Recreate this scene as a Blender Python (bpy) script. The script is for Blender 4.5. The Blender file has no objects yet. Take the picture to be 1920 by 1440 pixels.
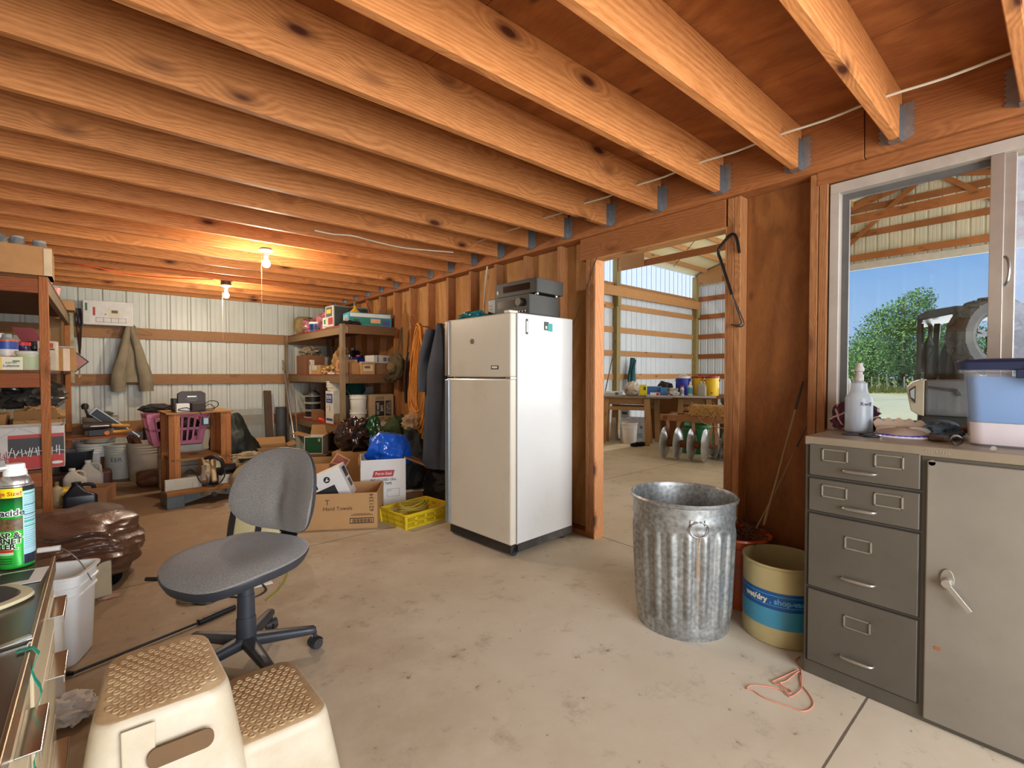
import bpy, bmesh, math, random
from mathutils import Vector, Matrix, noise
R = math.radians
PI = math.pi
rnd = random.Random(7)
col = bpy.context.scene.collection
scene = bpy.context.scene

# ---------------------------------------------------------------- camera
FPX, YAW, PITCH, EYE = 897.0, R(40.5), R(1.2), Vector((0, 0, 1.24))
cam = bpy.data.cameras.new('camera')
cam.sensor_width = 36.0
cam.lens = FPX / 1920 * 36.0
cam.clip_start = 0.02
cam.clip_end = 400
camo = bpy.data.objects.new('camera', cam)
col.objects.link(camo)
camo.location = EYE
camo.rotation_euler = (R(90) - PITCH, 0, -YAW)
scene.camera = camo

# ---------------------------------------------------------------- sky
w = bpy.data.worlds.new('sky')
scene.world = w
w.use_nodes = True
wn = w.node_tree.nodes
wl = w.node_tree.links
wn.clear()
wo = wn.new('ShaderNodeOutputWorld')
bg = wn.new('ShaderNodeBackground')
bg.inputs['Strength'].default_value = 0.95
geo = wn.new('ShaderNodeTexCoord')
sep = wn.new('ShaderNodeSeparateXYZ')
rmp = wn.new('ShaderNodeValToRGB')
cr = rmp.color_ramp
cr.elements[0].position = 0.0
cr.elements[0].color = (0.50, 0.68, 0.92, 1)
cr.elements[1].position = 0.75
cr.elements[1].color = (0.10, 0.26, 0.66, 1)
e = cr.elements.new(0.22)
e.color = (0.20, 0.43, 0.83, 1)
wl.new(geo.outputs['Generated'], sep.inputs[0])
wl.new(sep.outputs['Z'], rmp.inputs[0])
wl.new(rmp.outputs[0], bg.inputs[0])
wl.new(bg.outputs[0], wo.inputs[0])


def light(name, kind, loc, energy, color, rot=None, **kw):
    l = bpy.data.lights.new(name, kind)
    l.energy = energy
    l.color = color
    for k, v in kw.items():
        setattr(l, k, v)
    o = bpy.data.objects.new(name, l)
    col.objects.link(o)
    o.location = loc
    if rot:
        o.rotation_euler = rot
    return o


def aim(o, d):
    o.rotation_euler = Vector(d).to_track_quat('-Z', 'Y').to_euler()


sun = light('sun', 'SUN', (20, -20, 30), 4.2, (1.0, 0.93, 0.82), angle=R(0.6))
aim(sun, (0.40, -0.50, -0.77))
# daylight coming in through the open doorway behind the camera
dl = light('daylight_near_doorway', 'AREA', (0.85, -1.95, 1.25), 200, (0.90, 0.95, 1.0), shape='RECTANGLE', size=2.5, size_y=1.9)
aim(dl, (-0.08, 1, 0.12))
# added fill lamp for the shed, whose unseen side is left open for light
sl = light('added_fill_open_side', 'AREA', (8.5, -3.6, 2.2), 620, (1.0, 0.97, 0.92), shape='RECTANGLE', size=9.0, size_y=3.6)
aim(sl, (0, 1, 0.12))
# daylight through the big shed doorway
bl = light('daylight_shed_doorway', 'AREA', (14.3, 1.0, 2.0), 220, (0.95, 0.97, 1.0), shape='RECTANGLE', size=7.0, size_y=3.6)
aim(bl, (-1, 0.1, 0.05))

scene.view_settings.view_transform = 'Standard'
scene.view_settings.look = 'None'
scene.view_settings.gamma = 1.0
scene.view_settings.exposure = 0.08
scene.view_settings.use_curve_mapping = False

# ---------------------------------------------------------------- measuring
FW = Vector((math.sin(YAW) * math.cos(PITCH), math.cos(YAW) * math.cos(PITCH), -math.sin(PITCH)))
RT = Vector((math.cos(YAW), -math.sin(YAW), 0))
UPV = RT.cross(FW)


def at(u, v, x=None, y=None, z=None):
    """the point of a given wall (x / y) or shelf / floor level (z) seen at that pixel"""
    d = FW + RT * ((u - 960) / FPX) + UPV * ((720 - v) / FPX)
    if x is not None:
        t = (x - EYE.x) / d.x
    elif y is not None:
        t = (y - EYE.y) / d.y
    else:
        t = ((z or 0.0) - EYE.z) / d.z
    return EYE + d * t


def dep(u, v, t):
    """point at forward distance t"""
    return EYE + (FW + RT * ((u - 960) / FPX) + UPV * ((720 - v) / FPX)) * t


# ---------------------------------------------------------------- materials
def srgb(c):
    if isinstance(c, str):
        c = [int(c[i:i + 2], 16) / 255 for i in (0, 2, 4)]
    return tuple(((x + 0.055) / 1.055) ** 2.4 if x > 0.04045 else x / 12.92 for x in c[:3]) + (1,)


MC = {}


class NT:
    def __init__(s, name):
        s.m = bpy.data.materials.new(name)
        s.m.use_nodes = True
        s.n = s.m.node_tree.nodes
        s.l = s.m.node_tree.links
        s.p = s.n['Principled BSDF']

    def node(s, t, **kw):
        n = s.n.new(t)
        for k, v in kw.items():
            if k.startswith('_'):
                n.inputs[k[1:]].default_value = v
            else:
                setattr(n, k, v)
        return n

    def link(s, a, b):
        s.l.new(a, b)

    def coords(s, scale=(1, 1, 1), rand=True):
        tc = s.node('ShaderNodeTexCoord')
        mp = s.node('ShaderNodeMapping')
        mp.inputs['Scale'].default_value = scale
        s.link(tc.outputs['Object'], mp.inputs[0])
        if rand:
            oi = s.node('ShaderNodeObjectInfo')
            mu = s.node('ShaderNodeMath', operation='MULTIPLY')
            mu.inputs[1].default_value = 37.0
            s.link(oi.outputs['Random'], mu.inputs[0])
            s.link(mu.outputs[0], mp.inputs['Location'])
        return mp.outputs[0]

    def noise(s, vec, scale, detail=3, rough=0.55, dist=0.0):
        n = s.node('ShaderNodeTexNoise')
        n.inputs['Scale'].default_value = scale
        n.inputs['Detail'].default_value = detail
        n.inputs['Roughness'].default_value = rough
        n.inputs['Distortion'].default_value = dist
        s.link(vec, n.inputs['Vector'])
        return n.outputs['Fac']

    def ramp(s, fac, stops):
        r = s.node('ShaderNodeValToRGB')
        e = r.color_ramp.elements
        while len(e) < len(stops):
            e.new(0.5)
        for i, (p, c) in enumerate(stops):
            e[i].position = p
            e[i].color = c if len(c) == 4 else tuple(c) + (1,)
        s.link(fac, r.inputs[0])
        return r.outputs[0]

    def mix(s, fac, a, b, mode='MIX'):
        m = s.node('ShaderNodeMix', data_type='RGBA', blend_type=mode)
        for sock, val in ((m.inputs[0], fac), (m.inputs[6], a), (m.inputs[7], b)):
            if isinstance(val, (int, float)):
                sock.default_value = val
            elif isinstance(val, tuple):
                sock.default_value = val
            else:
                s.link(val, sock)
        return m.outputs[2]

    def bump(s, h, strength=0.3, dist=0.01):
        b = s.node('ShaderNodeBump')
        b.inputs['Strength'].default_value = strength
        b.inputs['Distance'].default_value = dist
        s.link(h, b.inputs['Height'])
        s.link(b.outputs[0], s.p.inputs['Normal'])

    def math(s, op, a, b=None):
        m = s.node('ShaderNodeMath', operation=op)
        for i, v in enumerate((a, b)):
            if v is None:
                continue
            if isinstance(v, (int, float)):
                m.inputs[i].default_value = v
            else:
                s.link(v, m.inputs[i])
        return m.outputs[0]


G = (0, 0, 0, 1)
W1 = (1, 1, 1, 1)


def M(c, rough=0.55, metal=0.0, var=0.12, scale=9.0, bump=0.0, bscale=60.0, dirt=0.0, dirtc='5a4632', trans=0.0, spec=0.5, alpha=1.0, coat=0.0, emit=0.0, dscale=2.2):
    """plain painted / plastic / metal surface with mottling, optional grime and texture"""
    key = (c, rough, metal, var, scale, bump, bscale, dirt, dirtc, trans, spec, alpha, coat, emit, dscale)
    if key in MC:
        return MC[key]
    t = NT('surface_' + (c if isinstance(c, str) else 'mix'))
    b = srgb(c)
    v = t.coords()
    n = t.noise(v, scale, 4)
    dark = tuple(x * (1 - var) for x in b[:3]) + (1,)
    lite = tuple(min(1, x * (1 + var * 0.6)) for x in b[:3]) + (1,)
    cc = t.ramp(n, [(0.3, dark), (0.7, lite)])
    if dirt > 0:
        n2 = t.noise(v, dscale, 7, 0.68)
        f = t.ramp(n2, [(max(0, 0.62 - dirt * 0.5), G), (0.78, (dirt + 0.15,) * 3 + (1,))])
        cc = t.mix(f, cc, srgb(dirtc))
    t.link(cc, t.p.inputs['Base Color'])
    t.p.inputs['Roughness'].default_value = rough
    t.p.inputs['Metallic'].default_value = metal
    t.p.inputs['Specular IOR Level'].default_value = spec
    if trans:
        t.p.inputs['Transmission Weight'].default_value = trans
        t.p.inputs['IOR'].default_value = 1.25
    if alpha < 1:
        t.p.inputs['Alpha'].default_value = alpha
    if coat:
        t.p.inputs['Coat Weight'].default_value = coat
        t.p.inputs['Coat Roughness'].default_value = 0.15
    if emit:
        t.link(cc, t.p.inputs['Emission Color'])
        t.p.inputs['Emission Strength'].default_value = emit
    if bump:
        t.bump(t.noise(v, bscale, 3), bump, 0.004)
    MC[key] = t.m
    return t.m


def wood(c1, c2, axis='x', knot=1.0, freq=1.0, key='', rough=0.62, wear=0.0, kd='4a2410'):
    k = ('wood', c1, c2, axis, knot, freq, rough, wear, kd)
    if k in MC:
        return MC[k]
    t = NT('wood_grain_' + axis)
    A = 0.13
    sc = {'x': (A, 1, 1), 'y': (1, A, 1), 'z': (1, 1, A)}[axis]
    v = t.coords(sc)
    ks = {'x': (0.42, 1, 1), 'y': (1, 0.42, 1), 'z': (1, 1, 0.42)}[axis]
    kv = t.coords(ks)
    vor = t.node('ShaderNodeTexVoronoi', feature='F1')
    vor.inputs['Scale'].default_value = 6.2
    t.link(kv, vor.inputs['Vector'])
    kdist = vor.outputs['Distance']
    # grain lines bend round the knots
    big = t.noise(v, 2.6 * freq, 2, 0.5)
    ph = t.math('MULTIPLY', big, 3.2)
    kn = t.ramp(kdist, [(0.0, W1), (0.42, G)])
    ph2 = t.math('ADD', ph, t.math('MULTIPLY', kn, 0.55))
    sep = t.node('ShaderNodeSeparateXYZ')
    t.link(v, sep.inputs[0])
    ac = {'x': 'Z', 'y': 'Z', 'z': 'Y'}[axis]
    ac2 = {'x': 'Y', 'y': 'X', 'z': 'X'}[axis]
    s1 = t.math('ADD', t.math('MULTIPLY', sep.outputs[ac], 7.0), t.math('MULTIPLY', sep.outputs[ac2], 7.0))
    lines = t.math('SINE', t.math('MULTIPLY', t.math('ADD', s1, ph2), 42.0 * freq))
    lines = t.math('ADD', t.math('MULTIPLY', lines, 0.5), 0.5)
    fine = t.noise(v, 110, 3, 0.6)
    g = t.math('ADD', t.math('MULTIPLY', lines, 0.24), t.math('MULTIPLY', fine, 0.76))
    cc = t.ramp(g, [(0.15, srgb(c2)), (0.70, srgb(c1))])
    patch = t.noise(v, 3.0, 3)
    cc = t.mix(t.ramp(patch, [(0.35, (0.0,) * 3), (0.7, (0.34,) * 3)]), cc, srgb(c2))
    if knot:
        km = t.ramp(kdist, [(0.075, W1), (0.13, (0.5,) * 3), (0.25, G)])
        gate = t.ramp(vor.outputs['Color'], [(0.25, G), (0.27, W1)])
        km = t.mix(1.0, km, gate, 'MULTIPLY')
        cc = t.mix(t.mix(1.0, km, (knot, knot, knot, 1), 'MULTIPLY'), cc, srgb(kd))
    if wear:
        n2 = t.noise(t.coords(), 3.5, 7, 0.7)
        cc = t.mix(t.ramp(n2, [(0.5, G), (0.72, (wear,) * 3)]), cc, srgb('3a2a1c'))
    oi = t.node('ShaderNodeObjectInfo')
    hv = t.node('ShaderNodeHueSaturation')
    t.link(t.math('ADD', t.math('MULTIPLY', oi.outputs['Random'], 0.30), 0.85), hv.inputs['Value'])
    t.link(cc, hv.inputs['Color'])
    t.link(hv.outputs[0], t.p.inputs['Base Color'])
    t.p.inputs['Roughness'].default_value = rough
    t.p.inputs['Specular IOR Level'].default_value = 0.3
    t.bump(g, 0.12, 0.002)
    MC[k] = t.m
    return t.m


def plywood(c1, c2, c3, axis='x'):
    t = NT('plywood_sheet')
    sc = {'x': (0.35, 1, 1), 'y': (1, 0.35, 1), 'z': (1, 1, 0.35)}[axis]
    v = t.coords(sc)
    n = t.noise(v, 1.5, 3, 0.5, 0.6)
    f = t.math('ADD', t.math('MULTIPLY', t.math('SINE', t.math('MULTIPLY', n, 70.0)), 0.5), 0.5)
    fine = t.noise(v, 60, 3)
    g = t.math('ADD', t.math('MULTIPLY', f, 0.35), t.math('MULTIPLY', fine, 0.65))
    cc = t.ramp(g, [(0.2, srgb(c2)), (0.8, srgb(c1))])
    n3 = t.noise(t.coords(), 1.3, 4)
    cc = t.mix(t.ramp(n3, [(0.35, G), (0.75, (0.6,) * 3)]), cc, srgb(c3))
    vor = t.node('ShaderNodeTexVoronoi', feature='F1')
    vor.inputs['Scale'].default_value = 4.5
    t.link(t.coords({'x': (0.5, 1, 1), 'y': (1, 0.5, 1), 'z': (1, 1, 0.5)}[axis]), vor.inputs['Vector'])
    km = t.ramp(vor.outputs['Distance'], [(0.04, W1), (0.1, G)])
    cc = t.mix(t.mix(1.0, km, (0.7, 0.7, 0.7, 1), 'MULTIPLY'), cc, srgb('3a1c0a'))
    t.link(cc, t.p.inputs['Base Color'])
    t.p.inputs['Roughness'].default_value = 0.6
    t.p.inputs['Specular IOR Level'].default_value = 0.3
    t.bump(g, 0.1, 0.002)
    return t.m


def concrete():
    t = NT('dusty_concrete')
    v = t.coords(rand=False)
    n = t.noise(v, 0.55, 6, 0.62)
    cc = t.ramp(n, [(0.3, srgb('b2a28a')), (0.5, srgb('c5b9a2')), (0.7, srgb('d2c9b8'))])
    # brown dust, heavier towards the left and back of the shop
    sp = t.node('ShaderNodeSeparateXYZ')
    t.link(v, sp.inputs[0])
    g = t.math('SUBTRACT', t.math('MULTIPLY', sp.outputs['Y'], 0.10), t.math('MULTIPLY', sp.outputs['X'], 0.34))
    n2 = t.noise(v, 1.6, 7, 0.7)
    d = t.math('ADD', g, n2)
    inside = t.math('LESS_THAN', sp.outputs['X'], 2.87)
    f = t.mix(1.0, t.ramp(d, [(0.25, G), (0.75, (0.75,) * 3), (1.0, (0.85,) * 3)]), inside, 'MULTIPLY')
    cc = t.mix(f, cc, srgb('8a6a45'))
    n3 = t.noise(v, 5.5, 8, 0.75)
    cc = t.mix(t.ramp(n3, [(0.55, G), (0.74, (0.5,) * 3)]), cc, srgb('5e4a34'))
    n6 = t.noise(v, 3.2, 6, 0.7)
    cc = t.mix(t.ramp(n6, [(0.58, G), (0.8, (0.35,) * 3)]), cc, srgb('d8d0c0'))
    n4 = t.noise(v, 22, 3, 0.6)
    cc = t.mix(t.ramp(n4, [(0.67, G), (0.74, (0.6,) * 3)]), cc, srgb('4a3522'))
    # sawn joints
    jm = None
    for o, p in (('Y', 0.49), ('Y', 3.55), ('Y', 6.6), ('X', 2.87), ('X', 5.9), ('X', 9.0)):
        a = t.math('ABSOLUTE', t.math('SUBTRACT', sp.outputs[o], p))
        wob = t.math('MULTIPLY', n3, 0.007)
        m = t.math('LESS_THAN', a, t.math('ADD', wob, 0.001))
        jm = m if jm is None else t.math('MAXIMUM', jm, m)
    cc = t.mix(t.math('MULTIPLY', jm, 0.8), cc, srgb('3c2c1e'))
    t.link(cc, t.p.inputs['Base Color'])
    t.p.inputs['Roughness'].default_value = 0.6
    t.p.inputs['Specular IOR Level'].default_value = 0.35
    h = t.math('SUBTRACT', t.math('MULTIPLY', n4, 0.3), t.math('MULTIPLY', jm, 2.0))
    t.bump(h, 0.25, 0.004)
    return t.m


# ---------------------------------------------------------------- mesh building
class B:
    def __init__(s):
        s.v = []
        s.f = []
        s.m = []

    def add(s, vs, fs, mi=0):
        o = len(s.v)
        s.v += [Vector(p) for p in vs]
        s.f += [[i + o for i in f] for f in fs]
        s.m += [mi] * len(fs)
        return s

    def box(s, a, b, mi=0, mat=None):
        x0, y0, z0 = a
        x1, y1, z1 = b
        vs = [Vector(p) for p in ((x0, y0, z0), (x1, y0, z0), (x1, y1, z0), (x0, y1, z0), (x0, y0, z1), (x1, y0, z1), (x1, y1, z1), (x0, y1, z1))]
        if mat:
            vs = [mat @ p for p in vs]
        return s.add(vs, [(3, 2, 1, 0), (4, 5, 6, 7), (0, 1, 5, 4), (1, 2, 6, 5), (2, 3, 7, 6), (3, 0, 4, 7)], mi)

    def cbox(s, c, d, rz=0, rx=0, ry=0, mi=0):
        m = Matrix.Translation(c) @ Matrix.Rotation(rz, 4, 'Z') @ Matrix.Rotation(ry, 4, 'Y') @ Matrix.Rotation(rx, 4, 'X')
        h = Vector(d) / 2
        return s.box(-h, h, mi, m)

    def beam(s, p, q, w, h, up=(0, 0, 1), mi=0):
        """rectangular bar from p to q, w sideways, h along up"""
        p, q = Vector(p), Vector(q)
        d = (q - p).normalized()
        up = Vector(up)
        sd = d.cross(up)
        if sd.length < 1e-4:
            sd = d.cross(Vector((0, 1, 0)))
        sd.normalize()
        u = sd.cross(d)
        vs = []
        for e in (p, q):
            for a, b in ((-1, -1), (1, -1), (1, 1), (-1, 1)):
                vs.append(e + sd * a * w / 2 + u * b * h / 2)
        return s.add(vs, [(0, 1, 2, 3), (7, 6, 5, 4), (0, 4, 5, 1), (1, 5, 6, 2), (2, 6, 7, 3), (3, 7, 4, 0)], mi)

    def cyl(s, p, q, r0, r1=None, n=20, mi=0, caps=True):
        r1 = r0 if r1 is None else r1
        return s.tube([p, q], [r0, r1], n, mi, caps)

    def tube(s, pts, r, n=8, mi=0, caps=True, closed=False):
        pts = [Vector(p) for p in pts]
        k = len(pts)
        rs = r if isinstance(r, (list, tuple)) else [r] * k
        vs = []
        prev = None
        for i, p in enumerate(pts):
            if closed:
                d = pts[(i + 1) % k] - pts[i - 1]
            else:
                d = pts[min(i + 1, k - 1)] - pts[max(i - 1, 0)]
            if d.length < 1e-9:
                d = Vector((0, 0, 1))
            d.normalize()
            if prev is None:
                a = d.cross(Vector((0, 0, 1)))
                if a.length < 1e-3:
                    a = d.cross(Vector((0, 1, 0)))
            else:
                a = prev - d * prev.dot(d)
                if a.length < 1e-6:
                    a = d.cross(Vector((0, 0, 1)))
            a.normalize()
            prev = a
            b = d.cross(a)
            for j in range(n):
                t = 2 * PI * j / n
                vs.append(p + (a * math.cos(t) + b * math.sin(t)) * rs[i])
        fs = []
        for i in range(k if closed else k - 1):
            i2 = (i + 1) % k
            for j in range(n):
                j2 = (j + 1) % n
                fs.append((i * n + j, i * n + j2, i2 * n + j2, i2 * n + j))
        if caps and not closed:
            fs.append(tuple(range(n - 1, -1, -1)))
            fs.append(tuple((k - 1) * n + j for j in range(n)))
        return s.add(vs, fs, mi)

    def lathe(s, prof, n=32, mi=0, c=(0, 0, 0), sx=1.0, sy=1.0, close=True, sq=0.0):
        """profile of (radius, z) turned round z; sq > 0 squares the plan"""
        c = Vector(c)
        vs = []
        for r, z in prof:
            for j in range(n):
                t = 2 * PI * j / n
                k = 1.0
                if sq:
                    ct, st = abs(math.cos(t)), abs(math.sin(t))
                    e = 2 + sq * 8
                    k = (ct ** e + st ** e) ** (-1 / e)
                vs.append(c + Vector((r * k * math.cos(t) * sx, r * k * math.sin(t) * sy, z)))
        fs = []
        for i in range(len(prof) - 1):
            for j in range(n):
                j2 = (j + 1) % n
                fs.append((i * n + j, i * n + j2, (i + 1) * n + j2, (i + 1) * n + j))
        if close:
            if prof[0][0] > 1e-4:
                fs.append(tuple(range(n - 1, -1, -1)))
            if prof[-1][0] > 1e-4:
                L = (len(prof) - 1) * n
                fs.append(tuple(L + j for j in range(n)))
        return s.add(vs, fs, mi)

    def loft(s, rings, mi=0, caps=True, closed=True):
        n = len(rings[0])
        vs = [Vector(p) for r in rings for p in r]
        fs = []
        for i in range(len(rings) - 1):
            for j in range(n if closed else n - 1):
                j2 = (j + 1) % n
                fs.append((i * n + j, i * n + j2, (i + 1) * n + j2, (i + 1) * n + j))
        if caps and closed:
            if caps != 'end':
                fs.append(tuple(range(n - 1, -1, -1)))
            if caps != 'start':
                fs.append(tuple((len(rings) - 1) * n + j for j in range(n)))
        return s.add(vs, fs, mi)

    def prism(s, poly, o, a, b, nrm, th, mi=0):
        """2-D outline extruded: o + a*x + b*y, thickness th along nrm"""
        o, a, b, nrm = Vector(o), Vector(a), Vector(b), Vector(nrm)
        n = len(poly)
        vs = [o + a * x + b * y for x, y in poly] + [o + a * x + b * y + nrm * th for x, y in poly]
        fs = [tuple(range(n - 1, -1, -1)), tuple(range(n, 2 * n))]
        fs += [(i, (i + 1) % n, n + (i + 1) % n, n + i) for i in range(n)]
        return s.add(vs, fs, mi)

    def grid(s, fn, nu, nv, th=0.0, mi=0):
        vs = [Vector(fn(i / nu, j / nv)) for j in range(nv + 1) for i in range(nu + 1)]
        fs = [(j * (nu + 1) + i, j * (nu + 1) + i + 1, (j + 1) * (nu + 1) + i + 1, (j + 1) * (nu + 1) + i) for j in range(nv) for i in range(nu)]
        return s.add(vs, fs, mi)

    def obj(s, name, mats, parent=None, loc=None, rz=0, smooth=False, bevel=0.0, sub=0, solid=0.0, kind=None, seg=2, center=False):
        me = bpy.data.meshes.new(name)
        if center and s.v:
            # a part or thing given in world coordinates keeps its own local origin at its base centre
            xs = [p.x for p in s.v]
            ys = [p.y for p in s.v]
            zs = [p.z for p in s.v]
            o_ = Vector(((min(xs) + max(xs)) / 2, (min(ys) + max(ys)) / 2, min(zs)))
            s.v = [p - o_ for p in s.v]
            loc = o_ if loc is None else Vector(loc) + o_
        me.from_pydata([tuple(p) for p in s.v], [], s.f)
        if not isinstance(mats, (list, tuple)):
            mats = [mats]
        for m in mats:
            me.materials.append(m)
        for i, p in enumerate(me.polygons):
            p.material_index = min(s.m[i], len(mats) - 1)
            p.use_smooth = smooth
        bm = bmesh.new()
        bm.from_mesh(me)
        bmesh.ops.recalc_face_normals(bm, faces=bm.faces)
        bm.to_mesh(me)
        bm.free()
        me.update()
        o = bpy.data.objects.new(name, me)
        col.objects.link(o)
        if parent:
            o.parent = parent
        if loc is not None:
            o.location = loc
        o.rotation_euler = (0, 0, rz)
        if solid:
            m_ = o.modifiers.new('thickness', 'SOLIDIFY')
            m_.thickness = solid
            m_.offset = 0
        if bevel:
            m_ = o.modifiers.new('edges', 'BEVEL')
            m_.width = bevel
            m_.segments = seg
            m_.limit_method = 'ANGLE'
        if sub:
            m_ = o.modifiers.new('smooth', 'SUBSURF')
            m_.levels = sub
            m_.render_levels = sub
        if smooth and not sub:
            try:
                me.set_sharp_from_angle(angle=R(38))
            except Exception:
                pass
        if kind:
            o['kind'] = kind
        return o


def thing(name, label, cat, loc=(0, 0, 0), rz=0, group=None, rot=None):
    o = bpy.data.objects.new(name, None)
    o.empty_display_size = 0.05
    col.objects.link(o)
    o.location = loc
    o.rotation_euler = rot if rot else (0, 0, rz)
    o['label'] = label
    o['category'] = cat
    if group:
        o['group'] = group
    return o


def tag(o, label, cat, group=None, kind=None):
    o['label'] = label
    o['category'] = cat
    if group:
        o['group'] = group
    if kind:
        o['kind'] = kind
    return o


def struct(o, label=None):
    o['kind'] = 'structure'
    if label:
        o['label'] = label
    return o


def copytree(r, loc=None, rz=None, label=None, group=None, parent=None):
    c = r.copy()
    col.objects.link(c)
    if parent is not None:
        c.parent = parent
    if loc is not None:
        c.location = loc
    if rz is not None:
        c.rotation_euler = (0, 0, rz)
    if label:
        c['label'] = label
    if group:
        c['group'] = group
    for ch in list(r.children):
        copytree(ch, parent=c)
    return c


def text(parent, s, size, o, r=(1, 0, 0), u=(0, 0, 1), mat=None, align='CENTER', name='lettering', ext=0.0004, sx=1.0, off=0.0):
    cu = bpy.data.curves.new('t', 'FONT')
    cu.body = s
    cu.size = size
    cu.align_x = align
    cu.align_y = 'CENTER'
    cu.extrude = ext
    cu.offset = off
    cu.resolution_u = 2
    ob = bpy.data.objects.new('t', cu)
    col.objects.link(ob)
    dg = bpy.context.evaluated_depsgraph_get()
    me = bpy.data.meshes.new_from_object(ob.evaluated_get(dg))
    bpy.data.objects.remove(ob)
    bpy.data.curves.remove(cu)
    r, u = Vector(r).normalized(), Vector(u).normalized()
    n = r.cross(u)
    o = Vector(o)
    for v in me.vertices:
        v.co = o + r * v.co.x * sx + u * v.co.y + n * v.co.z
    me.materials.clear()
    me.materials.append(mat)
    ob = bpy.data.objects.new(name, me)
    me.name = name
    col.objects.link(ob)
    if parent:
        ob.parent = parent
    return ob


def patch(parent, name, o, w, h, mat, r=(1, 0, 0), u=(0, 0, 1), th=0.0008, label=None):
    """a printed or stuck-on panel: centre o on the surface"""
    r, u = Vector(r).normalized(), Vector(u).normalized()
    n = r.cross(u)
    b = B().prism([(-w / 2, -h / 2), (w / 2, -h / 2), (w / 2, h / 2), (-w / 2, h / 2)], Vector(o), r, u, n, th)
    ob = b.obj(name, mat, parent)
    if label:
        ob['label'] = label
    return ob


def rr(w, h, r, n=5):
    """rounded rectangle outline centred on 0"""
    p = []
    for cx, cy, a0 in ((w / 2 - r, h / 2 - r, 0), (-w / 2 + r, h / 2 - r, 90), (-w / 2 + r, -h / 2 + r, 180), (w / 2 - r, -h / 2 + r, 270)):
        for i in range(n + 1):
            a = R(a0 + 90 * i / n)
            p.append((cx + r * math.cos(a), cy + r * math.sin(a)))
    return p


def lump(scale, seed=0, amp=0.2, freq=2.0, sub=4, flat=0.0, ridge=False, squash=None):
    """crumpled soft mass, base at z=0"""
    bm = bmesh.new()
    bmesh.ops.create_icosphere(bm, subdivisions=sub, radius=1.0)
    off = Vector((seed * 3.7, seed * 1.3, seed * 5.1))
    vs = []
    for v in bm.verts:
        p = v.co.copy()
        n1 = noise.fractal(p * freq + off, 1.0, 2.0, 3)
        if ridge:
            n1 = 0.45 - abs(noise.noise(p * freq + off)) * 2.0 + 0.35 * (0.5 - abs(noise.noise(p * freq * 2.3 + off)) * 2)
        p = p * (1 + amp * n1)
        if squash:
            p = squash(p)
        vs.append(Vector((p.x * scale[0], p.y * scale[1], (p.z + 1 - flat) * scale[2])))
    vs = [Vector((p.x, p.y, max(p.z, 0.0))) for p in vs]
    b = B()
    b.add(vs, [[v.index for v in f.verts] for f in bm.faces])
    bm.free()
    return b


def smoothpath(pts, n=6):
    pts = [Vector(p) for p in pts]
    out = []
    for i in range(len(pts) - 1):
        p0, p1, p2, p3 = pts[max(i - 1, 0)], pts[i], pts[i + 1], pts[min(i + 2, len(pts) - 1)]
        for k in range(n):
            t = k / n
            out.append(0.5 * ((2 * p1) + (p2 - p0) * t + (2 * p0 - 5 * p1 + 4 * p2 - p3) * t * t + (3 * p1 - p0 - 3 * p2 + p3) * t ** 3))
    out.append(pts[-1])
    return out

# ================================================================ SETTING
JOIST = wood('d08a50', '9c5c2a', 'x', 1.0, kd='4c200c')
DFIR_Z = wood('b07a4c', '84502a', 'z', 0.6, 1.2)
DFIR_Y = wood('a06436', '7c4826', 'y', 0.6, 1.2)
GIRT_X = wood('ac8054', '8a5f3a', 'x', 0.9, 1.3)
PALE_Y = wood('b98a58', '96683c', 'y', 0.8, 1.3)
PALE_X = wood('b98a58', '96683c', 'x', 0.8, 1.3)
PALE_Z = wood('9c8c58', '7a6a40', 'z', 0.5, 1.2)
LIT_Z = wood('c98f60', 'a56a3c', 'z', 0.9, 1.2)  # paler wood tone that paints bounced light onto the left door jamb
PLY_C = plywood('b06c36', '8a4c22', '70401c', 'y')
PLY_W = plywood('98602f', '784722', '5c3418', 'z')
PLY_L = plywood('c4935c', 'a87640', '946233', 'z')
CONC = concrete()
SIDING = M('c9cbbf', 0.42, 0.0, 0.05, 3.0, dirt=0.12, dirtc='8c8a76')
SIDING2 = M('c6cdd2', 0.4, 0.0, 0.05, 3.0, dirt=0.1, dirtc='9a988a')
SIDING3 = M('c4bca4', 0.45, 0.0, 0.05, 3.0)
GALV = M('a8adb0', 0.35, 0.85, 0.15, 40)
XW, XF, YB, ZJ, ZP, YN = 2.78, 2.87, 7.84, 2.29, 2.51, -2.0
XL = -0.98

fl = B().box((-1.2, -4.5, -0.12), (14.2, 7.9, 0)).obj('floor', CONC)
struct(fl, 'pale dusty concrete floor with sawn joints')

# ground outside
t = NT('gravel_and_dry_grass')
v = t.coords(rand=False)
n = t.noise(v, 0.25, 8, 0.7)
cc = t.ramp(n, [(0.35, srgb('b4b488')), (0.5, srgb('cbc6a0')), (0.68, srgb('c2b98c'))])
t.link(cc, t.p.inputs['Base Color'])
t.p.inputs['Roughness'].default_value = 0.9
gr = B().box((14.2, -60, -0.3), (38, 70, -0.03)).obj('ground_gravel', t.m)
struct(gr)
t = NT('meadow')
v = t.coords(rand=False)
n = t.noise(v, 1.2, 8, 0.7)
cc = t.ramp(n, [(0.35, srgb('7c8a3c')), (0.5, srgb('b0a850')), (0.68, srgb('8c9c48'))])
t.link(cc, t.p.inputs['Base Color'])
t.p.inputs['Roughness'].default_value = 0.95
gr2 = B().box((38, -90, -0.3), (140, 120, 0.0)).obj('ground_meadow', t.m)
struct(gr2)

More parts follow.
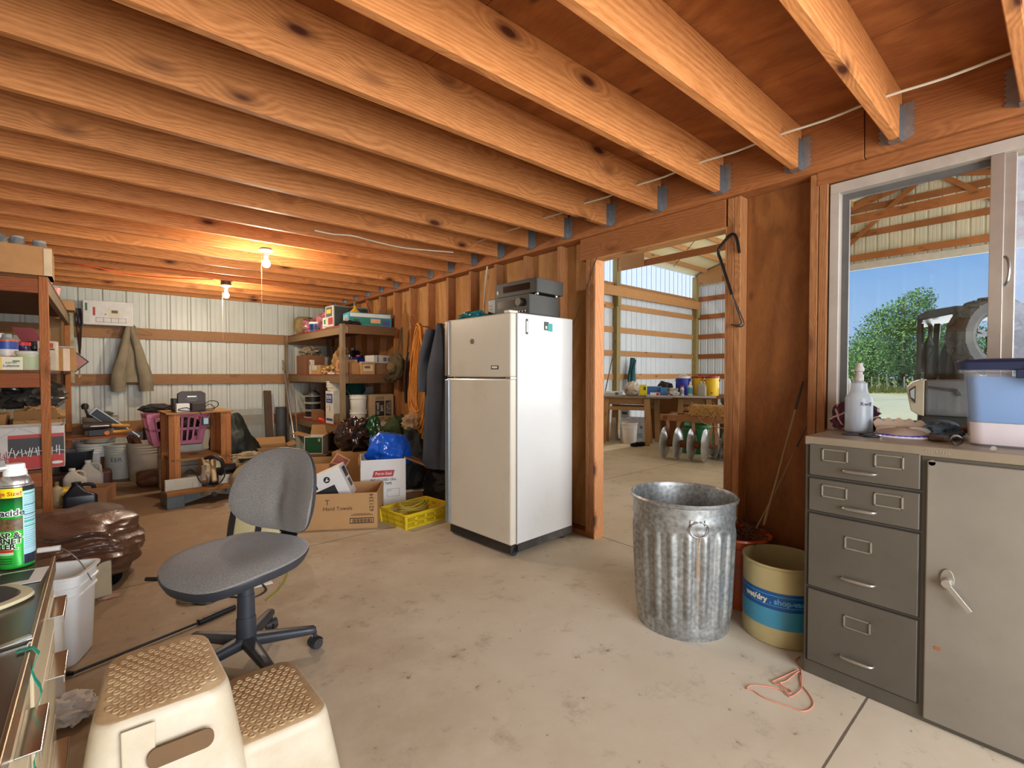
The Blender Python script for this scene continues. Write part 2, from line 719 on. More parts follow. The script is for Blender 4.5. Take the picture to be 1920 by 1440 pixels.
# ---- ceiling: plywood sheets on joists in hangers
ce = B()
px0 = XL
for k, (x0, x1) in enumerate(((XL - 0.1, -0.2), (-0.197, 1.02), (1.023, 2.23), (2.233, XF))):
    ce.box((x0, YN, ZP), (x1, YB, ZP + 0.018))
ce = ce.obj('ceiling', PLY_C)
struct(ce, 'plywood floor deck seen from below')
jb = B().box((XL - 0.1, -0.019, 0), (2.745, 0.019, ZP - ZJ))
j0 = jb.obj('joist', JOIST, ce, bevel=0.003, seg=1)
# hanger: sheet metal U with saw-toothed flanges
hb = B()
for sy in (-1, 1):
    poly = [(0, 0), (0.035, 0.012)]
    zt = 0.012
    while zt < 0.15:
        poly += [(0.047, zt + 0.010), (0.036, zt + 0.022)]
        zt += 0.022
    poly += [(0.0, 0.165)]
    hb.prism(poly, (2.7485, sy * 0.021, -0.004), (0, sy, 0), (0, 0, 1), (-1, 0, 0), 0.0016)
    hb.box((2.70, sy * 0.0195, -0.004), (2.748, sy * 0.0212, 0.15))
hb.box((2.70, -0.0212, -0.006), (2.748, 0.0212, -0.0035))
JY = [0.535 + 0.4064 * k for k in range(-6, 18)] + [7.81]
j0.location = (0, JY[0], ZJ)
hg = hb.obj('joist_hanger', GALV, j0)
hg['label'] = 'galvanised joist hanger'
for y in JY[1:]:
    copytree(j0, loc=(0, y, ZJ), parent=ce)

# ---- right wall: studs, sheathing, headers, rim beam
wr = B()
for (y0, y1, z0, z1) in ((2.318, YB, 0, ZP), (0.81, 1.32, 0, ZP), (YN, 0.81, 0, 0.96), (YN, 0.81, 2.19, ZP), (1.32, 2.318, 2.10, ZP)):
    wr.box((XF, y0, z0), (XF + 0.014, y1, z1))
wr = wr.obj('wall_right', PLY_L)
struct(wr, 'stud wall sheathed with plywood')
# the panel between door and window is darker, stained plywood
pn = B().box((XF - 0.006, 0.89, 0.0), (XF - 0.001, 1.24, 2.26)).obj('sheathing_panel', PLY_W, wr)
pn['label'] = 'dark stained plywood panel'
st = B().box((0, -0.019, 0), (0.089, 0.019, 2.22)).obj('stud', DFIR_Z, wr, loc=(XW, 2.68, 0.04), bevel=0.003, seg=1)
for y in [2.68 + 0.4075 * k for k in range(1, 13)] + [2.337, 2.377, 1.301, 1.262, 0.872, 0.831]:
    copytree(st, loc=(XW, y, 0.04), parent=wr)
B().box((XW, YN, 0.92), (XF, 0.81, 0.96)).obj('sill_plate', DFIR_Y, wr, center=True)
B().box((XW, 2.318, 0), (XF, YB, 0.04)).obj('bottom_plate', DFIR_Y, wr, center=True)
B().box((XW, 0.81, 0), (XF, 1.32, 0.04)).obj('bottom_plate', DFIR_Y, wr, center=True)
B().box((2.752, YN, 2.262), (XF, 0.655, ZP)).obj('rim_beam', DFIR_Y, wr, center=True, bevel=0.004)
B().box((2.752, 0.658, 2.262), (XF, YB, ZP)).obj('rim_beam', DFIR_Y, wr, center=True, bevel=0.004)
B().box((XW - 0.005, 1.33, 2.10), (XF, 2.45, 2.262)).obj('door_header', DFIR_Y, wr, center=True, bevel=0.003)
B().box((XW - 0.003, YN, 2.195), (XF, 0.86, 2.262)).obj('window_header', DFIR_Y, wr, center=True, bevel=0.003)
jm = B().box((XW + 0.001, 2.306, 0), (XF + 0.014, 2.3185, 2.10)).obj('door_jamb', LIT_Z, wr, center=True)
jm['label'] = 'wooden door jamb coloured paler for the light on it'
B().box((XW + 0.001, 1.3195, 0), (XF + 0.014, 1.331, 2.10)).obj('door_jamb', DFIR_Z, wr, center=True)
B().box((XW + 0.001, 1.331, 2.088), (XF + 0.014, 2.306, 2.10)).obj('door_jamb', PALE_Y, wr, center=True)

# far side cladding of that wall (seen only from the shed): kept as sheathing above; upper floor wall
uw = B().box((XF + 0.0, YN, ZP + 0.02), (XF + 0.014, YB, 4.9)).obj('wall_loft', PLY_L)
struct(uw)

# ---- window in the right wall
ALU = M('a89c90', 0.35, 0.6, 0.1)
VINYL = M('ab9f92', 0.4, 0.0, 0.08, dirt=0.2)
wd = B()
fx0, fx1 = XW + 0.012, XF + 0.01
wd.box((fx0, YN + 0.6, 0.955), (fx1, 0.805, 0.985))
wd.box((fx0, YN + 0.6, 2.14), (fx1, 0.805, 2.19))
wd.box((fx0, 0.765, 0.985), (fx1, 0.805, 2.14))
wd.box((fx0, YN + 0.6, 0.985), (fx1, YN + 0.64, 2.14))
wd = wd.obj('window_1', VINYL, bevel=0.002)
struct(wd, 'aluminium framed sliding window')
sash = B()
for z0, z1 in ((0.985, 1.005), (2.112, 2.14)):
    sash.box((fx0 + 0.05, 0.2, z0), (fx0 + 0.07, 0.765, z1))
sash.box((fx0 + 0.05, 0.735, 1.005), (fx0 + 0.07, 0.765, 2.112))
s1 = sash.obj('sash', M('6c6a68', 0.4, 0.5), wd)
mb = B()
mb.box((fx0 + 0.0, 0.190, 0.985), (fx0 + 0.03, 0.232, 2.14))
mb.box((fx0 + 0.03, 0.158, 0.985), (fx0 + 0.06, 0.196, 2.14))
mb.obj('mullion', ALU, wd, bevel=0.002)
sb = B().tube(smoothpath([(fx0 + 0.01, 0.186, 1.72), (fx0 + 0.0, 0.176, 1.70), (fx0 - 0.004, 0.172, 1.66), (fx0 + 0.0, 0.176, 1.62), (fx0 + 0.01, 0.186, 1.60)]), 0.005)
sb.obj('latch_handle', M('8c8880', 0.3, 0.8), wd, smooth=True)
tg = NT('dusty_glass')
tg.p.inputs['Base Color'].default_value = (0.9, 0.94, 0.96, 1)
tg.p.inputs['Roughness'].default_value = 0.0
gl = tg.node('ShaderNodeBsdfTransparent')
gl.inputs[0].default_value = (0.93, 0.96, 0.97, 1)
gs = tg.node('ShaderNodeBsdfGlossy')
gs.inputs['Roughness'].default_value = 0.02
ms = tg.node('ShaderNodeMixShader')
ms.inputs[0].default_value = 0.03
tg.link(gl.outputs[0], ms.inputs[1])
tg.link(gs.outputs[0], ms.inputs[2])
tg.link(ms.outputs[0], tg.n['Material Output'].inputs[0])
GLASS = tg.m
td = NT('grimy_glass')
gl = td.node('ShaderNodeBsdfTransparent')
gl.inputs[0].default_value = (0.88, 0.92, 0.95, 1)
df = td.node('ShaderNodeBsdfDiffuse')
df.inputs[0].default_value = (0.62, 0.66, 0.74, 1)
ms = td.node('ShaderNodeMixShader')
nf = td.ramp(td.noise(td.coords(), 5, 7, 0.7), [(0.3, (0.16,) * 3), (0.75, (0.5,) * 3)])
td.link(nf, ms.inputs[0])
td.link(gl.outputs[0], ms.inputs[1])
td.link(df.outputs[0], ms.inputs[2])
td.link(ms.outputs[0], td.n['Material Output'].inputs[0])
GRIMY = td.m
B().box((fx0 + 0.058, 0.2, 1.0), (fx0 + 0.061, 0.75, 2.12)).obj('pane', GLASS, wd)
B().box((fx0 + 0.040, -1.36, 1.0), (fx0 + 0.043, 0.17, 2.12)).obj('pane', GRIMY, wd)

# ---- ribbed metal siding
def siding(x0, x1, z0, z1, pitch=0.2286, depth=0.019):
    pts = []
    x = x0
    while x < x1:
        for dx, dy in ((0, 0), (0.016, depth), (0.036, depth), (0.052, 0), (0.095, 0), (0.100, 0.004), (0.108, 0.004), (0.113, 0), (0.160, 0), (0.165, 0.004), (0.173, 0.004), (0.178, 0)):
            if x + dx <= x1:
                pts.append((x + dx, dy))
        x += pitch
    pts.append((x1, 0))
    b = B()
    vs = []
    for px, py in pts:
        vs += [(px, py, z0), (px, py, z1)]
    fs = [(2 * i, 2 * i + 2, 2 * i + 3, 2 * i + 1) for i in range(len(pts) - 1)]
    b.add(vs, fs)
    return b


def siding_along_x(x0, x1, y, z0, z1, mat, name, outward=1):
    b = siding(x0, x1, z0, z1)
    b.v = [Vector((p.x, y + outward * p.y, p.z)) for p in b.v]
    return b.obj(name, mat)


def siding_along_y(y0, y1, x, z0, z1, mat, name):
    b = siding(y0, y1, z0, z1)
    b.v = [Vector((x + p.y, p.x, p.z)) for p in b.v]
    return b.obj(name, mat)


wb = siding_along_x(XL - 0.2, XF, YB, 0.0, ZP + 0.2, SIDING, 'wall_back')
struct(wb, 'ribbed off-white metal siding')
for z in (0.50, 1.10, 1.69):
    B().box((XL, YB - 0.038, z), (XF - 0.005, YB, z + 0.14)).obj('girt', GIRT_X, wb, center=True, bevel=0.003, seg=1)
wl_ = siding_along_y(YN, YB, XL, 0.0, ZP, SIDING, 'wall_left')
struct(wl_)
for z in (0.50, 1.10, 1.675):
    B().box((XL, YN, z), (XL + 0.038, YB - 0.04, z + 0.14)).obj('girt', PALE_Y, wl_, center=True)
wn_ = B()
wn_.box((XL, YN - 0.1, 0), (-0.35, YN, ZP))
wn_.box((2.35, YN - 0.1, 0), (XF, YN, ZP))
wn_.box((-0.35, YN - 0.1, 2.2), (2.35, YN, ZP))
wn_ = wn_.obj('wall_near', PLY_W)
struct(wn_)

# ---- the shed beyond: far wall, side wall with big doorway, trusses, roof
XS = 13.95
YE, ZE, YR, ZR = 7.62, 4.28, 2.1, 5.80
wf = siding_along_x(XF, XS, YE, 0, 3.55, SIDING2, 'wall_shed_far')
struct(wf)
tt = NT('translucent_panel')
tr = tt.node('ShaderNodeBsdfTranslucent')
tr.inputs[0].default_value = (0.95, 0.97, 1.0, 1)
tp = tt.node('ShaderNodeBsdfTransparent')
ms = tt.node('ShaderNodeMixShader')
ms.inputs[0].default_value = 0.25
tt.link(tr.outputs[0], ms.inputs[1])
tt.link(tp.outputs[0], ms.inputs[2])
tt.link(ms.outputs[0], tt.n['Material Output'].inputs[0])
tb = siding(XF, XS, 3.52, ZE)
tb.v = [Vector((p.x, YE + p.y, p.z)) for p in tb.v]
o = tb.obj('skylight_strip', tt.m, wf)
o['label'] = 'bright translucent panel along the top of the wall'
for z in (0.50, 1.10, 1.70, 2.30, 2.90):
    B().box((XF + 0.02, YE - 0.038, z), (XS, YE, z + 0.14)).obj('girt', PALE_X, wf, center=True)
B().box((XF + 0.02, YE - 0.19, 3.20), (XS, YE - 0.15, 3.44)).obj('truss_carrier', PALE_X, wf, center=True)
B().box((XF + 0.02, YE - 0.04, 3.42), (XS, YE, 3.56)).obj('girt', PALE_X, wf, center=True)
POST = PALE_Z
for x in (6.05, 9.94, XS - 0.09):
    B().box((x - 0.07, YE - 0.14, 0), (x + 0.07, YE - 0.0, 4.2)).obj('post', POST, wf, center=True)
    B().box((x - 0.10, YE - 0.2, 2.95), (x + 0.03, YE - 0.141, 3.20)).obj('post_block', PALE_Z, wf, center=True)

ws = B()
GD0, GD1, GZ = -2.2, 4.9, 3.90   # big doorway
b = siding(GD1, YE, 0, GZ)
b.v = [Vector((XS + p.y, p.x, p.z)) for p in b.v]
ws = b.obj('wall_shed_gable', SIDING2)
struct(ws, 'gable end wall of the shed')
b = siding(-3.6, YE, GZ, ZR)
for p in b.v:
    if p.z > 5:
        p.z = ZE + (ZR - ZE) * (1 - abs(p.x - YR) / (YE - YR))
b.v = [Vector((XS + p.y, p.x, p.z)) for p in b.v]
b.obj('gable_panel', SIDING3, ws)
for z in (0.50, 1.10, 1.70, 2.30, 2.90, 3.45):
    B().box((XS - 0.038, GD1, z), (XS, YE - 0.14, z + 0.14)).obj('girt', DFIR_Y, ws, center=True)
B().box((XS - 0.05, GD1 - 0.12, 0), (XS + 0.0, GD1, GZ)).obj('door_post', PALE_Z, ws, center=True)
B().box((XS - 0.05, -3.6, 3.75), (XS - 0.01, GD1, 3.915)).obj('door_track_trim', M('bdb4a6', 0.5), ws, center=True)
for z, ya, yb in ((4.53, -1.9, 6.2), (5.13, 0.3, 4.0)):
    B().box((XS - 0.038, ya, z), (XS, yb, z + 0.14)).obj('girt', DFIR_Y, ws, center=True)


def truss(x, name_parent, mat, gable=False):
    zb = 3.97 if gable else 3.84
    def rz_(y):
        return ZE + (ZR - ZE) * (1 - abs(y - YR) / (YE - YR)) - 0.14
    y0, y1 = -3.4, YE - 0.08
    parts = [('bottom_chord', (x, y0, zb + 0.07), (x, y1, zb + 0.07)),
             ('top_chord', (x, y0, rz_(y0)), (x, YR, rz_(YR))), ('top_chord', (x, YR, rz_(YR)), (x, y1, rz_(y1)))]
    for sy in (-1, 1):
        parts.append(('web', (x, YR + sy * 0.05, rz_(YR)), (x, YR + sy * 1.85, zb + 0.1)))
        parts.append(('web', (x, YR + sy * 1.85, zb + 0.1), (x, YR + sy * 2.9, rz_(YR + 2.9 * sy))))
    for nm, p, q in parts:
        B().beam(p, q, 0.04, 0.15 if 'chord' in nm else 0.10).obj(nm, mat, name_parent, center=True)
    g = B()
    g.prism([(-0.75, 0.0), (0.06, 0.0), (0.06, 0.22), (-0.02, 0.32), (-0.75, 0.52)], (x - 0.035, YE - 0.16, zb - 0.02), (0, 1, 0), (0, 0, 1), (-1, 0, 0), 0.012)
    g.obj('gusset', PALE_Y, name_parent)


rf = B()
ov = 0.02
sl_ = (ZR - ZE) / (YE - YR)
for sy in (-1, 1):
    rf.add([(XF - 4, YR, ZR), (XS + 0.5, YR, ZR), (XS + 0.5, YR + sy * (YE - YR + ov), ZE - ov * sl_), (XF - 4, YR + sy * (YE - YR + ov), ZE - ov * sl_)], [(0, 1, 2, 3)])
roof = rf.obj('ceiling_shed', M('ddd2a6', 0.6, 0, 0.06, 1.5), solid=0.02)
struct(roof, 'pale shed roof lining')
for y in [2.3 + 0.61 * k for k in range(0, 9)]:
    z = ZR - sl_ * abs(y - YR) - 0.06
    B().box((XF, y - 0.02, z - 0.08), (XS, y + 0.02, z + 0.04)).obj('purlin', PALE_X, roof, center=True)
for y in (1.7, 1.1, 0.5, -0.1, -1.5, -2.8):
    z = ZR - sl_ * abs(y - YR) - 0.06
    B().box((XF, y - 0.02, z - 0.08), (XS, y + 0.02, z + 0.04)).obj('purlin', PALE_X, roof, center=True)
truss(9.94, roof, DFIR_Y)
truss(6.05, roof, DFIR_Y)
truss(XS - 0.08, roof, DFIR_Y, True)
cb_ = B().tube([(12.2, 7.3, 4.25), (10.3, 5.0, 4.9)], 0.008)
cb_.obj('brace_rod', M('3c3a38', 0.5, 0.6), roof)

# ================================================================ LARGE THINGS
BLACK = M('1e1e20', 0.45, 0, 0.2)
BLKMET = M('141416', 0.35, 0.3, 0.2)
STEEL = M('c4c4c2', 0.25, 0.9, 0.1, 30)
DULLST = M('8e8a84', 0.4, 0.8, 0.2, 20, dirt=0.25)
WHITE = M('e6e4de', 0.5, 0, 0.04)
INK = M('1c1a1a', 0.6, 0, 0.1)
PRED = M('b3202a', 0.5, 0, 0.05)
CARD = M('b98d5c', 0.75, 0, 0.08, 4)
CARD2 = M('a27646', 0.8, 0, 0.1, 4)
CARDIN = M('9c7446', 0.85, 0, 0.1, 4)

# ---- refrigerator
FRW = M('c8c8c6', 0.28, 0, 0.03, 1.5, dirt=0.10, dirtc='a59a86', coat=0.2)
FRB = M('cfc6b4', 0.33, 0, 0.04, 2.0, dirt=0.16, dirtc='9c8a6c', coat=0.15)  # beige puts the warm bulb light on the white doors into their colour
fr = thing('refrigerator', 'scuffed white top-freezer refrigerator standing beside the open doorway', 'refrigerator', (2.058, 2.425, 0), R(3.5))
W_, D_, H_ = 0.715, 0.655, 1.655
b = B().box((0.066, 0, 0.075), (D_, W_, H_))
o = b.obj('cabinet_body', FRW, fr, bevel=0.008)
o = B().box((0.0, 0.0, 1.218), (0.056, W_ - 0.0, H_ - 0.004)).obj('freezer_door', FRB, fr, bevel=0.010)
patch(o, 'badge', (-0.001, 0.155, 1.285), 0.075, 0.026, M('2a2826', 0.4), (0, -1, 0))
patch(o, 'badge', (-0.0018, 0.157, 1.286), 0.055, 0.014, WHITE, (0, -1, 0))
b = B().cyl((-0.004, 0.40, 1.475), (0.0, 0.40, 1.475), 0.019, n=24)
b.obj('magnet', M('4a463e', 0.5), o)
B().box((-0.014, W_ - 0.045, 1.225), (0.02, W_ + 0.004, H_ - 0.01)).obj('handle_trim', M('8c8378', 0.35, 0.5, 0.1), o, bevel=0.006)
o = B().box((0.0, 0.0, 0.085), (0.056, W_, 1.208)).obj('refrigerator_door', FRB, fr, bevel=0.010)
B().box((-0.014, W_ - 0.045, 0.095), (0.02, W_ + 0.004, 1.200)).obj('handle_trim', M('8a939a', 0.35, 0.5, 0.1), o, bevel=0.006)
B().box((0.056, 0.008, 0.09), (0.067, W_ - 0.01, 1.205)).box((0.056, 0.008, 1.222), (0.067, W_ - 0.01, H_ - 0.01)).obj('door_gasket', M('5c564c', 0.7), fr)
B().box((0.02, 0.02, 0.02), (0.64, W_ - 0.02, 0.075)).obj('toe_grille', M('1f1c1a', 0.6, dirt=0.3), fr)
B().box((0.07, -0.001, 0.028), (0.655, 0.012, 0.085)).obj('bottom_rail', M('2a2623', 0.5, dirt=0.3, dirtc='8a8070'), fr)
B().box((0.01, 0.02, H_ - 0.003), (0.09, 0.075, H_ + 0.014)).obj('hinge_cover', M('e2dcc8', 0.5), fr, bevel=0.004)
B().box((0.0, 0.0, 1.208), (0.05, 0.05, 1.218)).obj('hinge', STEEL, fr)
for y in (0.02, W_ - 0.03):
    B().cyl((0.06, y, 0.026), (0.06, y + 0.02, 0.026), 0.026, n=24).obj('caster', M('23242a', 0.5), fr, smooth=True)
    B().cyl((0.58, y, 0.026), (0.58, y + 0.02, 0.026), 0.026, n=20).obj('caster', M('23242a', 0.5), fr, smooth=True)
RF = dict(r=(1, 0, 0), u=(0, 0, 1))
patch(fr, 'sticker_remnant', (0.155, -0.0008, 1.565), 0.022, 0.105, M('38383a', 0.5), label='torn dark sticker')
patch(fr, 'sticker_remnant', (0.156, -0.0016, 1.565), 0.013, 0.075, M('d8d6d0', 0.7))
patch(fr, 'sticker', (0.355, -0.0008, 1.582), 0.05, 0.06, M('3a3c3e', 0.5), label='dark grey and teal sticker')
patch(fr, 'sticker', (0.395, -0.0014, 1.574), 0.05, 0.056, M('2f9c94', 0.5), label='dark grey and teal sticker')
patch(fr, 'sticker_remnant', (0.352, -0.0022, 1.572), 0.018, 0.02, M('d8d6d0', 0.6))

# ---- hi-fi units on the refrigerator
def hifi(label, loc, rz, w, d, h, knob):
    t = thing('stereo_receiver' if knob else 'disc_player', label, 'stereo', loc, rz)
    body = B().box((0.012, 0, 0.012), (d, w, h)).obj('case', M('35342f', 0.5, 0.0), t, bevel=0.003)
    fp = B().box((0, -0.002, 0.010), (0.014, w + 0.002, h)).obj('front_panel', M('101012', 0.5, 0.0), t, bevel=0.002)
    if knob:
        patch(fp, 'display', (-0.0008, w * 0.52, h * 0.62), w * 0.44, h * 0.34, M('24160c', 0.2), (0, -1, 0))
        patch(fp, 'power_section', (-0.0008, w * 0.90, h * 0.5), w * 0.18, h * 0.9, M('4c5052', 0.4, 0.4), (0, -1, 0))
        B().cyl((-0.022, w * 0.20, h * 0.66), (0, w * 0.20, h * 0.66), 0.028, 0.030, n=28).obj('volume_knob', M('5a564e', 0.3, 0.7), fp, smooth=True)
        for k in range(5):
            B().cyl((-0.008, w * (0.06 + 0.07 * k), h * 0.22), (0, w * (0.06 + 0.07 * k), h * 0.22), 0.006, n=12).obj('button', STEEL, fp, smooth=True)
        for k in range(3):
            patch(fp, 'button', (-0.0018, w * 0.93, h * (0.35 + 0.16 * k)), 0.03, 0.010, BLACK, (0, -1, 0))
    else:
        patch(fp, 'display', (-0.0008, w * 0.48, h * 0.55), w * 0.66, h * 0.42, M('0e0d0d', 0.12), (0, -1, 0))
        patch(fp, 'power_button', (-0.0018, w * 0.95, h * 0.42), 0.02, 0.025, M('77746c', 0.4, 0.5), (0, -1, 0))
    for x in (0.04, d - 0.05):
        for y in (0.03, w - 0.03):
            B().cyl((x, y, 0), (x, y, 0.013), 0.014, n=16).obj('foot', STEEL, t, smooth=True)
    return t


rc = hifi('large black receiver with round volume knob on top of the white refrigerator', (2.29, 2.50, 1.655), R(4), 0.43, 0.33, 0.155, True)
hifi('slim black component stacked on the receiver above the refrigerator', (2.34, 2.475, 1.811), R(4), 0.42, 0.30, 0.115, False)
tagb = lump((0.10, 0.13, 0.045), 3, 0.3, 2.5, 4, 0.35).obj('plastic_bag', [M('1a8a8c', 0.3, 0, 0.5, 9, coat=0.4)], loc=(2.20, 3.03, 1.655), smooth=True)
tag(tagb, 'crumpled teal and blue plastic bag on the back corner of the refrigerator', 'bag')

# ---- galvanised trash can
t = NT('galvanized_steel')
v = t.coords()
n = t.noise(v, 55, 2, 0.4)
n2 = t.noise(v, 4, 6, 0.65)
cc = t.ramp(n, [(0.3, srgb('8d8f8e')), (0.7, srgb('b8bab8'))])
cc = t.mix(t.ramp(n2, [(0.45, G), (0.7, (0.6,) * 3)]), cc, srgb('5e5a50'))
t.link(cc, t.p.inputs['Base Color'])
t.p.inputs['Metallic'].default_value = 0.75
t.link(t.ramp(n2, [(0.3, (0.32,) * 3), (0.7, (0.55,) * 3)]), t.p.inputs['Roughness'])
CANM = t.m
tc = thing('trash_can', 'galvanised fluted steel trash can without a lid, in front of the doorway', 'trash can', (2.215, 1.265, 0))
N = 320
rings = []
prof = []
def canr(z):
    return 0.218 + (0.246 - 0.218) * z / 0.64
zs = [0.0, 0.012, 0.03, 0.05, 0.065, 0.10, 0.2, 0.3, 0.4, 0.47, 0.49, 0.505, 0.52, 0.535, 0.545, 0.56, 0.60, 0.612, 0.622]
for z in zs:
    k = min(1, max(0, (z - 0.045) / 0.05)) * min(1, max(0, (0.515 - z) / 0.035))
    ring = []
    for j in range(N):
        a = 2 * PI * j / N
        fl_ = max(-0.35, math.cos(a * 20)) * 0.0085 * k
        bead = 0.004 if abs(z - 0.545) < 0.008 or abs(z - 0.03) < 0.01 else 0
        r_ = canr(z) + fl_ + bead
        ring.append((r_ * math.cos(a), r_ * math.sin(a), z))
    rings.append(ring)
for r_, z in ((0.248, 0.622), (0.256, 0.626), (0.258, 0.634), (0.253, 0.642), (0.246, 0.642), (0.243, 0.636), (0.241, 0.622), (0.236, 0.5), (0.222, 0.2), (0.212, 0.02)):
    rings.append([(r_ * math.cos(2 * PI * j / N), r_ * math.sin(2 * PI * j / N), z) for j in range(N)])
B().loft(rings).obj('body', CANM, tc, smooth=True)
def onecan(ang, z, r_off=0.0):
    r_ = canr(z) + r_off
    return Vector((r_ * math.cos(ang), r_ * math.sin(ang), z))
for ang0 in (R(-134), R(46)):
    for s_ in (-1, 1):
        a = ang0 + s_ * 0.13
        B().beam(onecan(a, 0.575, 0.004), onecan(a, 0.548, 0.007), 0.012, 0.006, up=(math.cos(a), math.sin(a), 0)).obj('handle_lug', STEEL, tc, bevel=0.001)
    pts = []
    for k in range(17):
        q = PI * (1.15 + 1.7 * k / 16) + PI / 2 * 0
        q = R(100) + R(340) * k / 16
        pts.append(onecan(ang0 + 0.17 * math.cos(q) * 1.0, 0.533 + 0.036 * math.sin(q), 0.012))
    B().tube(pts, 0.0035, 8).obj('ring_handle', DULLST, tc, smooth=True)
tw = B()
base = onecan(R(-134), 0.50, 0.014)
for k in range(4):
    pts = [base + Vector((0.004 * math.sin(k), 0.004 * math.cos(k), 0.0))]
    z = 0.50
    while z > 0.19 + 0.04 * k:
        z -= 0.05
        p = onecan(R(-134) - 0.008 * k - 0.010 * math.sin(z * 30 + k), z, 0.010)
        pts.append(p)
    tw.tube(smoothpath(pts, 4), 0.0012, 5)
for k in range(14):
    a = k * 0.7
    tw.tube([base, base + Vector((0.02 * math.cos(a) - 0.006, 0.02 * math.sin(a) - 0.006, 0.012 * math.sin(a * 2)))], 0.0008, 4)
o = tw.obj('twine', M('a8845a', 0.9), loc=(2.215, 1.265, 0))
tag(o, 'frayed tan baling twine knotted to the ring handle of the trash can', 'twine')

# ---- vacuum drum and orange bucket
vd = thing('vacuum_drum', 'empty cream vacuum drum with blue band beside the grey file cabinet', 'drum', (2.462, 0.892, 0), R(-35))
TANM = M('b8a878', 0.4, 0.2, 0.08, dirt=0.25)
B().lathe([(0.155, 0.0), (0.165, 0.004), (0.168, 0.05), (0.166, 0.055), (0.166, 0.35), (0.170, 0.355), (0.170, 0.365), (0.163, 0.365), (0.162, 0.03), (0.0, 0.03)], 64).obj('drum', TANM, vd, smooth=True)
lb = B().lathe([(0.1672, 0.085), (0.1674, 0.09), (0.1674, 0.165), (0.1672, 0.17)], 64, close=False)
o = lb.obj('lower_band', M('3f8fae', 0.35, 0, 0.05, dirt=0.15), vd, smooth=True)
o['label'] = 'pale blue band'
o = B().lathe([(0.1673, 0.17), (0.1676, 0.175), (0.1676, 0.245), (0.1673, 0.25)], 64, close=False).obj('upper_band', M('14508e', 0.35, 0, 0.05), vd, smooth=True)
o['label'] = 'deep blue band'
for z in (0.187, 0.232):
    B().lathe([(0.1679, z), (0.168, z + 0.003)], 64, close=False).obj('stripe', M('3f9ccc', 0.35), vd)


def curved_text(parent, s, size, r_, z, a0, mat, step=0.0, name='lettering', sx=1.0, cx=0, cy=0, bold=0.0):
    """text bent round a vertical cylinder: a0 = angle of its middle, reads left to right seen from outside"""
    o = text(parent, s, size, (0, 0, 0), (1, 0, 0), (0, 1, 0), mat, name=name, sx=sx, off=bold)
    for v in o.data.vertices:
        a = a0 + v.co.x / r_
        rr_ = r_ + v.co.z + 0.0003
        v.co = Vector((cx + rr_ * math.cos(a), cy + rr_ * math.sin(a), z + v.co.y))
    return o


curved_text(vd, 'wet/dry', 0.036, 0.1682, 0.209, R(-164), M('e0d8bc', 0.5), bold=0.0012)
curved_text(vd, '. shop-vac', 0.036, 0.1682, 0.209, R(-116), M('5f9ccb', 0.5), bold=0.0012)
B().cbox((0.168 * math.cos(R(-30)), 0.168 * math.sin(R(-30)), 0.30), (0.02, 0.035, 0.07), R(-30)).obj('latch', DULLST, vd, bevel=0.003)

ob = thing('bucket', 'orange plastic bucket full of dry weeds behind the trash can', 'bucket', (2.63, 1.17, 0))
B().lathe([(0.125, 0), (0.13, 0.004), (0.142, 0.30), (0.153, 0.302), (0.153, 0.325), (0.146, 0.327), (0.148, 0.365), (0.162, 0.368), (0.160, 0.378), (0.150, 0.378), (0.142, 0.30), (0.128, 0.01), (0, 0.01)], 48).obj('body', M('c4521c', 0.35, 0, 0.08, coat=0.2), ob, smooth=True)
B().tube([(0.155 * math.cos(R(a)), 0.155 * math.sin(R(a)), 0.31 + 0.0 - 0.10 * math.sin(R(a - 150) / 1.0 * (180 / 180)) ) for a in range(150, 331, 10)], 0.002, 6).obj('bail', DULLST, ob, smooth=True)
we = B()
r2 = random.Random(4)
for k in range(90):
    a = r2.uniform(0, 2 * PI)
    r_ = r2.uniform(0, 0.13)
    p = Vector((r_ * math.cos(a), r_ * math.sin(a), 0.34 + r2.uniform(0, 0.03)))
    pts = [p]
    dv = Vector((math.cos(a + r2.uniform(-1, 1)), math.sin(a + r2.uniform(-1, 1)), r2.uniform(0.1, 1.2)))
    for q in range(5):
        p = p + dv * 0.025
        dv += Vector((r2.uniform(-.6, .6), r2.uniform(-.6, .6), r2.uniform(-.7, .1)))
        dv.normalize()
        if p.length_squared and Vector((p.x, p.y, 0)).length > 0.19:
            break
        p.x = min(p.x, 0.13)
        pts.append(p.copy())
    if len(pts) > 1:
        we.tube(pts, 0.0022, 4)
o = we.obj('weeds', M('4a4028', 0.95, 0, 0.4), loc=(2.63, 1.17, 0))
tag(o, 'tangle of dry brown weeds heaped in the orange bucket', 'weeds', kind='stuff')

# ---- canes leaning on the panel
for k, (p, q, r_, l_) in enumerate(((at(1432, 985, x=2.60), at(1506, 715, x=2.845), 0.006, 'thin bamboo cane with a dark tip leaning on the dark plywood panel'),
                                 (at(1418, 990, x=2.62), at(1513, 800, x=2.80), 0.0035, 'very thin bare stick crossing the bamboo cane on the plywood panel'))):
    o_ = thing('cane', l_, 'stick', (p.x, p.y, p.z))
    q = q - p
    B().tube(smoothpath([(0, 0, 0), q * 0.35 + Vector((0, 0, -0.012)), q * 0.8]), r_, 8).obj('shaft', M('8a6a40', 0.6), o_, smooth=True)
    B().tube([q * 0.8, q], [r_ * 1.1, r_ * 0.6], 8).obj('tip', M('2a2420', 0.6), o_, smooth=True)

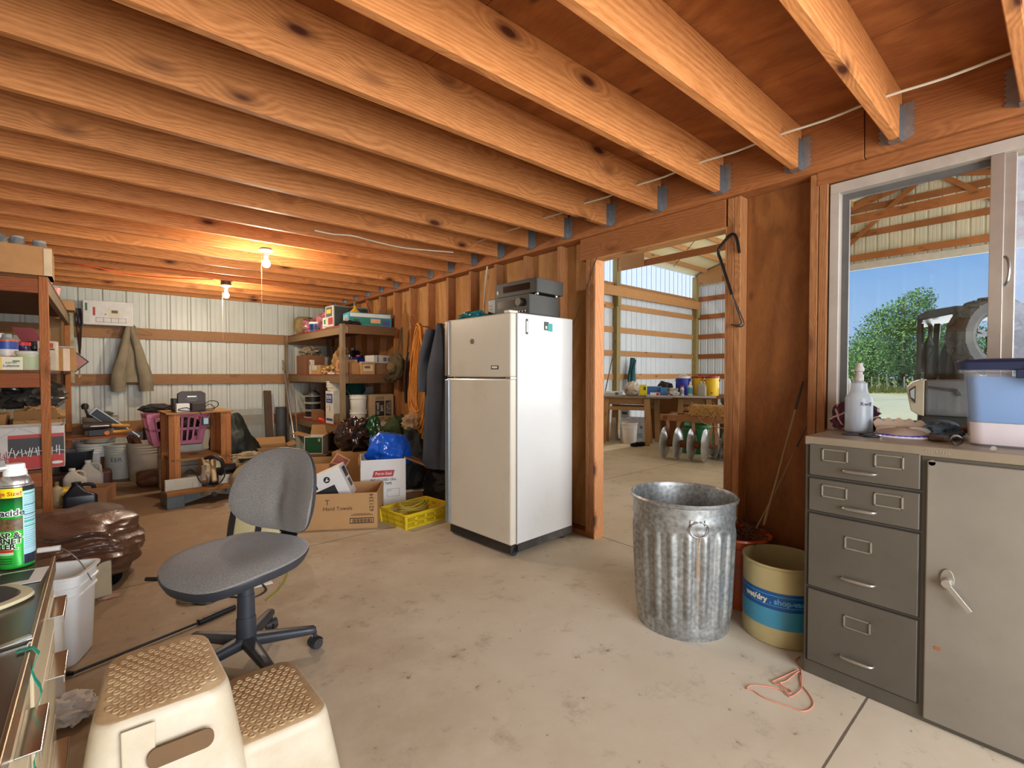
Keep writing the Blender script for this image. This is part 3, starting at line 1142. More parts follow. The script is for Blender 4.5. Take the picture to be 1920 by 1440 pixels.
# ---- grey steel cabinet
t = NT('worn_grey_enamel')
v = t.coords()
n = t.noise(v, 1.6, 6, 0.65)
cc = t.ramp(n, [(0.3, srgb('4e483e')), (0.7, srgb('5f584d'))])
n2 = t.noise(v, 7, 8, 0.75)
cc = t.mix(t.ramp(n2, [(0.60, G), (0.74, (0.35,) * 3)]), cc, srgb('3e352a'))
n3 = t.noise(v, 2.6, 8, 0.8)
cc = t.mix(t.ramp(n3, [(0.64, G), (0.76, (0.4,) * 3)]), cc, srgb('8c8880'))
t.link(cc, t.p.inputs['Base Color'])
t.p.inputs['Roughness'].default_value = 0.42
t.p.inputs['Metallic'].default_value = 0.15
CAB = t.m
t = NT('worn_pale_grey_enamel')
v = t.coords()
n = t.noise(v, 1.4, 6, 0.65)
cc = t.ramp(n, [(0.3, srgb('70685c')), (0.7, srgb('867d70'))])
n2 = t.noise(v, 9, 8, 0.75)
cc = t.mix(t.ramp(n2, [(0.66, G), (0.76, (0.4,) * 3)]), cc, srgb('5a4a38'))
t.link(cc, t.p.inputs['Base Color'])
t.p.inputs['Roughness'].default_value = 0.42
CABD = t.m
fc = thing('steel_cabinet', 'grey steel office cabinet with four file drawers and a cupboard door under the window', 'cabinet', (2.204, 0.712, 0))
CW, CH, CD = 0.98, 0.985, 0.56
def fy(y):
    return y - 0.712
b = B()
b.box((0.004, -CW, 0.0), (CD, 0, CH - 0.035))
b.obj('carcass', CAB, fc, bevel=0.003)
o = B().box((-0.002, -CW, CH - 0.035), (CD, 0.002, CH)).obj('top', M('8a7c68', 0.35, 0.2, 0.15, 3, dirt=0.3, dirtc='4a3c2c'), fc, bevel=0.004)
text(fc, 'ALL-STEEL', 0.013, (-0.0026, fy(0.30), CH - 0.017), (0, -1, 0), (0, 0, 1), M('b8b4aa', 0.3, 0.6), name='maker_plate', sx=1.2)
NICK = M('a8a296', 0.3, 0.75, 0.15, 30, dirt=0.3, dirtc='7a6040')
DR = []
for k, (z0, z1) in enumerate(((0.829, 0.955), (0.684, 0.815), (0.372, 0.670), (0.062, 0.358))):
    d = B().box((-0.006, fy(0.345), z0), (0.003, fy(0.695), z1)).obj('drawer', CAB, fc, bevel=0.003)
    B().box((-0.0005, fy(0.340), z0 - 0.004), (0.0045, fy(0.700), z1 + 0.004)).obj('drawer_gap', M('211c17', 0.8), fc)
    if k < 2:
        lf = [(0.606, z0 + 0.087), (0.434, z0 + 0.087)]
        hz = z0 + 0.034
    else:
        lf = [(0.525, z0 + 0.21)]
        hz = z0 + 0.07
    for yy, zz in lf:
        f_ = B()
        wq, hq, tq = 0.088, 0.050, 0.006
        for (a0, b0, a1, b1) in ((-wq / 2, -hq / 2, wq / 2, -hq / 2 + tq), (-wq / 2, hq / 2 - tq, wq / 2, hq / 2), (-wq / 2, -hq / 2, -wq / 2 + tq, hq / 2), (wq / 2 - tq, -hq / 2, wq / 2, hq / 2)):
            f_.box((-0.010, fy(yy) + a0, zz + b0), (-0.005, fy(yy) + a1, zz + b1))
        f_.obj('label_holder', NICK, d, bevel=0.0012)
    hy = fy(0.524)
    pts = [(-0.006, hy + 0.054, hz), (-0.020, hy + 0.046, hz), (-0.024, hy + 0.02, hz), (-0.024, hy - 0.02, hz), (-0.020, hy - 0.046, hz), (-0.006, hy - 0.054, hz)]
    B().tube(smoothpath(pts, 4), [0.0035 + 0.003 * math.sin(PI * i / 20) for i in range(21)], 8).obj('pull', NICK, d, smooth=True)
d = B().box((-0.010, -CW + 0.02, 0.02), (0.003, fy(0.326), 0.937)).obj('door', CABD, fc, bevel=0.004)
hp = B().prism([(x_ * 0.019, y_ * 0.036) for x_, y_ in [(math.cos(a), math.sin(a)) for a in [2 * PI * i / 24 for i in range(24)]]], (-0.010, fy(0.267), 0.535), (0, -1, 0), (0, 0, 1), (-1, 0, 0), 0.006)
hp.obj('escutcheon', NICK, d, bevel=0.002)
hb_ = B().cyl((-0.014, fy(0.267), 0.527), (-0.040, fy(0.267), 0.527), 0.016, 0.014, 20)
hb_.beam((-0.036, fy(0.263), 0.522), (-0.040, fy(0.207), 0.452), 0.017, 0.007, up=(1, 0, 0))
hb_.obj('handle', M('c6c4be', 0.25, 0.85, 0.1), d, bevel=0.002)
B().cyl((-0.010, fy(0.313), CH - 0.055), (-0.002, fy(0.313), CH - 0.055), 0.010, n=20).obj('lock', NICK, fc, smooth=True)
patch(d, 'rust_spot', (-0.0105, fy(0.29), 0.285), 0.016, 0.012, M('9a5a30', 0.9), (0, -1, 0))

# ---- office chair
GF = NT('grey_woven_fabric')
v = GF.coords(rand=False)
wv = GF.noise(v, 420, 2, 0.6)
bg_ = GF.noise(v, 3.5, 3)
cc = GF.ramp(wv, [(0.3, srgb('5c5853')), (0.7, srgb('a29c95'))])
cc = GF.mix(GF.ramp(bg_, [(0.35, G), (0.75, (0.25,) * 3)]), cc, srgb('5e5a58'))
GF.link(cc, GF.p.inputs['Base Color'])
GF.p.inputs['Roughness'].default_value = 0.95
GF.p.inputs['Specular IOR Level'].default_value = 0.1
GF.p.inputs['Sheen Weight'].default_value = 0.25
GF.bump(wv, 0.35, 0.003)
FAB = GF.m
CPL = M('33363c', 0.42, 0, 0.12, 14, dirt=0.2, dirtc='8a7a62')
ch = thing('office_chair', 'armless grey fabric swivel chair on a dusty five-star base', 'chair', (0.452, 2.285, 0), 0)
SR = R(209)          # direction the chair faces


def cx_(fwd, side, z):
    return Vector((math.cos(SR) * fwd - math.sin(SR) * side, math.sin(SR) * fwd + math.cos(SR) * side, z))


sb = B()
rings = []
nr, na = 12, 64
def seat_out(a):
    e = 2.7
    ct, st = math.cos(a), math.sin(a)
    k = (abs(ct) ** e + abs(st) ** e) ** (-1 / e)
    x, y = k * ct * 0.250, k * st * 0.262
    y *= 1.0 - 0.10 * max(0, -x / 0.235)
    return x, y
top = []
for i in range(nr + 1):
    s_ = i / nr
    ring = []
    for j in range(na):
        x, y = seat_out(2 * PI * j / na)
        x, y = x * s_, y * s_
        z = 0.508 - 0.040 * s_ ** 6 - 0.012 * (1 - s_) ** 1 - 0.022 * max(0, (x - 0.10) / 0.13) ** 2 + 0.018 * max(0, (-x - 0.08) / 0.15) + 0.016 * (y / 0.25) ** 2 - 0.006
        ring.append(cx_(x + 0.03, y, z))
    rings.append(ring)
for dz, k in ((-0.012, 1.004), (-0.02, 0.985)):
    rings.append([cx_(seat_out(2 * PI * j / na)[0] * k + 0.03, seat_out(2 * PI * j / na)[1] * k, rings[nr][j].z + dz) for j in range(na)])
B().loft(rings[1:], caps=True).obj('seat', FAB, ch, smooth=True)
pan = [[cx_(seat_out(2 * PI * j / na)[0] * k + 0.03, seat_out(2 * PI * j / na)[1] * k, rings[nr][j].z + dz) for j in range(na)] for k, dz in ((1.008, -0.008), (1.012, -0.018), (0.96, -0.045), (0.80, -0.056), (0.3, -0.058))]
B().loft(pan).obj('seat_pan', CPL, ch, smooth=True)
# backrest
BT = R(-10)


def bk(xx, zz, out):
    """xx sideways, zz up from the backrest centre, out towards the sitter"""
    return cx_(-0.215 + out + math.sin(BT) * zz * -1 * -1 + 0.07 * (xx / 0.22) ** 2, xx, 0.702 + zz * math.cos(BT))


def bo(a):
    e = 3.0
    ct, st = math.cos(a), math.sin(a)
    k = (abs(ct) ** e + abs(st) ** e) ** (-1 / e)
    x, z = k * ct * 0.238, k * st * 0.187
    x *= 1.0 - 0.16 * max(0, z / 0.195) ** 1.3
    return x, z
rings = []
for i in range(1, nr + 1):
    s_ = i / nr
    rings.append([bk(bo(2 * PI * j / na)[0] * s_, bo(2 * PI * j / na)[1] * s_, 0.034 - 0.034 * s_ ** 5 - 0.022 * math.exp(-((bo(2 * PI * j / na)[0] * s_) / 0.035) ** 2) * math.exp(-((bo(2 * PI * j / na)[1] * s_ + 0.04) / 0.12) ** 2) + 0.014 * math.exp(-((bo(2 * PI * j / na)[1] * s_ + 0.06) / 0.07) ** 2)) for j in range(na)])
rings.append([bk(bo(2 * PI * j / na)[0] * 0.995, bo(2 * PI * j / na)[1] * 0.995, -0.008) for j in range(na)])
B().loft(rings, caps='start').obj('backrest', FAB, ch, smooth=True)
sh = [[bk(bo(2 * PI * j / na)[0] * k, bo(2 * PI * j / na)[1] * k, dz) for j in range(na)] for k, dz in ((1.008, -0.004), (1.01, -0.014), (0.9, -0.034), (0.5, -0.045), (0.1, -0.048))]
B().loft(sh, caps='end').obj('back_shell', CPL, ch, smooth=True)
bl_ = B()
for k in range(9):
    z = 0.43 + k * 0.014
    c_ = cx_(-0.235, 0, z)
    bl_.lathe([(0.030, -0.002), (0.040, 0.004), (0.030, 0.010)], 20, c=c_)
bl_.obj('bellows', M('141416', 0.5), ch, smooth=True)
B().beam(cx_(-0.24, 0, 0.425), cx_(-0.03, 0, 0.40), 0.05, 0.014).beam(cx_(-0.255, 0, 0.42), cx_(-0.262, 0, 0.68), 0.045, 0.010, up=cx_(1, 0, 0)).obj('back_bar', BLKMET, ch)
B().beam(cx_(-0.12, 0, 0.405), cx_(0.12, 0, 0.405), 0.14, 0.035).obj('mechanism', BLKMET, ch, bevel=0.006)
lv = B().tube([(0, 0, 0.362), (-0.18, 0.154, 0.362), (-0.23, 0.196, 0.362), (-0.325, 0.277, 0.362)], [0.006, 0.006, 0.009, 0.009], 10)
lv.obj('lever', M('17171a', 0.35), ch, smooth=True)
for k, (z0, z1, r_) in enumerate(((0.30, 0.40, 0.030), (0.205, 0.30, 0.034), (0.085, 0.205, 0.039))):
    B().cyl((0, 0, z0), (0, 0, z1), r_ + 0.001, r_ - 0.001, 32).obj('column_sleeve', CPL, ch, smooth=True)
for k, a in enumerate((-84, -17, 56, 128, 200)):
    a = R(a)
    u_ = Vector((math.cos(a), math.sin(a), 0))
    lg = B()
    rr_ = []
    for q in range(9):
        s_ = q / 8
        c_ = u_ * (0.02 + 0.245 * s_) + Vector((0, 0, 0.098 - 0.012 * s_))
        wq, hq = 0.030 - 0.010 * s_, 0.026 - 0.009 * s_
        sd = Vector((-u_.y, u_.x, 0))
        ring = []
        for (px, pz) in rr(wq * 2, hq * 2, min(wq, hq) * 0.8, 4):
            ring.append(c_ + sd * px + Vector((0, 0, pz)))
        rr_.append(ring)
    rr_.append([u_ * 0.277 + Vector((0, 0, 0.084)) + (p - (u_ * 0.265 + Vector((0, 0, 0.086)))) * 0.55 for p in rr_[-1]])
    lg.loft(rr_)
    l_ = lg.obj('leg', CPL, ch, smooth=True)
    c_ = u_ * 0.272
    dr = R(30 + 77 * k)
    q_ = Vector((math.cos(dr), math.sin(dr), 0))
    cb = B()
    for s_ in (-1, 1):
        cb.cyl(c_ + q_ * 0.004 * s_ + Vector((0, 0, 0.026)), c_ + q_ * 0.025 * s_ + Vector((0, 0, 0.026)), 0.026, 0.023, 24)
    cb.cyl(c_ + Vector((0, 0, 0.035)), c_ + Vector((0, 0, 0.078)), 0.008, n=12)
    hood = [[c_ + q_ * (0.019 * sx_) + Vector((-q_.y, q_.x, 0)) * (0.030 * math.cos(b_)) + Vector((0, 0, 0.026 + 0.030 * math.sin(b_))) for b_ in [R(20 + 15 * i) for i in range(11)]] for sx_ in (-1, 1)]
    cb.loft(hood, caps=False, closed=False)
    cb.obj('caster', M('2c2e33', 0.45, 0, 0.2, dirt=0.3, dirtc='8a7a60'), l_, smooth=True)

# ---- two-step stool
CRM = NT('dusty_cream_plastic')
v = CRM.coords()
n = CRM.noise(v, 6, 7, 0.7)
cc = CRM.ramp(n, [(0.3, srgb('bfae90')), (0.7, srgb('d2c6ae'))])
CRM.link(cc, CRM.p.inputs['Base Color'])
CRM.p.inputs['Roughness'].default_value = 0.45
CREAM = CRM.m
TR = NT('dirty_tread')
v = TR.coords()
n = TR.noise(v, 9, 7, 0.7)
cc = TR.ramp(n, [(0.3, srgb('a8855c')), (0.6, srgb('c8ab80')), (0.75, srgb('d8c39c'))])
TR.link(cc, TR.p.inputs['Base Color'])
TR.p.inputs['Roughness'].default_value = 0.7
TREAD = TR.m
ss = thing('step_stool', 'cream plastic two-step stool with dimpled brown-stained treads in front of the desk', 'stool', (0.115, 1.665, 0), R(-2))


def trapring(hx, hy, z, cx=0, cy=0, notch=0.0, r_=0.05, n=5):
    pts = rr(hx * 2, hy * 2, r_, n)
    return [(cx + x * (1 - 0.22 * max(0, y / hy) ** 1.6), cy + y, z) for x, y in pts]


def stoolblock(cx, hx, hy, ztop, slope, name):
    b = B()
    rings = [trapring(hx + slope * ztop, hy + slope * ztop, 0.0, cx), trapring(hx + slope * 0.03, hy + slope * 0.03, ztop - 0.03, cx), trapring(hx, hy, ztop - 0.008, cx), trapring(hx - 0.008, hy - 0.008, ztop, cx)]
    b.loft(rings)
    return b.obj(name, CREAM, ss, smooth=True)


up_ = stoolblock(0.0, 0.145, 0.185, 0.395, 0.16, 'upper_step')
lo_ = stoolblock(0.275, 0.135, 0.185, 0.205, 0.16, 'lower_step')
def tread(cx, hx, hy, zt, par, name):
    b = B()
    b.loft([trapring(hx - 0.006, hy - 0.006, zt, cx, r_=0.045), trapring(hx - 0.008, hy - 0.008, zt + 0.0015, cx, r_=0.045)])
    y = -hy + 0.032
    row = 0
    while y < hy - 0.03:
        x = -hx + 0.034 + (0.013 if row % 2 else 0)
        while x < hx - 0.03:
            if not (abs(x) > hx - 0.05 and abs(y) > hy - 0.05) and abs(x) < (hx - 0.018) * (1 - 0.22 * max(0, y / hy) ** 1.6):
                b.lathe([(0.0092, 0.0), (0.0088, 0.003), (0.0065, 0.0035), (0.0055, 0.0022), (0.0, 0.002)], 14, c=(cx + x, y, zt + 0.001))
            x += 0.026
        y += 0.0225
        row += 1
    return b.obj(name, TREAD, par, smooth=True)
tread(0.0, 0.145, 0.185, 0.395, up_, 'tread')
tread(0.275, 0.135, 0.185, 0.205, lo_, 'tread')
# grip slot in the near side of the upper step
B().prism(rr(0.14, 0.045, 0.02), (0.03, -0.222, 0.300), (1, 0, 0), (0, 0.16, 1), (0, -1, 0), 0.004).obj('grip_slot', M('6e5234', 0.8), up_)
pl = B()
pl.prism([(-0.028, 0.0), (0.028, 0.0), (0.034, 0.36), (-0.034, 0.36)][::-1], (-0.055, -0.246, 0.02), (1, 0, 0), (0, 0.13, 1), (0, -1, 0), 0.006)
pl.obj('moulded_rib', CREAM, up_, bevel=0.004)

# ================================================================ THE SHOP: LAMPS, SHELVES, CLUTTER
# ---- two bare bulbs
def bulb(loc, label, base_mat, watts, box):
    t_ = thing('ceiling_light', label, 'light', loc)
    if box:
        B().cyl((0, 0, -0.045), (0, 0, 0), 0.055, 0.05, 24).obj('junction_box', base_mat, t_, smooth=True)
        zt = -0.045
    else:
        B().cyl((0, 0, -0.012), (0, 0, 0), 0.045, n=24).obj('junction_box', M('4a4038', 0.6), t_, smooth=True)
        zt = -0.012
    B().lathe([(0.056, zt), (0.058, zt - 0.008), (0.03, zt - 0.022), (0.022, zt - 0.05), (0.018, zt - 0.055), (0, zt - 0.055)], 28).obj('lamp_holder', M('ece8e0', 0.35), t_, smooth=True)
    e = NT('glowing_bulb')
    e.p.inputs['Emission Color'].default_value = (1.0, 0.90, 0.74, 1)
    e.p.inputs['Emission Strength'].default_value = 14.0
    pr = [(0.013, 0), (0.014, -0.018), (0.022, -0.034), (0.030, -0.050), (0.032, -0.064), (0.028, -0.080), (0.017, -0.091), (0.0, -0.095)]
    B().lathe([(r_, z + zt - 0.052) for r_, z in pr], 28).obj('bulb', e.m, t_, smooth=True)
    B().tube([(-0.035, 0.0, zt - 0.02), (-0.037, 0, zt - 0.3), (-0.036, 0, zt - 0.62)], 0.0011, 5).obj('pull_string', M('d8d0bc', 0.8), t_)
    lp = light('bulb_light', 'POINT', Vector(loc) + Vector((0, 0, zt - 0.19)), watts, (1.0, 0.86, 0.66), shadow_soft_size=0.04)
    return t_


bulb((1.05, 4.40, 2.29), 'bare lit bulb in a white holder, the nearer of the two ceiling lights', WHITE, 50, False)
bulb((1.07, 6.24, 2.29), 'bare lit bulb on a dark round box, the farther of the two ceiling lights', M('3a3430', 0.5), 48, True)

# ---- wires and cables overhead
WIRE = M('cfc6b0', 0.5, 0, 0.1)
b = B()
pts = []
for k, y in enumerate(JY[4:14]):
    pts.append((2.47 + 0.006 * (k % 2), y, 2.385))
    pts.append((2.475, y + 0.2, 2.377))
for i in range(0, len(pts) - 1):
    pass
o = B().tube(smoothpath(pts, 3), 0.0055, 8).obj('cable', WIRE, smooth=True)
tag(o, 'long pale electric cable threaded through the joists beside the right wall', 'cable')
o = B().tube(smoothpath([at(590, 432, z=2.288), at(625, 439, z=2.286), at(660, 442, z=2.28), at(700, 452, z=2.286), at(760, 465, z=2.285), at(850, 473, z=2.288)], 4), 0.005, 6).obj('cable', WIRE, smooth=True)
tag(o, 'short sagging white cable running under the joists right of the bulbs', 'cable')
o = B().tube(smoothpath([at(137, 492, z=2.286), at(190, 503, z=2.268), at(240, 514, z=2.262), at(320, 521, z=2.262), at(400, 524, z=2.282)], 4), 0.006, 6).obj('hanging_cable', M('d8542c', 0.45), smooth=True)
tag(o, 'orange cord sagging under the joists at the upper left', 'cord')
o = B().tube([(2.768, 3.60, 2.255), (2.762, 3.62, 2.10), (2.766, 3.66, 1.80)], 0.008, 8).obj('conduit', M('c8bfae', 0.5), smooth=True)
tag(o, 'short white conduit dropping from the beam behind the stereo', 'conduit')
o = B().tube(smoothpath([(2.775, 2.52, 1.62), (2.772, 2.45, 1.75), (2.772, 2.36, 1.93), (2.774, 2.32, 2.03), (2.778, 2.29, 2.095)], 4), 0.003, 6).obj('wire', M('3a2c20', 0.6), smooth=True)
tag(o, 'thin dark wire looping from the stereo up to the doorway corner', 'wire')

# ---- bent steel bar with a hook by the doorway
hk = thing('hay_hook', 'bent dark steel bar hanging by its crook on the right doorpost', 'hook', (2.765, 1.31, 1.9))
HM = M('2b2826', 0.4, 0.7, 0.2)
h0 = Vector((2.765, 1.31, 1.9))
P_ = [at(1386, 474, x=2.755), at(1383, 455, x=2.755), at(1378, 441, x=2.755), at(1369, 441, x=2.755), at(1350, 463, x=2.755), at(1347, 475, x=2.755), at(1352, 490, x=2.755), at(1372, 552, x=2.755)]
B().tube([p - h0 for p in smoothpath(P_, 4)], 0.0085, 10).obj('bar', HM, hk, smooth=True)
Q_ = [at(1372, 552, x=2.755), at(1388, 600, x=2.755), at(1389, 607, x=2.755), at(1381, 610, x=2.752), at(1371, 609, x=2.75)]
B().tube([p - h0 for p in smoothpath(Q_, 4)], 0.0045, 8).obj('hook', M('6a6460', 0.3, 0.8), hk, smooth=True)
Q_ = [at(1372, 552, x=2.75), at(1392, 598, x=2.75), at(1394, 608, x=2.75), at(1390, 612, x=2.748), at(1378, 612, x=2.746)]
B().tube([p - h0 for p in smoothpath(Q_, 4)], 0.0045, 8).obj('hook', M('6a6460', 0.3, 0.8), hk, smooth=True)


# ---- generic builders
def carton(name, label, cat, loc, rz, w, d, h, mat=None, inner=None, open_=False, flaps=(), group=None, flap_len=None, tape=False, tilt=None, bevel=0.002):
    """box with front at -y; flaps: list of (side, angle from vertical, length)"""
    mat = mat or CARD
    inner = inner or CARDIN
    t_ = thing(name, label, cat, loc, rz, group, rot=tilt)
    if open_:
        th = 0.005
        b = B()
        b.box((-w / 2, -d / 2, 0), (w / 2, d / 2, th))
        b.box((-w / 2, -d / 2, th), (w / 2, -d / 2 + th, h))
        b.box((-w / 2, d / 2 - th, th), (w / 2, d / 2, h))
        b.box((-w / 2, -d / 2 + th, th), (-w / 2 + th, d / 2 - th, h))
        b.box((w / 2 - th, -d / 2 + th, th), (w / 2, d / 2 - th, h))
        b.obj('carton', mat, t_)
        for sd, ang, ln in flaps:
            a = R(ang)
            if sd in 'fb':
                s_ = -1 if sd == 'f' else 1
                p0 = Vector((0, s_ * d / 2, h))
                dr = Vector((0, s_ * math.sin(a), math.cos(a)))
                B().beam(p0, p0 + dr * ln, w * 0.98, 0.004, up=Vector((0, -dr.z, dr.y))).obj('flap', inner, t_)
            else:
                s_ = -1 if sd == 'l' else 1
                p0 = Vector((s_ * w / 2, 0, h))
                dr = Vector((s_ * math.sin(a), 0, math.cos(a)))
                B().beam(p0, p0 + dr * ln, d * 0.98, 0.004, up=Vector((-dr.z, 0, dr.x))).obj('flap', inner, t_)
    else:
        B().box((-w / 2, -d / 2, 0), (w / 2, d / 2, h)).obj('carton', mat, t_, bevel=bevel)
        if tape:
            B().box((-0.025, -d / 2 - 0.001, h - 0.05), (0.025, d / 2 + 0.001, h + 0.001)).obj('tape', M('c9a878', 0.25), t_)
    t_['_w'] = 0
    del t_['_w']
    return t_


def plainbox(name, label, cat, loc, rz, w, d, h, mat, group=None, labels=(), tilt=None):
    """small packet: one mesh plus printed panels (face, x, z, w, h, colour)"""
    t_ = thing(name, label, cat, loc, rz, group, rot=tilt)
    B().box((-w / 2, -d / 2, 0), (w / 2, d / 2, h)).obj('carton', mat, t_, bevel=min(0.003, h * 0.05))
    for i, (f, x, z, lw, lh, c) in enumerate(labels):
        m_ = M(c, 0.5) if isinstance(c, str) else c
        e_ = 0.0004 * (i + 1)
        if f == 'f':
            patch(t_, 'printed_panel', (x, -d / 2 - e_, z), lw, lh, m_)
        elif f == 'r':
            patch(t_, 'printed_panel', (w / 2 + e_, x, z), lw, lh, m_, (0, 1, 0))
        elif f == 'l':
            patch(t_, 'printed_panel', (-w / 2 - e_, x, z), lw, lh, m_, (0, -1, 0))
        elif f == 't':
            patch(t_, 'printed_panel', (x, z, h + e_), lw, lh, m_, (1, 0, 0), (0, 1, 0))
    return t_


BKT = M('dcd8c8', 0.45, 0, 0.05, dirt=0.22, dirtc='a8997a')


def bucket(label, loc, r0=0.13, r1=0.15, h=0.37, mat=None, lid=False, bail=60, group=None, name='bucket', rz=0.0, ribs=3, n=40, tilt=None, lidmat=None):
    mat = mat or BKT
    t_ = thing(name, label, 'bucket', loc, rz, group, rot=tilt)
    k = (r1 - r0) / h
    p = [(r0 - 0.005, 0), (r0, 0.006)]
    z = h * 0.72
    p.append((r0 + k * z, z))
    for i in range(ribs):
        zz = h * (0.74 + 0.07 * i)
        p += [(r0 + k * zz, zz), (r0 + k * zz + 0.008, zz + 0.003), (r0 + k * zz + 0.008, zz + 0.008), (r0 + k * zz + 0.001, zz + 0.011)]
    p += [(r1, h * 0.97), (r1 + 0.006, h * 0.975), (r1 + 0.006, h)]
    if lid:
        p += [(r1, h)]
        B().lathe(p, n).obj('body', mat, t_, smooth=True)
        q = [(r1 + 0.008, h - 0.022), (r1 + 0.010, h - 0.018), (r1 + 0.010, h + 0.004), (r1, h + 0.007), (r1 - 0.012, h + 0.007), (r1 - 0.014, h + 0.001), (0, h + 0.001)]
        B().lathe(q, n).obj('lid', lidmat or mat, t_, smooth=True)
    else:
        p += [(r1 - 0.003, h), (r0 + k * z - 0.004, z), (r0 - 0.003, 0.01), (0, 0.01)]
        B().lathe(p, n).obj('body', mat, t_, smooth=True)
    if bail is not None:
        a = R(bail)
        rb = r1 + 0.010
        zb = h * 0.84
        pts = [Vector((rb * math.cos(q), -rb * math.sin(q) * math.sin(a), zb + rb * math.sin(q) * math.cos(a))) for q in [PI * i / 16 for i in range(17)]]
        B().tube(pts, 0.0018, 6).obj('bail', DULLST, t_, smooth=True)
        m_ = pts[8]
        B().cyl(m_ - Vector((0.04, 0, 0)), m_ + Vector((0.04, 0, 0)), 0.008, n=10).obj('grip', WHITE, t_, smooth=True)
    return t_


def jug(name, label, loc, w, d, h, mat, cap, rz=0, group=None, hz=0.62, cat='jug'):
    t_ = thing(name, label, cat, loc, rz, group)
    sec = [(0.94, 0.0), (1.0, 0.02), (1.0, hz), (0.9, hz + 0.09), (0.55, hz + 0.22), (0.24, 0.90), (0.20, 0.93)]
    rings = []
    for k_, z_ in sec:
        e = 0.2 if z_ > 0.85 else 0.02
        ww, dd = (w * k_, d * k_) if z_ < 0.85 else (w * k_, w * k_)
        r_ = min(ww, dd) * (0.49 if z_ > 0.85 else 0.28)
        ox = -w * 0.12 * min(1, max(0, (z_ - hz) / 0.2))
        rings.append([(ox + x, y, z_ * h) for x, y in rr(ww, dd, r_, 6)])
    B().loft(rings).obj('body', mat, t_, smooth=True)
    B().cyl((-w * 0.12, 0, h * 0.92), (-w * 0.12, 0, h), w * 0.14, n=20).obj('cap', cap, t_, smooth=True)
    pts = [(0.0, 0, h * 0.86), (w * 0.18, 0, h * 0.88), (w * 0.36, 0, h * 0.80), (w * 0.40, 0, h * (hz + 0.04)), (w * 0.36, 0, h * (hz - 0.06))]
    B().tube(smoothpath(pts, 4), w * 0.065, 8).obj('handle', mat, t_, smooth=True)
    return t_


def bottle(name, label, loc, r_, h, mat, cap, group=None, neck=0.4, cat='bottle', band=None, rz=0):
    t_ = thing(name, label, cat, loc, rz, group)
    B().lathe([(r_ * 0.9, 0), (r_, 0.004), (r_, h * 0.66), (r_ * 0.8, h * 0.74), (r_ * neck, h * 0.82), (r_ * neck, h * 0.88), (0, h * 0.88)], 28).obj('body', mat, t_, smooth=True)
    B().lathe([(r_ * neck * 1.15, h * 0.86), (r_ * neck * 1.15, h * 0.98), (r_ * neck * 0.9, h), (0, h)], 20).obj('cap', cap, t_, smooth=True)
    if band:
        B().lathe([(r_ * 1.004, h * 0.14), (r_ * 1.01, h * 0.15), (r_ * 1.01, h * 0.58), (r_ * 1.004, h * 0.59)], 28, close=False).obj('printed_band', M(band, 0.4), t_, smooth=True)
    return t_


def one(name, label, cat, b, mat, group=None, kind=None, loc=None, center=True, **kw):
    o_ = b.obj(name, mat, None, loc=loc, center=center, **kw)
    return tag(o_, label, cat, group, kind)


# ---- right-hand shelving
SHW = wood('8a7452', '6a5438', 'y', 0.3, 1.3, wear=0.25)
SHX = wood('7c5c3a', '5e4028', 'x', 0.3, 1.3, wear=0.25)
SHZ = wood('9a8466', '76603f', 'z', 0.4, 1.3, wear=0.3)
SBOARD = M('8a3a24', 0.7, 0, 0.2, dirt=0.3, dirtc='5a3a26')
sx0, sx1, sy0, sy1 = 2.125, 2.765, 5.44, 7.72
sh_ = thing('wooden_shelving', 'deep wooden shelving with three decks in the far right corner', 'shelving', (sx0, sy0, 0))
for (px, py) in ((sx0 - 0.0, sy0 - 0.0), (sx0, sy1 - 0.04), (sx1 - 0.04, sy1 - 0.04)):
    ztop = 1.82
    B().box((px - sx0 - (0.04 if px == sx0 else 0), py - sy0, 0), (px - sx0 + (0.0 if px == sx0 else 0.038), py - sy0 + 0.09 if py == sy0 else py - sy0 + 0.04, ztop)).obj('post', SHZ, sh_, bevel=0.003)
for z in (0.62, 1.235, 1.815):
    B().box((0.0, 0.005, z - 0.02), (sx1 - sx0 - 0.002, sy1 - sy0, z)).obj('shelf_board', SBOARD, sh_)
    B().box((-0.0, 0.0, z - 0.105), (0.036, sy1 - sy0, z - 0.021)).obj('rail', SHW, sh_, bevel=0.003)
    B().box((0.04, -0.002, z - 0.105), (sx1 - sx0, 0.036, z - 0.003)).obj('rail', SHX, sh_, bevel=0.003)
B().box((sx1 - sx0 - 0.02, 0.04, 0.02), (sx1 - sx0 - 0.005, sy1 - sy0, 0.5)).obj('back_panel', M('3c2a1c', 0.9), sh_)

T1, T2, T3 = 1.816, 1.236, 0.621
# top deck
o = one('paper_sack', 'brown woven-look sack with red lettering at the far end of the top deck', 'sack', lump((0.15, 0.10, 0.15), 5, 0.12, 2.2, 4, 0.12, squash=lambda p: Vector((max(-0.85, min(0.85, p.x)) * 1.1, max(-.8, min(.8, p.y)) * 1.1, max(-0.9, min(0.8, p.z))))), M('8f7a4c', 0.85, 0, 0.2, 12, bump=0.5), loc=(2.25, 7.30, T1), center=False, smooth=True)
text(o, 'HALF', 0.085, (-0.03, -0.112, 0.13), (0.12, -0.02, 1), (-1, -0.1, 0.12), M('7e2c20', 0.8), sx=1.0)
pinkm = M('c47f88', 0.35, 0, 0.25, 6, coat=0.4)
one('insulation_bag', 'pink plastic wrapped insulation heaped against the back wall, larger bundle', 'bag', lump((0.28, 0.30, 0.15), 9, 0.35, 1.6, 5, 0.3, ridge=True), pinkm, group=None, loc=(2.47, 7.12, T1), center=False, smooth=True)
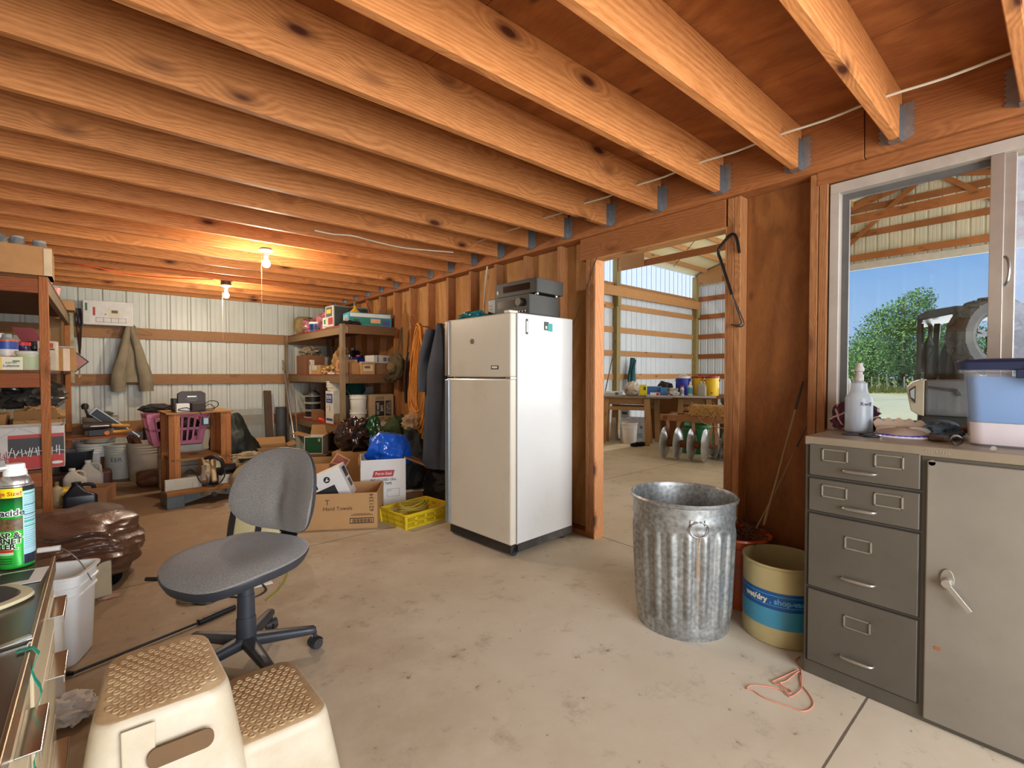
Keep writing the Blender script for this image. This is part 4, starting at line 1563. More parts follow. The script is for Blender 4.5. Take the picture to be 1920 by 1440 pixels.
one('insulation_bag', 'pink plastic bundle slumped beside the blue tub on the top deck', 'bag', lump((0.16, 0.2, 0.17), 11, 0.3, 1.8, 5, 0.25, ridge=True), pinkm, loc=(2.38, 6.62, T1), center=False, smooth=True)
tb_ = thing('tub', 'blue tub with white lid standing on the top deck edge', 'tub', (2.26, 6.78, T1))
B().lathe([(0.095, 0), (0.10, 0.004), (0.108, 0.115), (0, 0.115)], 36).obj('body', M('1f5cae', 0.3, 0, 0.1), tb_, smooth=True)
B().lathe([(0.112, 0.108), (0.114, 0.112), (0.114, 0.132), (0.106, 0.135), (0, 0.135)], 36).obj('lid', WHITE, tb_, smooth=True)
B().lathe([(0.1005, 0.025), (0.102, 0.026), (0.1085, 0.095), (0.107, 0.096)], 36, close=False).obj('band', M('1a2c5a', 0.3), tb_, smooth=True)
plainbox('carton_small', 'little white and green carton beside the blue tub', 'box', (2.24, 6.24, T1), R(-80), 0.13, 0.14, 0.145, WHITE, labels=(('f', 0.0, 0.09, 0.07, 0.06, '3c8c50'), ('f', 0.0, 0.03, 0.09, 0.02, '9aa8a0'), ('l', 0, 0.09, 0.07, 0.05, '3c8c50')))
o = plainbox('carton_tall', 'tall white edged carton with yellow badge and red panel on the top deck', 'box', (2.36, 5.98, T1), R(-85), 0.24, 0.46, 0.265, M('7c8078', 0.5), labels=(('f', 0.0, 0.135, 0.22, 0.25, 'c9c6be'), ('f', -0.01, 0.19, 0.17, 0.12, '545a58'), ('f', -0.02, 0.195, 0.12, 0.05, 'd8b83a'), ('f', 0.03, 0.075, 0.13, 0.085, 'a8322c'), ('r', 0, 0.13, 0.44, 0.24, '3a4038')))
o = plainbox('carton_flat', 'turquoise and green flat carton with a picture of tools at the top deck corner', 'box', (2.47, 5.62, T1), R(-6), 0.52, 0.24, 0.155, M('3f9cb8', 0.4), labels=(('f', 0, 0.074, 0.50, 0.140, '2d7c86'), ('f', 0.0, 0.125, 0.49, 0.042, 'cfd0c8'), ('f', -0.02, 0.055, 0.46, 0.07, '1c7a62'), ('f', 0.06, 0.063, 0.12, 0.05, 'd8a078'), ('f', 0.19, 0.045, 0.09, 0.06, '4a4a8c'), ('f', -0.17, 0.05, 0.07, 0.05, '24503c'), ('l', 0, 0.07, 0.2, 0.12, '8cc8c8'), ('l', -0.02, 0.06, 0.09, 0.06, 'c87868')))
fn = thing('funnel', 'yellow funnel turned over on the turquoise carton', 'funnel', (2.33, 5.66, T1 + 0.156))
B().lathe([(0.075, 0.0), (0.072, 0.006), (0.022, 0.06), (0.014, 0.075), (0.010, 0.12), (0, 0.12)], 28).obj('cone', M('dca62c', 0.4), fn, smooth=True)
B().cyl((0, 0, 0.095), (0, 0, 0.135), 0.016, n=16).obj('cap', M('4a5248', 0.5), fn, smooth=True)
o = one('rag', 'black oily rag on the front corner of the top deck', 'rag', lump((0.10, 0.07, 0.028), 21, 0.5, 2.5, 4, 0.3), M('1c201e', 0.8), loc=(2.22, 5.51, T1), center=False, smooth=True)
o = one('rod', 'thin red rod leaning from the top deck up to the joists', 'rod', B().tube([at(703, 607, x=2.62), at(681, 553, x=2.70)], 0.006, 8), M('9c3a28', 0.5))
one('bundle', 'dark lumpy bundle at the rear of the top deck by the wall studs', 'bundle', lump((0.09, 0.12, 0.07), 31, 0.4, 2, 4, 0.3), M('3a2a22', 0.8), loc=(2.68, 5.63, T1) if False else (2.66, 5.98, T1), center=False, smooth=True)

# middle deck
BRN = M('7c5236', 0.8, 0, 0.15, 4)
carton('cardboard_box', 'dull red-brown cardboard box at the far end of the middle deck', 'box', (2.30, 7.22, T2), R(-86), 0.36, 0.26, 0.27, BRN, open_=True)
one('sacking', 'pale crumpled sacking on the far brown box of the middle deck', 'sack', lump((0.13, 0.16, 0.075), 12, 0.4, 2.2, 4, 0.3, ridge=True), M('8c7c62', 0.9, 0, 0.25), loc=(2.30, 7.22, T2 + 0.272), center=False, smooth=True)
plainbox('packet', 'narrow white packet standing on the front edge of the middle deck', 'box', (2.21, 6.88, T2), R(-88), 0.07, 0.05, 0.20, M('c9c0aa', 0.6), labels=(('f', 0, 0.15, 0.04, 0.05, '5a4a44'),))
plainbox('tray_box', 'low cream tray with a grey label on the middle deck', 'box', (2.25, 6.55, T2), R(-86), 0.30, 0.2, 0.12, M('a98350', 0.8), labels=(('f', -0.04, 0.085, 0.16, 0.065, 'b4b0a4'),))
pap = M('a07c4e', 0.85, 0, 0.2, 5)
one('paper_bag', 'tall crumpled brown paper bag on the middle deck', 'bag', lump((0.13, 0.15, 0.20), 17, 0.35, 1.7, 5, 0.2, ridge=True, squash=lambda p: Vector((p.x * (1 - 0.35 * p.z), p.y * (1 - 0.25 * p.z), p.z))), pap, loc=(2.40, 6.25, T2), center=False, smooth=True)
one('paper_bag', 'torn brown paper scraps piled in front of the tall paper bag', 'paper', lump((0.10, 0.17, 0.055), 19, 0.6, 2.6, 4, 0.3, ridge=True), M('b99462', 0.85, 0, 0.2, 5), loc=(2.24, 6.22, T2), center=False, smooth=True)
one('spanner', 'white topped tool lying on the edge of the middle deck', 'tool', B().beam((2.16, 6.10, T2 + 0.012), (2.19, 5.94, T2 + 0.012), 0.03, 0.022), M('c9c6bc', 0.5), bevel=0.004)
jug('jug', 'black glossy jug behind the wooden post on the middle deck', (2.42, 5.88, T2), 0.20, 0.16, 0.33, M('1a1616', 0.25, coat=0.4), BLACK)
plainbox('parts_box', 'tan parts box with red printing just left of the shelf post', 'box', (2.24, 5.70, T2), R(-86), 0.19, 0.18, 0.175, M('b4875a', 0.7), labels=(('f', 0.0, 0.10, 0.09, 0.07, '9c4432'), ('f', 0, 0.03, 0.14, 0.012, '7a3c2c')))
carton('cardboard_box', 'open brown box of odds and ends just right of the shelf post', 'box', (2.34, 5.66, T2), R(0), 0.24, 0.2, 0.14, CARD2, open_=True)
plainbox('parts_box', 'tan box with a pale shipping label in the middle of the near shelf end', 'box', (2.41, 5.535, T2), R(-2), 0.165, 0.14, 0.13, M('b08654', 0.7), labels=(('f', 0.0, 0.075, 0.12, 0.075, 'c9b48c'), ('f', -0.01, 0.085, 0.07, 0.03, '6a5238')))
B().box((-0.085, -0.075, 0.131), (0.085, -0.01, 0.150)).obj('lid_flap', M('9c9484', 0.6), bpy.data.objects[[o_.name for o_ in bpy.data.objects if o_.get('label', '').startswith('tan box with a pale')][0]])
plainbox('parts_box', 'plain brown box under the white printed carton on the near shelf end', 'box', (2.60, 5.60, T2), R(0), 0.20, 0.22, 0.135, M('7c5a38', 0.8))
o = plainbox('printed_carton', 'white carton with grey round marks on top of the plain brown box', 'box', (2.585, 5.59, T2 + 0.136), R(8), 0.23, 0.20, 0.095, M('c0bdb6', 0.5), labels=(('f', 0.04, 0.047, 0.05, 0.05, '6c6a66'), ('f', -0.06, 0.047, 0.012, 0.08, '4a4846'), ('f', 0.09, 0.047, 0.02, 0.04, '7c7a76')))
jug('jug', 'blue jug with a red cap at the rear of the middle deck', (2.45, 5.80, T2), 0.20, 0.14, 0.24, M('1c2c78', 0.3), M('c04050', 0.4), rz=R(20))

# bottom deck
for k in range(3):
    s_ = thing('wire_spool', ['lowest of the three stacked black wire spools on the bottom deck', 'middle one of the three stacked black wire spools', 'topmost black wire spool of the stack, under the lamp reflector'][k], 'spool', (2.29, 7.10, T3 + 0.105 * k), 0, 'stacked wire spools')
    B().lathe([(0.12, 0), (0.12, 0.008), (0, 0.008)], 32).obj('flange', M('c0bbae', 0.5), s_)
    B().cyl((0, 0, 0.008), (0, 0, 0.090), 0.10, n=32).obj('wire_coil', M('1f1b1a', 0.5), s_, smooth=True)
    B().lathe([(0.12, 0.09), (0.12, 0.098), (0, 0.098)], 32).obj('flange', M('c0bbae', 0.5), s_)
one('lamp_reflector', 'grey metal clamp lamp reflector on top of the wire spools', 'lamp', B().lathe([(0.09, 0), (0.088, 0.006), (0.05, 0.05), (0.02, 0.07), (0.018, 0.11), (0, 0.11)], 28), M('5c605e', 0.4, 0.5), loc=(2.31, 7.10, T3 + 0.315), center=False, smooth=True)
plainbox('parts_box', 'small brown box in front of the wire spools', 'box', (2.20, 6.62, T3), R(-88), 0.15, 0.12, 0.13, M('8c5c38', 0.8))
one('bottle_cap_tube', 'fluorescent orange tipped tube on the bottom deck', 'tube', B().cyl((2.165, 6.45, T3 + 0.022), (2.165, 6.32, T3 + 0.022), 0.022, n=16), M('f0563c', 0.4), smooth=True)
o = plainbox('detergent_carton', 'white carton with a dark blue printed panel on the bottom deck', 'carton', (2.215, 6.02, T3), R(-87), 0.23, 0.15, 0.405, M('d2cdbf', 0.5), labels=(('f', 0.0, 0.315, 0.19, 0.115, '26407e'), ('f', 0.0, 0.05, 0.19, 0.03, '26407e'), ('f', 0.01, 0.19, 0.012, 0.07, '3a3a40'), ('f', -0.07, 0.205, 0.04, 0.006, 'a8584c')))
text(o, 'BLINE', 0.062, (0, -0.0775, 0.328), mat=WHITE, sx=0.9)
text(o, 'PROPANE TREE', 0.020, (0, -0.0775, 0.282), mat=WHITE, sx=0.85)
B().lathe([(0.035, 0.0), (0.045, 0.035), (0.03, 0.035), (0.022, 0.004)], 20, c=(0.01, -0.0765, 0.165)).obj('printed_panel', M('4a4a50', 0.6), o) if False else None
for k in range(3):
    one('plastic_tub', ['lowest nested white tub standing on the blue-labelled carton', 'middle nested white tub above the blue-labelled carton', 'topmost nested white tub of the stack by the grey bucket'][k], 'tub', B().lathe([(0.085, 0), (0.10, 0.05), (0.107, 0.052), (0.107, 0.062), (0.098, 0.06), (0.08, 0.006), (0, 0.006)], 32), BKT, 'nested white tubs', loc=(2.215, 6.02, T3 + 0.407 + 0.030 * k), center=False, smooth=True)
bucket('grey bucket upturned behind the white nested tubs', (2.42, 6.24, T3), 0.15, 0.17, 0.50, M('6e6c66', 0.5), bail=None)
bucket('dark green bucket tipped on its rim on the bottom deck', (2.36, 5.72, T3 + 0.36), 0.075, 0.105, 0.14, M('1c3c34', 0.4), bail=None, tilt=(R(55), 0, R(-20)))
one('storage_bin', 'dark square bin under the tipped green bucket', 'bin', B().lathe([(0.13, 0), (0.135, 0.01), (0.155, 0.34), (0.165, 0.345), (0.165, 0.36), (0.15, 0.36), (0.13, 0.02), (0, 0.02)], 40, sq=0.8), M('2c2622', 0.6), loc=(2.40, 5.76, T3), center=False, smooth=True)
for k, (yy) in enumerate((5.90, 5.80, 5.69)):
    one('glass_jar', ['small glass jar nearest the blue-labelled carton on the bottom deck', 'small glass jar between two others on the bottom deck edge', 'small glass jar nearest the shelf post on the bottom deck edge'][k], 'jar', B().lathe([(0.035, 0), (0.038, 0.004), (0.038, 0.10), (0.030, 0.115), (0.030, 0.13), (0.027, 0.13), (0.034, 0.09), (0.034, 0.01), (0, 0.01)], 24), M('8c7a5c', 0.15, trans=0.3), 'jars on the bottom deck edge', loc=(2.185, yy, T3), center=False, smooth=True)
bucket('upper of two stacked cream buckets on the near end of the bottom deck', (2.325, 5.565, T3 + 0.185), 0.088, 0.098, 0.185, lid=False, bail=None, ribs=1)
o = bucket('lower cream bucket with a green stripe carrying another bucket on the bottom deck', (2.325, 5.565, T3), 0.088, 0.097, 0.19, bail=None, ribs=1)
B().lathe([(0.0915, 0.02), (0.0925, 0.02), (0.0975, 0.15), (0.0965, 0.15)], 64, close=False).obj('stripe', M('d8d4c4', 0.5), o) if False else None
patch(o, 'stripe', (0.062, -0.070, 0.085), 0.022, 0.14, M('3c7a38', 0.5), (0.74, 0.66, 0), (0, 0, 1))
o = plainbox('oil_carton', 'tan motor oil carton standing on end beside the cream buckets', 'carton', (2.585, 5.60, T3), R(-1), 0.31, 0.25, 0.37, M('a78b66', 0.7), labels=(('f', -0.025, 0.20, 0.115, 0.185, '1e1a1a'), ('f', 0.085, 0.20, 0.075, 0.185, '2a2624'),))
bm_ = M('dcd0b4', 0.6)
text(o, '20W-50', 0.046, (-0.052, -0.1272, 0.20), (0, 0, -1), (1, 0, 0), bm_, sx=0.95)
text(o, 'SAE', 0.050, (-0.002, -0.1272, 0.20), (0, 0, -1), (1, 0, 0), bm_, sx=0.95)
text(o, 'CASTLE', 0.036, (0.072, -0.1272, 0.20), (0, 0, -1), (1, 0, 0), bm_, sx=1.1)
text(o, 'MOTOR OIL', 0.028, (0.103, -0.1272, 0.20), (0, 0, -1), (1, 0, 0), bm_, sx=1.05)
for k in range(9):
    patch(o, 'printed_bar', (-0.075 + 0.0125 * k, -0.1256, 0.055), 0.004, 0.09, INK)
    patch(o, 'printed_bar', (-0.075 + 0.0125 * k, -0.1256, 0.325), 0.004, 0.045, INK)
one('grey_board', 'plain grey board standing behind the cream buckets and oil carton', 'board', B().box((2.30, 5.78, T3), (2.61, 5.79, T3 + 0.455)), M('6c6866', 0.7))

# under the shelving
gb = carton('picture_box', 'open dark green box with a white edge on the floor under the shelf end', 'box', (1.99, 6.05, 0.27), R(-38), 0.22, 0.20, 0.21, M('d0ccc0', 0.6), open_=True, flaps=(('b', 25, 0.13), ('l', 75, 0.16), ('r', 60, 0.13)))
patch(gb, 'printed_panel', (0, -0.1006, 0.105), 0.205, 0.19, M('1c4a2c', 0.4))
text(gb, 'II', 0.055, (0.07, -0.102, 0.165), mat=WHITE)
plainbox('support_box', 'plain brown box carrying the open green box', 'box', (1.99, 6.05, 0.0), R(-38), 0.34, 0.3, 0.268, M('6c4c30', 0.85))
one('plastic_blob', 'small blue plastic wrap at the right of the green box', 'wrap', lump((0.05, 0.05, 0.06), 41, 0.4, 2, 3, 0.3), M('2450a0', 0.3), loc=(2.10, 5.82, 0.24) if False else (2.20, 5.93, 0.0), center=False, smooth=True)
one('stovepipe', 'ribbed dark grey plastic pipe standing against the back wall beside the shelving', 'pipe', B().lathe([(0.072 + 0.006 * (k % 2), 0.03 * k) for k in range(26)], 28), M('4a4a4a', 0.6, 0, 0.2, dirt=0.3), loc=(2.00, 7.62, 0), center=False, smooth=True)
one('metal_pole', 'long thin metal pole leaning from the floor against the middle girt', 'pole', B().tube([at(552, 822, y=6.95), at(530, 676, y=7.785)], 0.010, 8), M('b8b8b4', 0.3, 0.7), smooth=True)
one('broom_handle', 'thin wooden stick standing beside the metal pole', 'stick', B().tube([at(558, 820, y=6.9), at(552, 740, y=7.3), at(530, 690, y=7.79)], 0.008, 8), M('8c6c4a', 0.6), smooth=True)

# ---- left-hand shelving
RS = wood('b0703c', '8a4a22', 'z', 0.6, 1.2)
RX = wood('9c5a30', '743a1c', 'x', 0.6, 1.2)
RY = wood('8c7a62', '6a5a42', 'y', 0.3, 1.2)
lx0, lx1, ly0, ly1 = -0.94, -0.29, 4.74, 7.72
ls = thing('wooden_shelving', 'red-brown wooden shelving along the left wall stacked with cans and boxes', 'shelving', (lx1, ly0, 0))
for px, py in ((0, 0), (0, ly1 - ly0 - 0.09), (lx0 - lx1 + 0.04, 0), (lx0 - lx1 + 0.04, ly1 - ly0 - 0.09)):
    B().box((px - 0.05, py, 0), (px, py + 0.04, 1.93 if px == 0 and py == 0 else 1.90)).obj('post', RS, ls, bevel=0.003)
for z in (0.56, 1.265, 1.93):
    B().box((lx0 - lx1, 0.0, z - 0.018), (-0.052, ly1 - ly0, z)).box((-0.052, 0.045, z - 0.018), (0.0, ly1 - ly0 - 0.1, z)).obj('shelf_board', M('6a4426', 0.8, 0, 0.2), ls)
    B().box((lx0 - lx1, 0.0, z - 0.12), (-0.052, 0.036, z - 0.019)).obj('rail', RX, ls, bevel=0.003)
    if z > 1.5:
        B().box((-0.038, 0.045, z - 0.12), (0.0, ly1 - ly0 - 0.1, z - 0.02)).obj('rail', RY, ls, bevel=0.003)
# top
jb_ = carton('cardboard_box', 'wide tan cardboard box of empty jars on top of the left shelving', 'box', (-0.50, 4.86, 1.932), R(1), 0.46, 0.30, 0.20, M('bd8c56', 0.7), open_=True)
B().box((0.19, -0.152, 0.0), (0.232, 0.152, 0.19)).obj('tape', M('dcc8a4', 0.15, coat=0.5), jb_)
def jar(label, loc, tilt=None, group=None):
    o_ = thing('canning_jar', label, 'jar', loc, 0, group, rot=tilt)
    B().lathe([(0.034, 0), (0.040, 0.006), (0.040, 0.085), (0.034, 0.10), (0.034, 0.118), (0.031, 0.118), (0.036, 0.08), (0.036, 0.01), (0, 0.01)], 28).obj('glass', M('c8ccca', 0.08, trans=0.75, var=0.02), o_, smooth=True)
    for z in (0.103, 0.110):
        B().lathe([(0.034, z), (0.037, z + 0.002), (0.034, z + 0.004)], 28, close=False).obj('thread', M('d0d4d2', 0.1), o_, smooth=True)
    return o_
jar('upright glass jar in the tan box, just right of the tilted one', (-0.445, 4.80, 2.085))
jar('upright glass jar at the right corner of the tan jar box', (-0.335, 4.80, 2.07))
jar('glass jar lying tilted at the left of the tan jar box', (-0.50, 4.775, 2.145), (0, R(-55), 0))
jar('upright glass jar at the left edge of the photo in the tan box', (-0.545, 4.82, 2.085))
plainbox('white_panel_box', 'narrow white box behind the tan jar box on the left shelving', 'box', (-0.36, 5.35, 1.932), R(0), 0.10, 0.25, 0.155, M('d8d4cc', 0.5))
one('pink_cup', 'pink plastic scoop behind the jar box', 'scoop', B().lathe([(0.045, 0), (0.06, 0.09), (0.066, 0.092), (0.055, 0.088), (0.042, 0.006), (0, 0.006)], 24), M('d8a0a0', 0.4), loc=(-0.345, 6.05, 1.935), center=False, smooth=True)
# left wall end boxes between the posts and the back wall
o = carton('cardboard_box', 'open tan cardboard box standing behind the far post of the left shelving', 'box', (-0.29, 7.36, 1.60) if False else (-0.36, 7.20, 1.932 - 0.0), R(0), 0.26, 0.3, 0.10, CARD, open_=True)
ac = plainbox('appliance_box', 'white glossy appliance box with a barcode resting on the upper girt', 'box', (0.065, 7.70, 1.832), R(-3), 0.47, 0.18, 0.29, M('d6d3cb', 0.35), labels=(('f', 0.05, 0.15, 0.10, 0.09, 'd8cba8'), ('f', 0.055, 0.165, 0.06, 0.035, '5c5448'), ('f', -0.20, 0.15, 0.055, 0.26, 'cfd4c8'), ('f', -0.135, 0.16, 0.022, 0.10, 'b03a34'), ('f', -0.03, 0.13, 0.012, 0.012, '1c1a18'), ('f', -0.205, 0.21, 0.02, 0.09, '4a5a50')))
b = B()
for k in range(5):
    b.box((-0.12 + 0.07 * k, -0.0925, 0.03), (-0.117 + 0.07 * k, -0.0912, 0.09))
for z in (0.035, 0.085):
    b.box((-0.12, -0.0925, z), (0.165, -0.0912, z + 0.003))
b.obj('printed_grid', M('5a5048', 0.6), ac)
rp = B()
r3 = random.Random(9)
for k in range(6):
    pts = []
    for q in range(9):
        s_ = q / 8
        pts.append((0.03 * math.sin(k * 1.3 + s_ * 3) * (1 - abs(s_ - 0.2)) + 0.012 * s_, 0.01 * math.cos(k + s_ * 4), -0.55 * s_ * (1 - 0.03 * k)))
    rp.tube(smoothpath(pts, 3), 0.006, 6)
o = rp.obj('rope_bundle', M('3c2a20', 0.8), loc=at(146, 578, y=7.72))
tag(o, 'bundle of dark leather cord hanging beside the white appliance box', 'cord')
sgn = thing('road_sign', 'pink diamond sign with a black border half hidden behind the left shelving', 'sign', at(137, 678, y=7.765))
B().prism([(-0.145, 0), (0, -0.145), (0.145, 0), (0, 0.145)], (0, 0, 0), (1, 0, 0), (0, 0, 1), (0, -1, 0), 0.003).obj('border', M('2c2220', 0.5), sgn)
B().prism([(-0.128, 0), (0, -0.128), (0.128, 0), (0, 0.128)], (0, -0.0032, 0), (1, 0, 0), (0, 0, 1), (0, -1, 0), 0.001).obj('face', M('b88078', 0.5), sgn)
B().prism([(-0.09, -0.01), (-0.02, -0.07), (0.045, -0.03), (0.0, 0.01)], (0, -0.0045, 0), (1, 0, 0), (0, 0, 1), (0, -1, 0), 0.001).obj('picture', M('c8b078', 0.6), sgn)
o = text(None, 'P', 0.055, at(150, 706, y=7.798), (1, 0, 0), (0, 0, 1), M('d8d0c4', 0.6), name='painted_letter')
o.parent = wb

# middle shelf of the left unit (z 1.265)
LM = 1.267
def can(label, loc, r_, h, col_, lidc, group=None, name='can', cat='can', bands=()):
    t_ = thing(name, label, cat, loc, 0, group)
    B().lathe([(r_, 0), (r_, h), (0, h)], 28).obj('body', M(col_, 0.35, 0, 0.06), t_, smooth=True)
    if lidc:
        B().lathe([(r_ * 0.75, h), (r_ * 0.72, h + 0.006), (r_ * 0.45, h + 0.02), (r_ * 0.42, h + 0.045), (0, h + 0.045)], 24).obj('cap', M(lidc, 0.4), t_, smooth=True)
    for z0, z1, c in bands:
        B().lathe([(r_ + 0.0004, z0), (r_ + 0.0012, z0 + 0.001), (r_ + 0.0012, z1 - 0.001), (r_ + 0.0004, z1)], 28, close=False).obj('printed_band', M(c, 0.4), t_, smooth=True)
    return t_


def tubjar(label, loc, r_, h, body, lid, labels=()):
    t_ = thing('food_tub', label, 'tub', loc, R(-20))
    B().lathe([(r_ * 0.88, 0), (r_ * 0.9, 0.004), (r_, h * 0.9), (0, h * 0.9)], 36).obj('body', M(body, 0.4, 0, 0.05), t_, smooth=True)
    B().lathe([(r_ * 1.03, h * 0.82), (r_ * 1.05, h * 0.84), (r_ * 1.05, h * 0.97), (r_, h), (0, h)], 36).obj('lid', M(lid, 0.4, 0, 0.04), t_, smooth=True)
    for a0, a1, z0, z1, c in labels:
        b_ = B()
        n_ = 8
        vs = [(r_ * (0.9 + 0.1 * z / h / 0.9) * 1.008 * math.cos(R(a0 + (a1 - a0) * i / n_)), r_ * (0.9 + 0.1 * z / h / 0.9) * 1.008 * math.sin(R(a0 + (a1 - a0) * i / n_)), z) for z in (z0, z1) for i in range(n_ + 1)]
        b_.add(vs, [(i, i + 1, n_ + 2 + i, n_ + 1 + i) for i in range(n_)])
        b_.obj('printed_panel', M(c, 0.5), t_, solid=0.0006)
    return t_


o = plainbox('food_carton', 'squat yellow and cream food tub with green print at the left edge of the shelf', 'tub', (-0.51, 4.80, LM), R(8), 0.155, 0.11, 0.092, M('dcd6bc', 0.5), labels=(('f', -0.05, 0.045, 0.055, 0.088, 'e0c040'), ('f', 0.045, 0.062, 0.035, 0.012, '4a8a3c'), ('f', 0.03, 0.03, 0.06, 0.006, '6a6048')))
text(o, 'earth', 0.026, (0.02, -0.0562, 0.052), mat=M('4a4638', 0.5))
text(o, 'balance', 0.026, (0.02, -0.0562, 0.028), mat=M('4a4638', 0.5))
tubjar('round cream plastic tub with a red-brown label beside the shelf post', (-0.392, 4.84, LM), 0.078, 0.135, 'd0cda6', 'dcdccc', ((-150, -108, 0.015, 0.07, 'a0583c'), (-100, -40, 0.02, 0.095, 'c4cfa0')))
can('orange spray can with a blue and white band behind the squat food tub', (-0.525, 4.98, LM), 0.058, 0.215, 'd8582c', '8c9494', bands=((0.15, 0.205, '2c4ca0'), (0.10, 0.15, 'dcdcd4')))
can('dark blue and red can at the left edge behind the orange one', (-0.635, 5.02, LM), 0.05, 0.15, '2a2c4c', None, bands=((0.03, 0.07, 'c8b8a0'),))
can('white capped can at the rear left of the middle shelf', (-0.60, 5.35, LM), 0.055, 0.24, 'a8b0b0', 'e8e8e4')
bottle('bottle', 'red capped dark bottle behind the orange spray can', (-0.47, 5.25, LM), 0.055, 0.22, M('24285c', 0.35), M('c82c34', 0.4), neck=0.75)
bottle('bottle', 'black round jar on the rear of the middle shelf', (-0.43, 5.62, LM), 0.08, 0.24, M('16181a', 0.25), BLACK, neck=0.8)
o = plainbox('food_carton', 'small cream carton with a red picture standing near the shelf post', 'box', (-0.335, 5.36, LM), R(-5), 0.11, 0.10, 0.235, M('cfc6ac', 0.5), labels=(('f', 0.02, 0.20, 0.035, 0.04, 'c04a3c'), ('f', 0.0, 0.17, 0.09, 0.012, '4a4038')))
can('wide orange-brown tub behind the round cream tub', (-0.435, 5.16, LM), 0.10, 0.145, 'a84c28', None, name='tub', cat='tub')
can('small purple and orange bottle just left of the shelf post', (-0.325, 4.93, LM), 0.026, 0.11, 'c04c28', None, name='bottle', cat='bottle', bands=((0.04, 0.10, '3a2a70'),))
o = carton('cardboard_box', 'tan box printed with bold black letters between the two front posts', 'box', (-0.345, 6.06, LM), R(3), 0.30, 0.42, 0.205, M('b98a50', 0.7), open_=True)
text(o, "'S", 0.075, (0.01, -0.2112, 0.135), mat=INK, sx=1.1)
text(o, 'K', 0.05, (-0.02, -0.2112, 0.055), mat=INK)
patch(o, 'tape', (0.085, -0.2108, 0.10), 0.045, 0.20, M('c89c5c', 0.3))
one('clear_bin', 'clear plastic storage bin sitting inside the black-lettered box', 'bin', B().lathe([(0.15, 0), (0.155, 0.01), (0.175, 0.13), (0.185, 0.132), (0.185, 0.142), (0.168, 0.14), (0.15, 0.015), (0, 0.015)], 40, sq=0.6), M('c4c6c2', 0.25, trans=0.3), loc=(-0.345, 6.06, LM + 0.08), center=False, smooth=True).scale = (0.75, 1, 1)
o = one('warning_triangle', 'dark red folded board leaning on the rear of the middle shelf', 'board', B().prism([(-0.13, 0.42), (0.02, 0.42), (0.22, 0.0), (0.06, 0.0)], (-0.53, 6.6, LM), (1, 0, 0), (0, 0, 1), (0, -1, 0), 0.02), M('8c1c20', 0.4))
B().box((-0.60, 7.32, 1.35), (-0.05, 7.40, 1.70)).obj('x', CARD) if False else None
o = carton('cardboard_box', 'small brown box behind the black-lettered box by the far post', 'box', (-0.36, 6.70, LM), R(4), 0.24, 0.3, 0.118, M('9c6c40', 0.8), open_=False)
one('insulation_strip', 'peeling cream insulated board standing upright behind the far post', 'board', B().box((-0.325, 7.73, 1.13), (-0.26, 7.77, 1.98)), M('b4a888', 0.8, 0, 0.3, 14, bump=0.6), bevel=0.006)
one('insulation_strip', 'tall tan cardboard sheet beside the peeling board', 'board', B().box((-0.48, 7.75, 1.28), (-0.335, 7.765, 2.05)), CARD)

# lower shelf of the left unit (z .56)
LL = 0.562
o = carton('tent_carton', 'white, black and red printed carton with scratchy lettering on the lower left shelf', 'box', (-0.445, 4.965, LL), R(2), 0.43, 0.32, 0.30, M('cfccc4', 0.55), open_=True)
patch(o, 'printed_panel', (0.07, -0.1606, 0.125), 0.285, 0.245, M('c03024', 0.5), label='red printed panel')
patch(o, 'printed_panel', (0.07, -0.1612, 0.160), 0.285, 0.125, M('34302e', 0.5), label='charcoal printed panel')
sc = B()
r3 = random.Random(12)
def scratch(x0, x1, z0, z1, n_, b_):
    for k in range(n_):
        x = x0 + (x1 - x0) * (k + 0.5) / n_
        p = Vector((x + r3.uniform(-.006, .006), -0.1622, z1 + r3.uniform(-.012, .012)))
        q = Vector((x + r3.uniform(-.014, .014), -0.1622, z0 + r3.uniform(-.012, .012)))
        b_.beam(p, q, 0.0045, 0.001, up=(0, -1, 0))
        if k % 2 == 0:
            b_.beam(p + Vector((-0.02, 0, -0.03)), q + Vector((0.03, 0, 0.03)), 0.0035, 0.001, up=(0, -1, 0))
scratch(-0.165, -0.07, 0.045, 0.125, 7, sc)
sc.obj('scratch_lettering', M('a82c30', 0.5), o)
sc = B()
scratch(-0.068, 0.20, 0.095, 0.15, 15, sc)
sc.obj('scratch_lettering', WHITE, o)
text(o, 'MADE IN U.S.A.', 0.012, (-0.14, -0.1612, 0.026), mat=INK)
B().lathe([(0.0, 0), (0.02, 0.0), (0.02, 0.0006), (0.0, 0.0006)], 24, sx=1.6).obj('oval_mark', WHITE, None) if False else None
ov_ = B().prism([(0.032 * math.cos(2 * PI * i / 24), 0.011 * math.sin(2 * PI * i / 24)) for i in range(24)], (0.175, -0.1612, 0.035), (1, 0, 0), (0, 0, 1), (0, -1, 0), 0.0008)
ov_.obj('oval_mark', WHITE, o)
dl_ = B()
for k in range(16):
    s_ = k / 16
    x, z = -0.20 + 0.17 * s_, 0.165 + 0.13 * s_
    dl_.beam((x, -0.1614, z), (x + 0.006, -0.1614, z + 0.0045), 0.0018, 0.0006, up=(0, -1, 0))
    x, z = -0.02 + 0.22 * s_, 0.298 - 0.12 * s_
    dl_.beam((x, -0.1614, z), (x + 0.008, -0.1614, z - 0.0045), 0.0018, 0.0006, up=(0, -1, 0))
dl_.obj('dashed_line', INK, o)
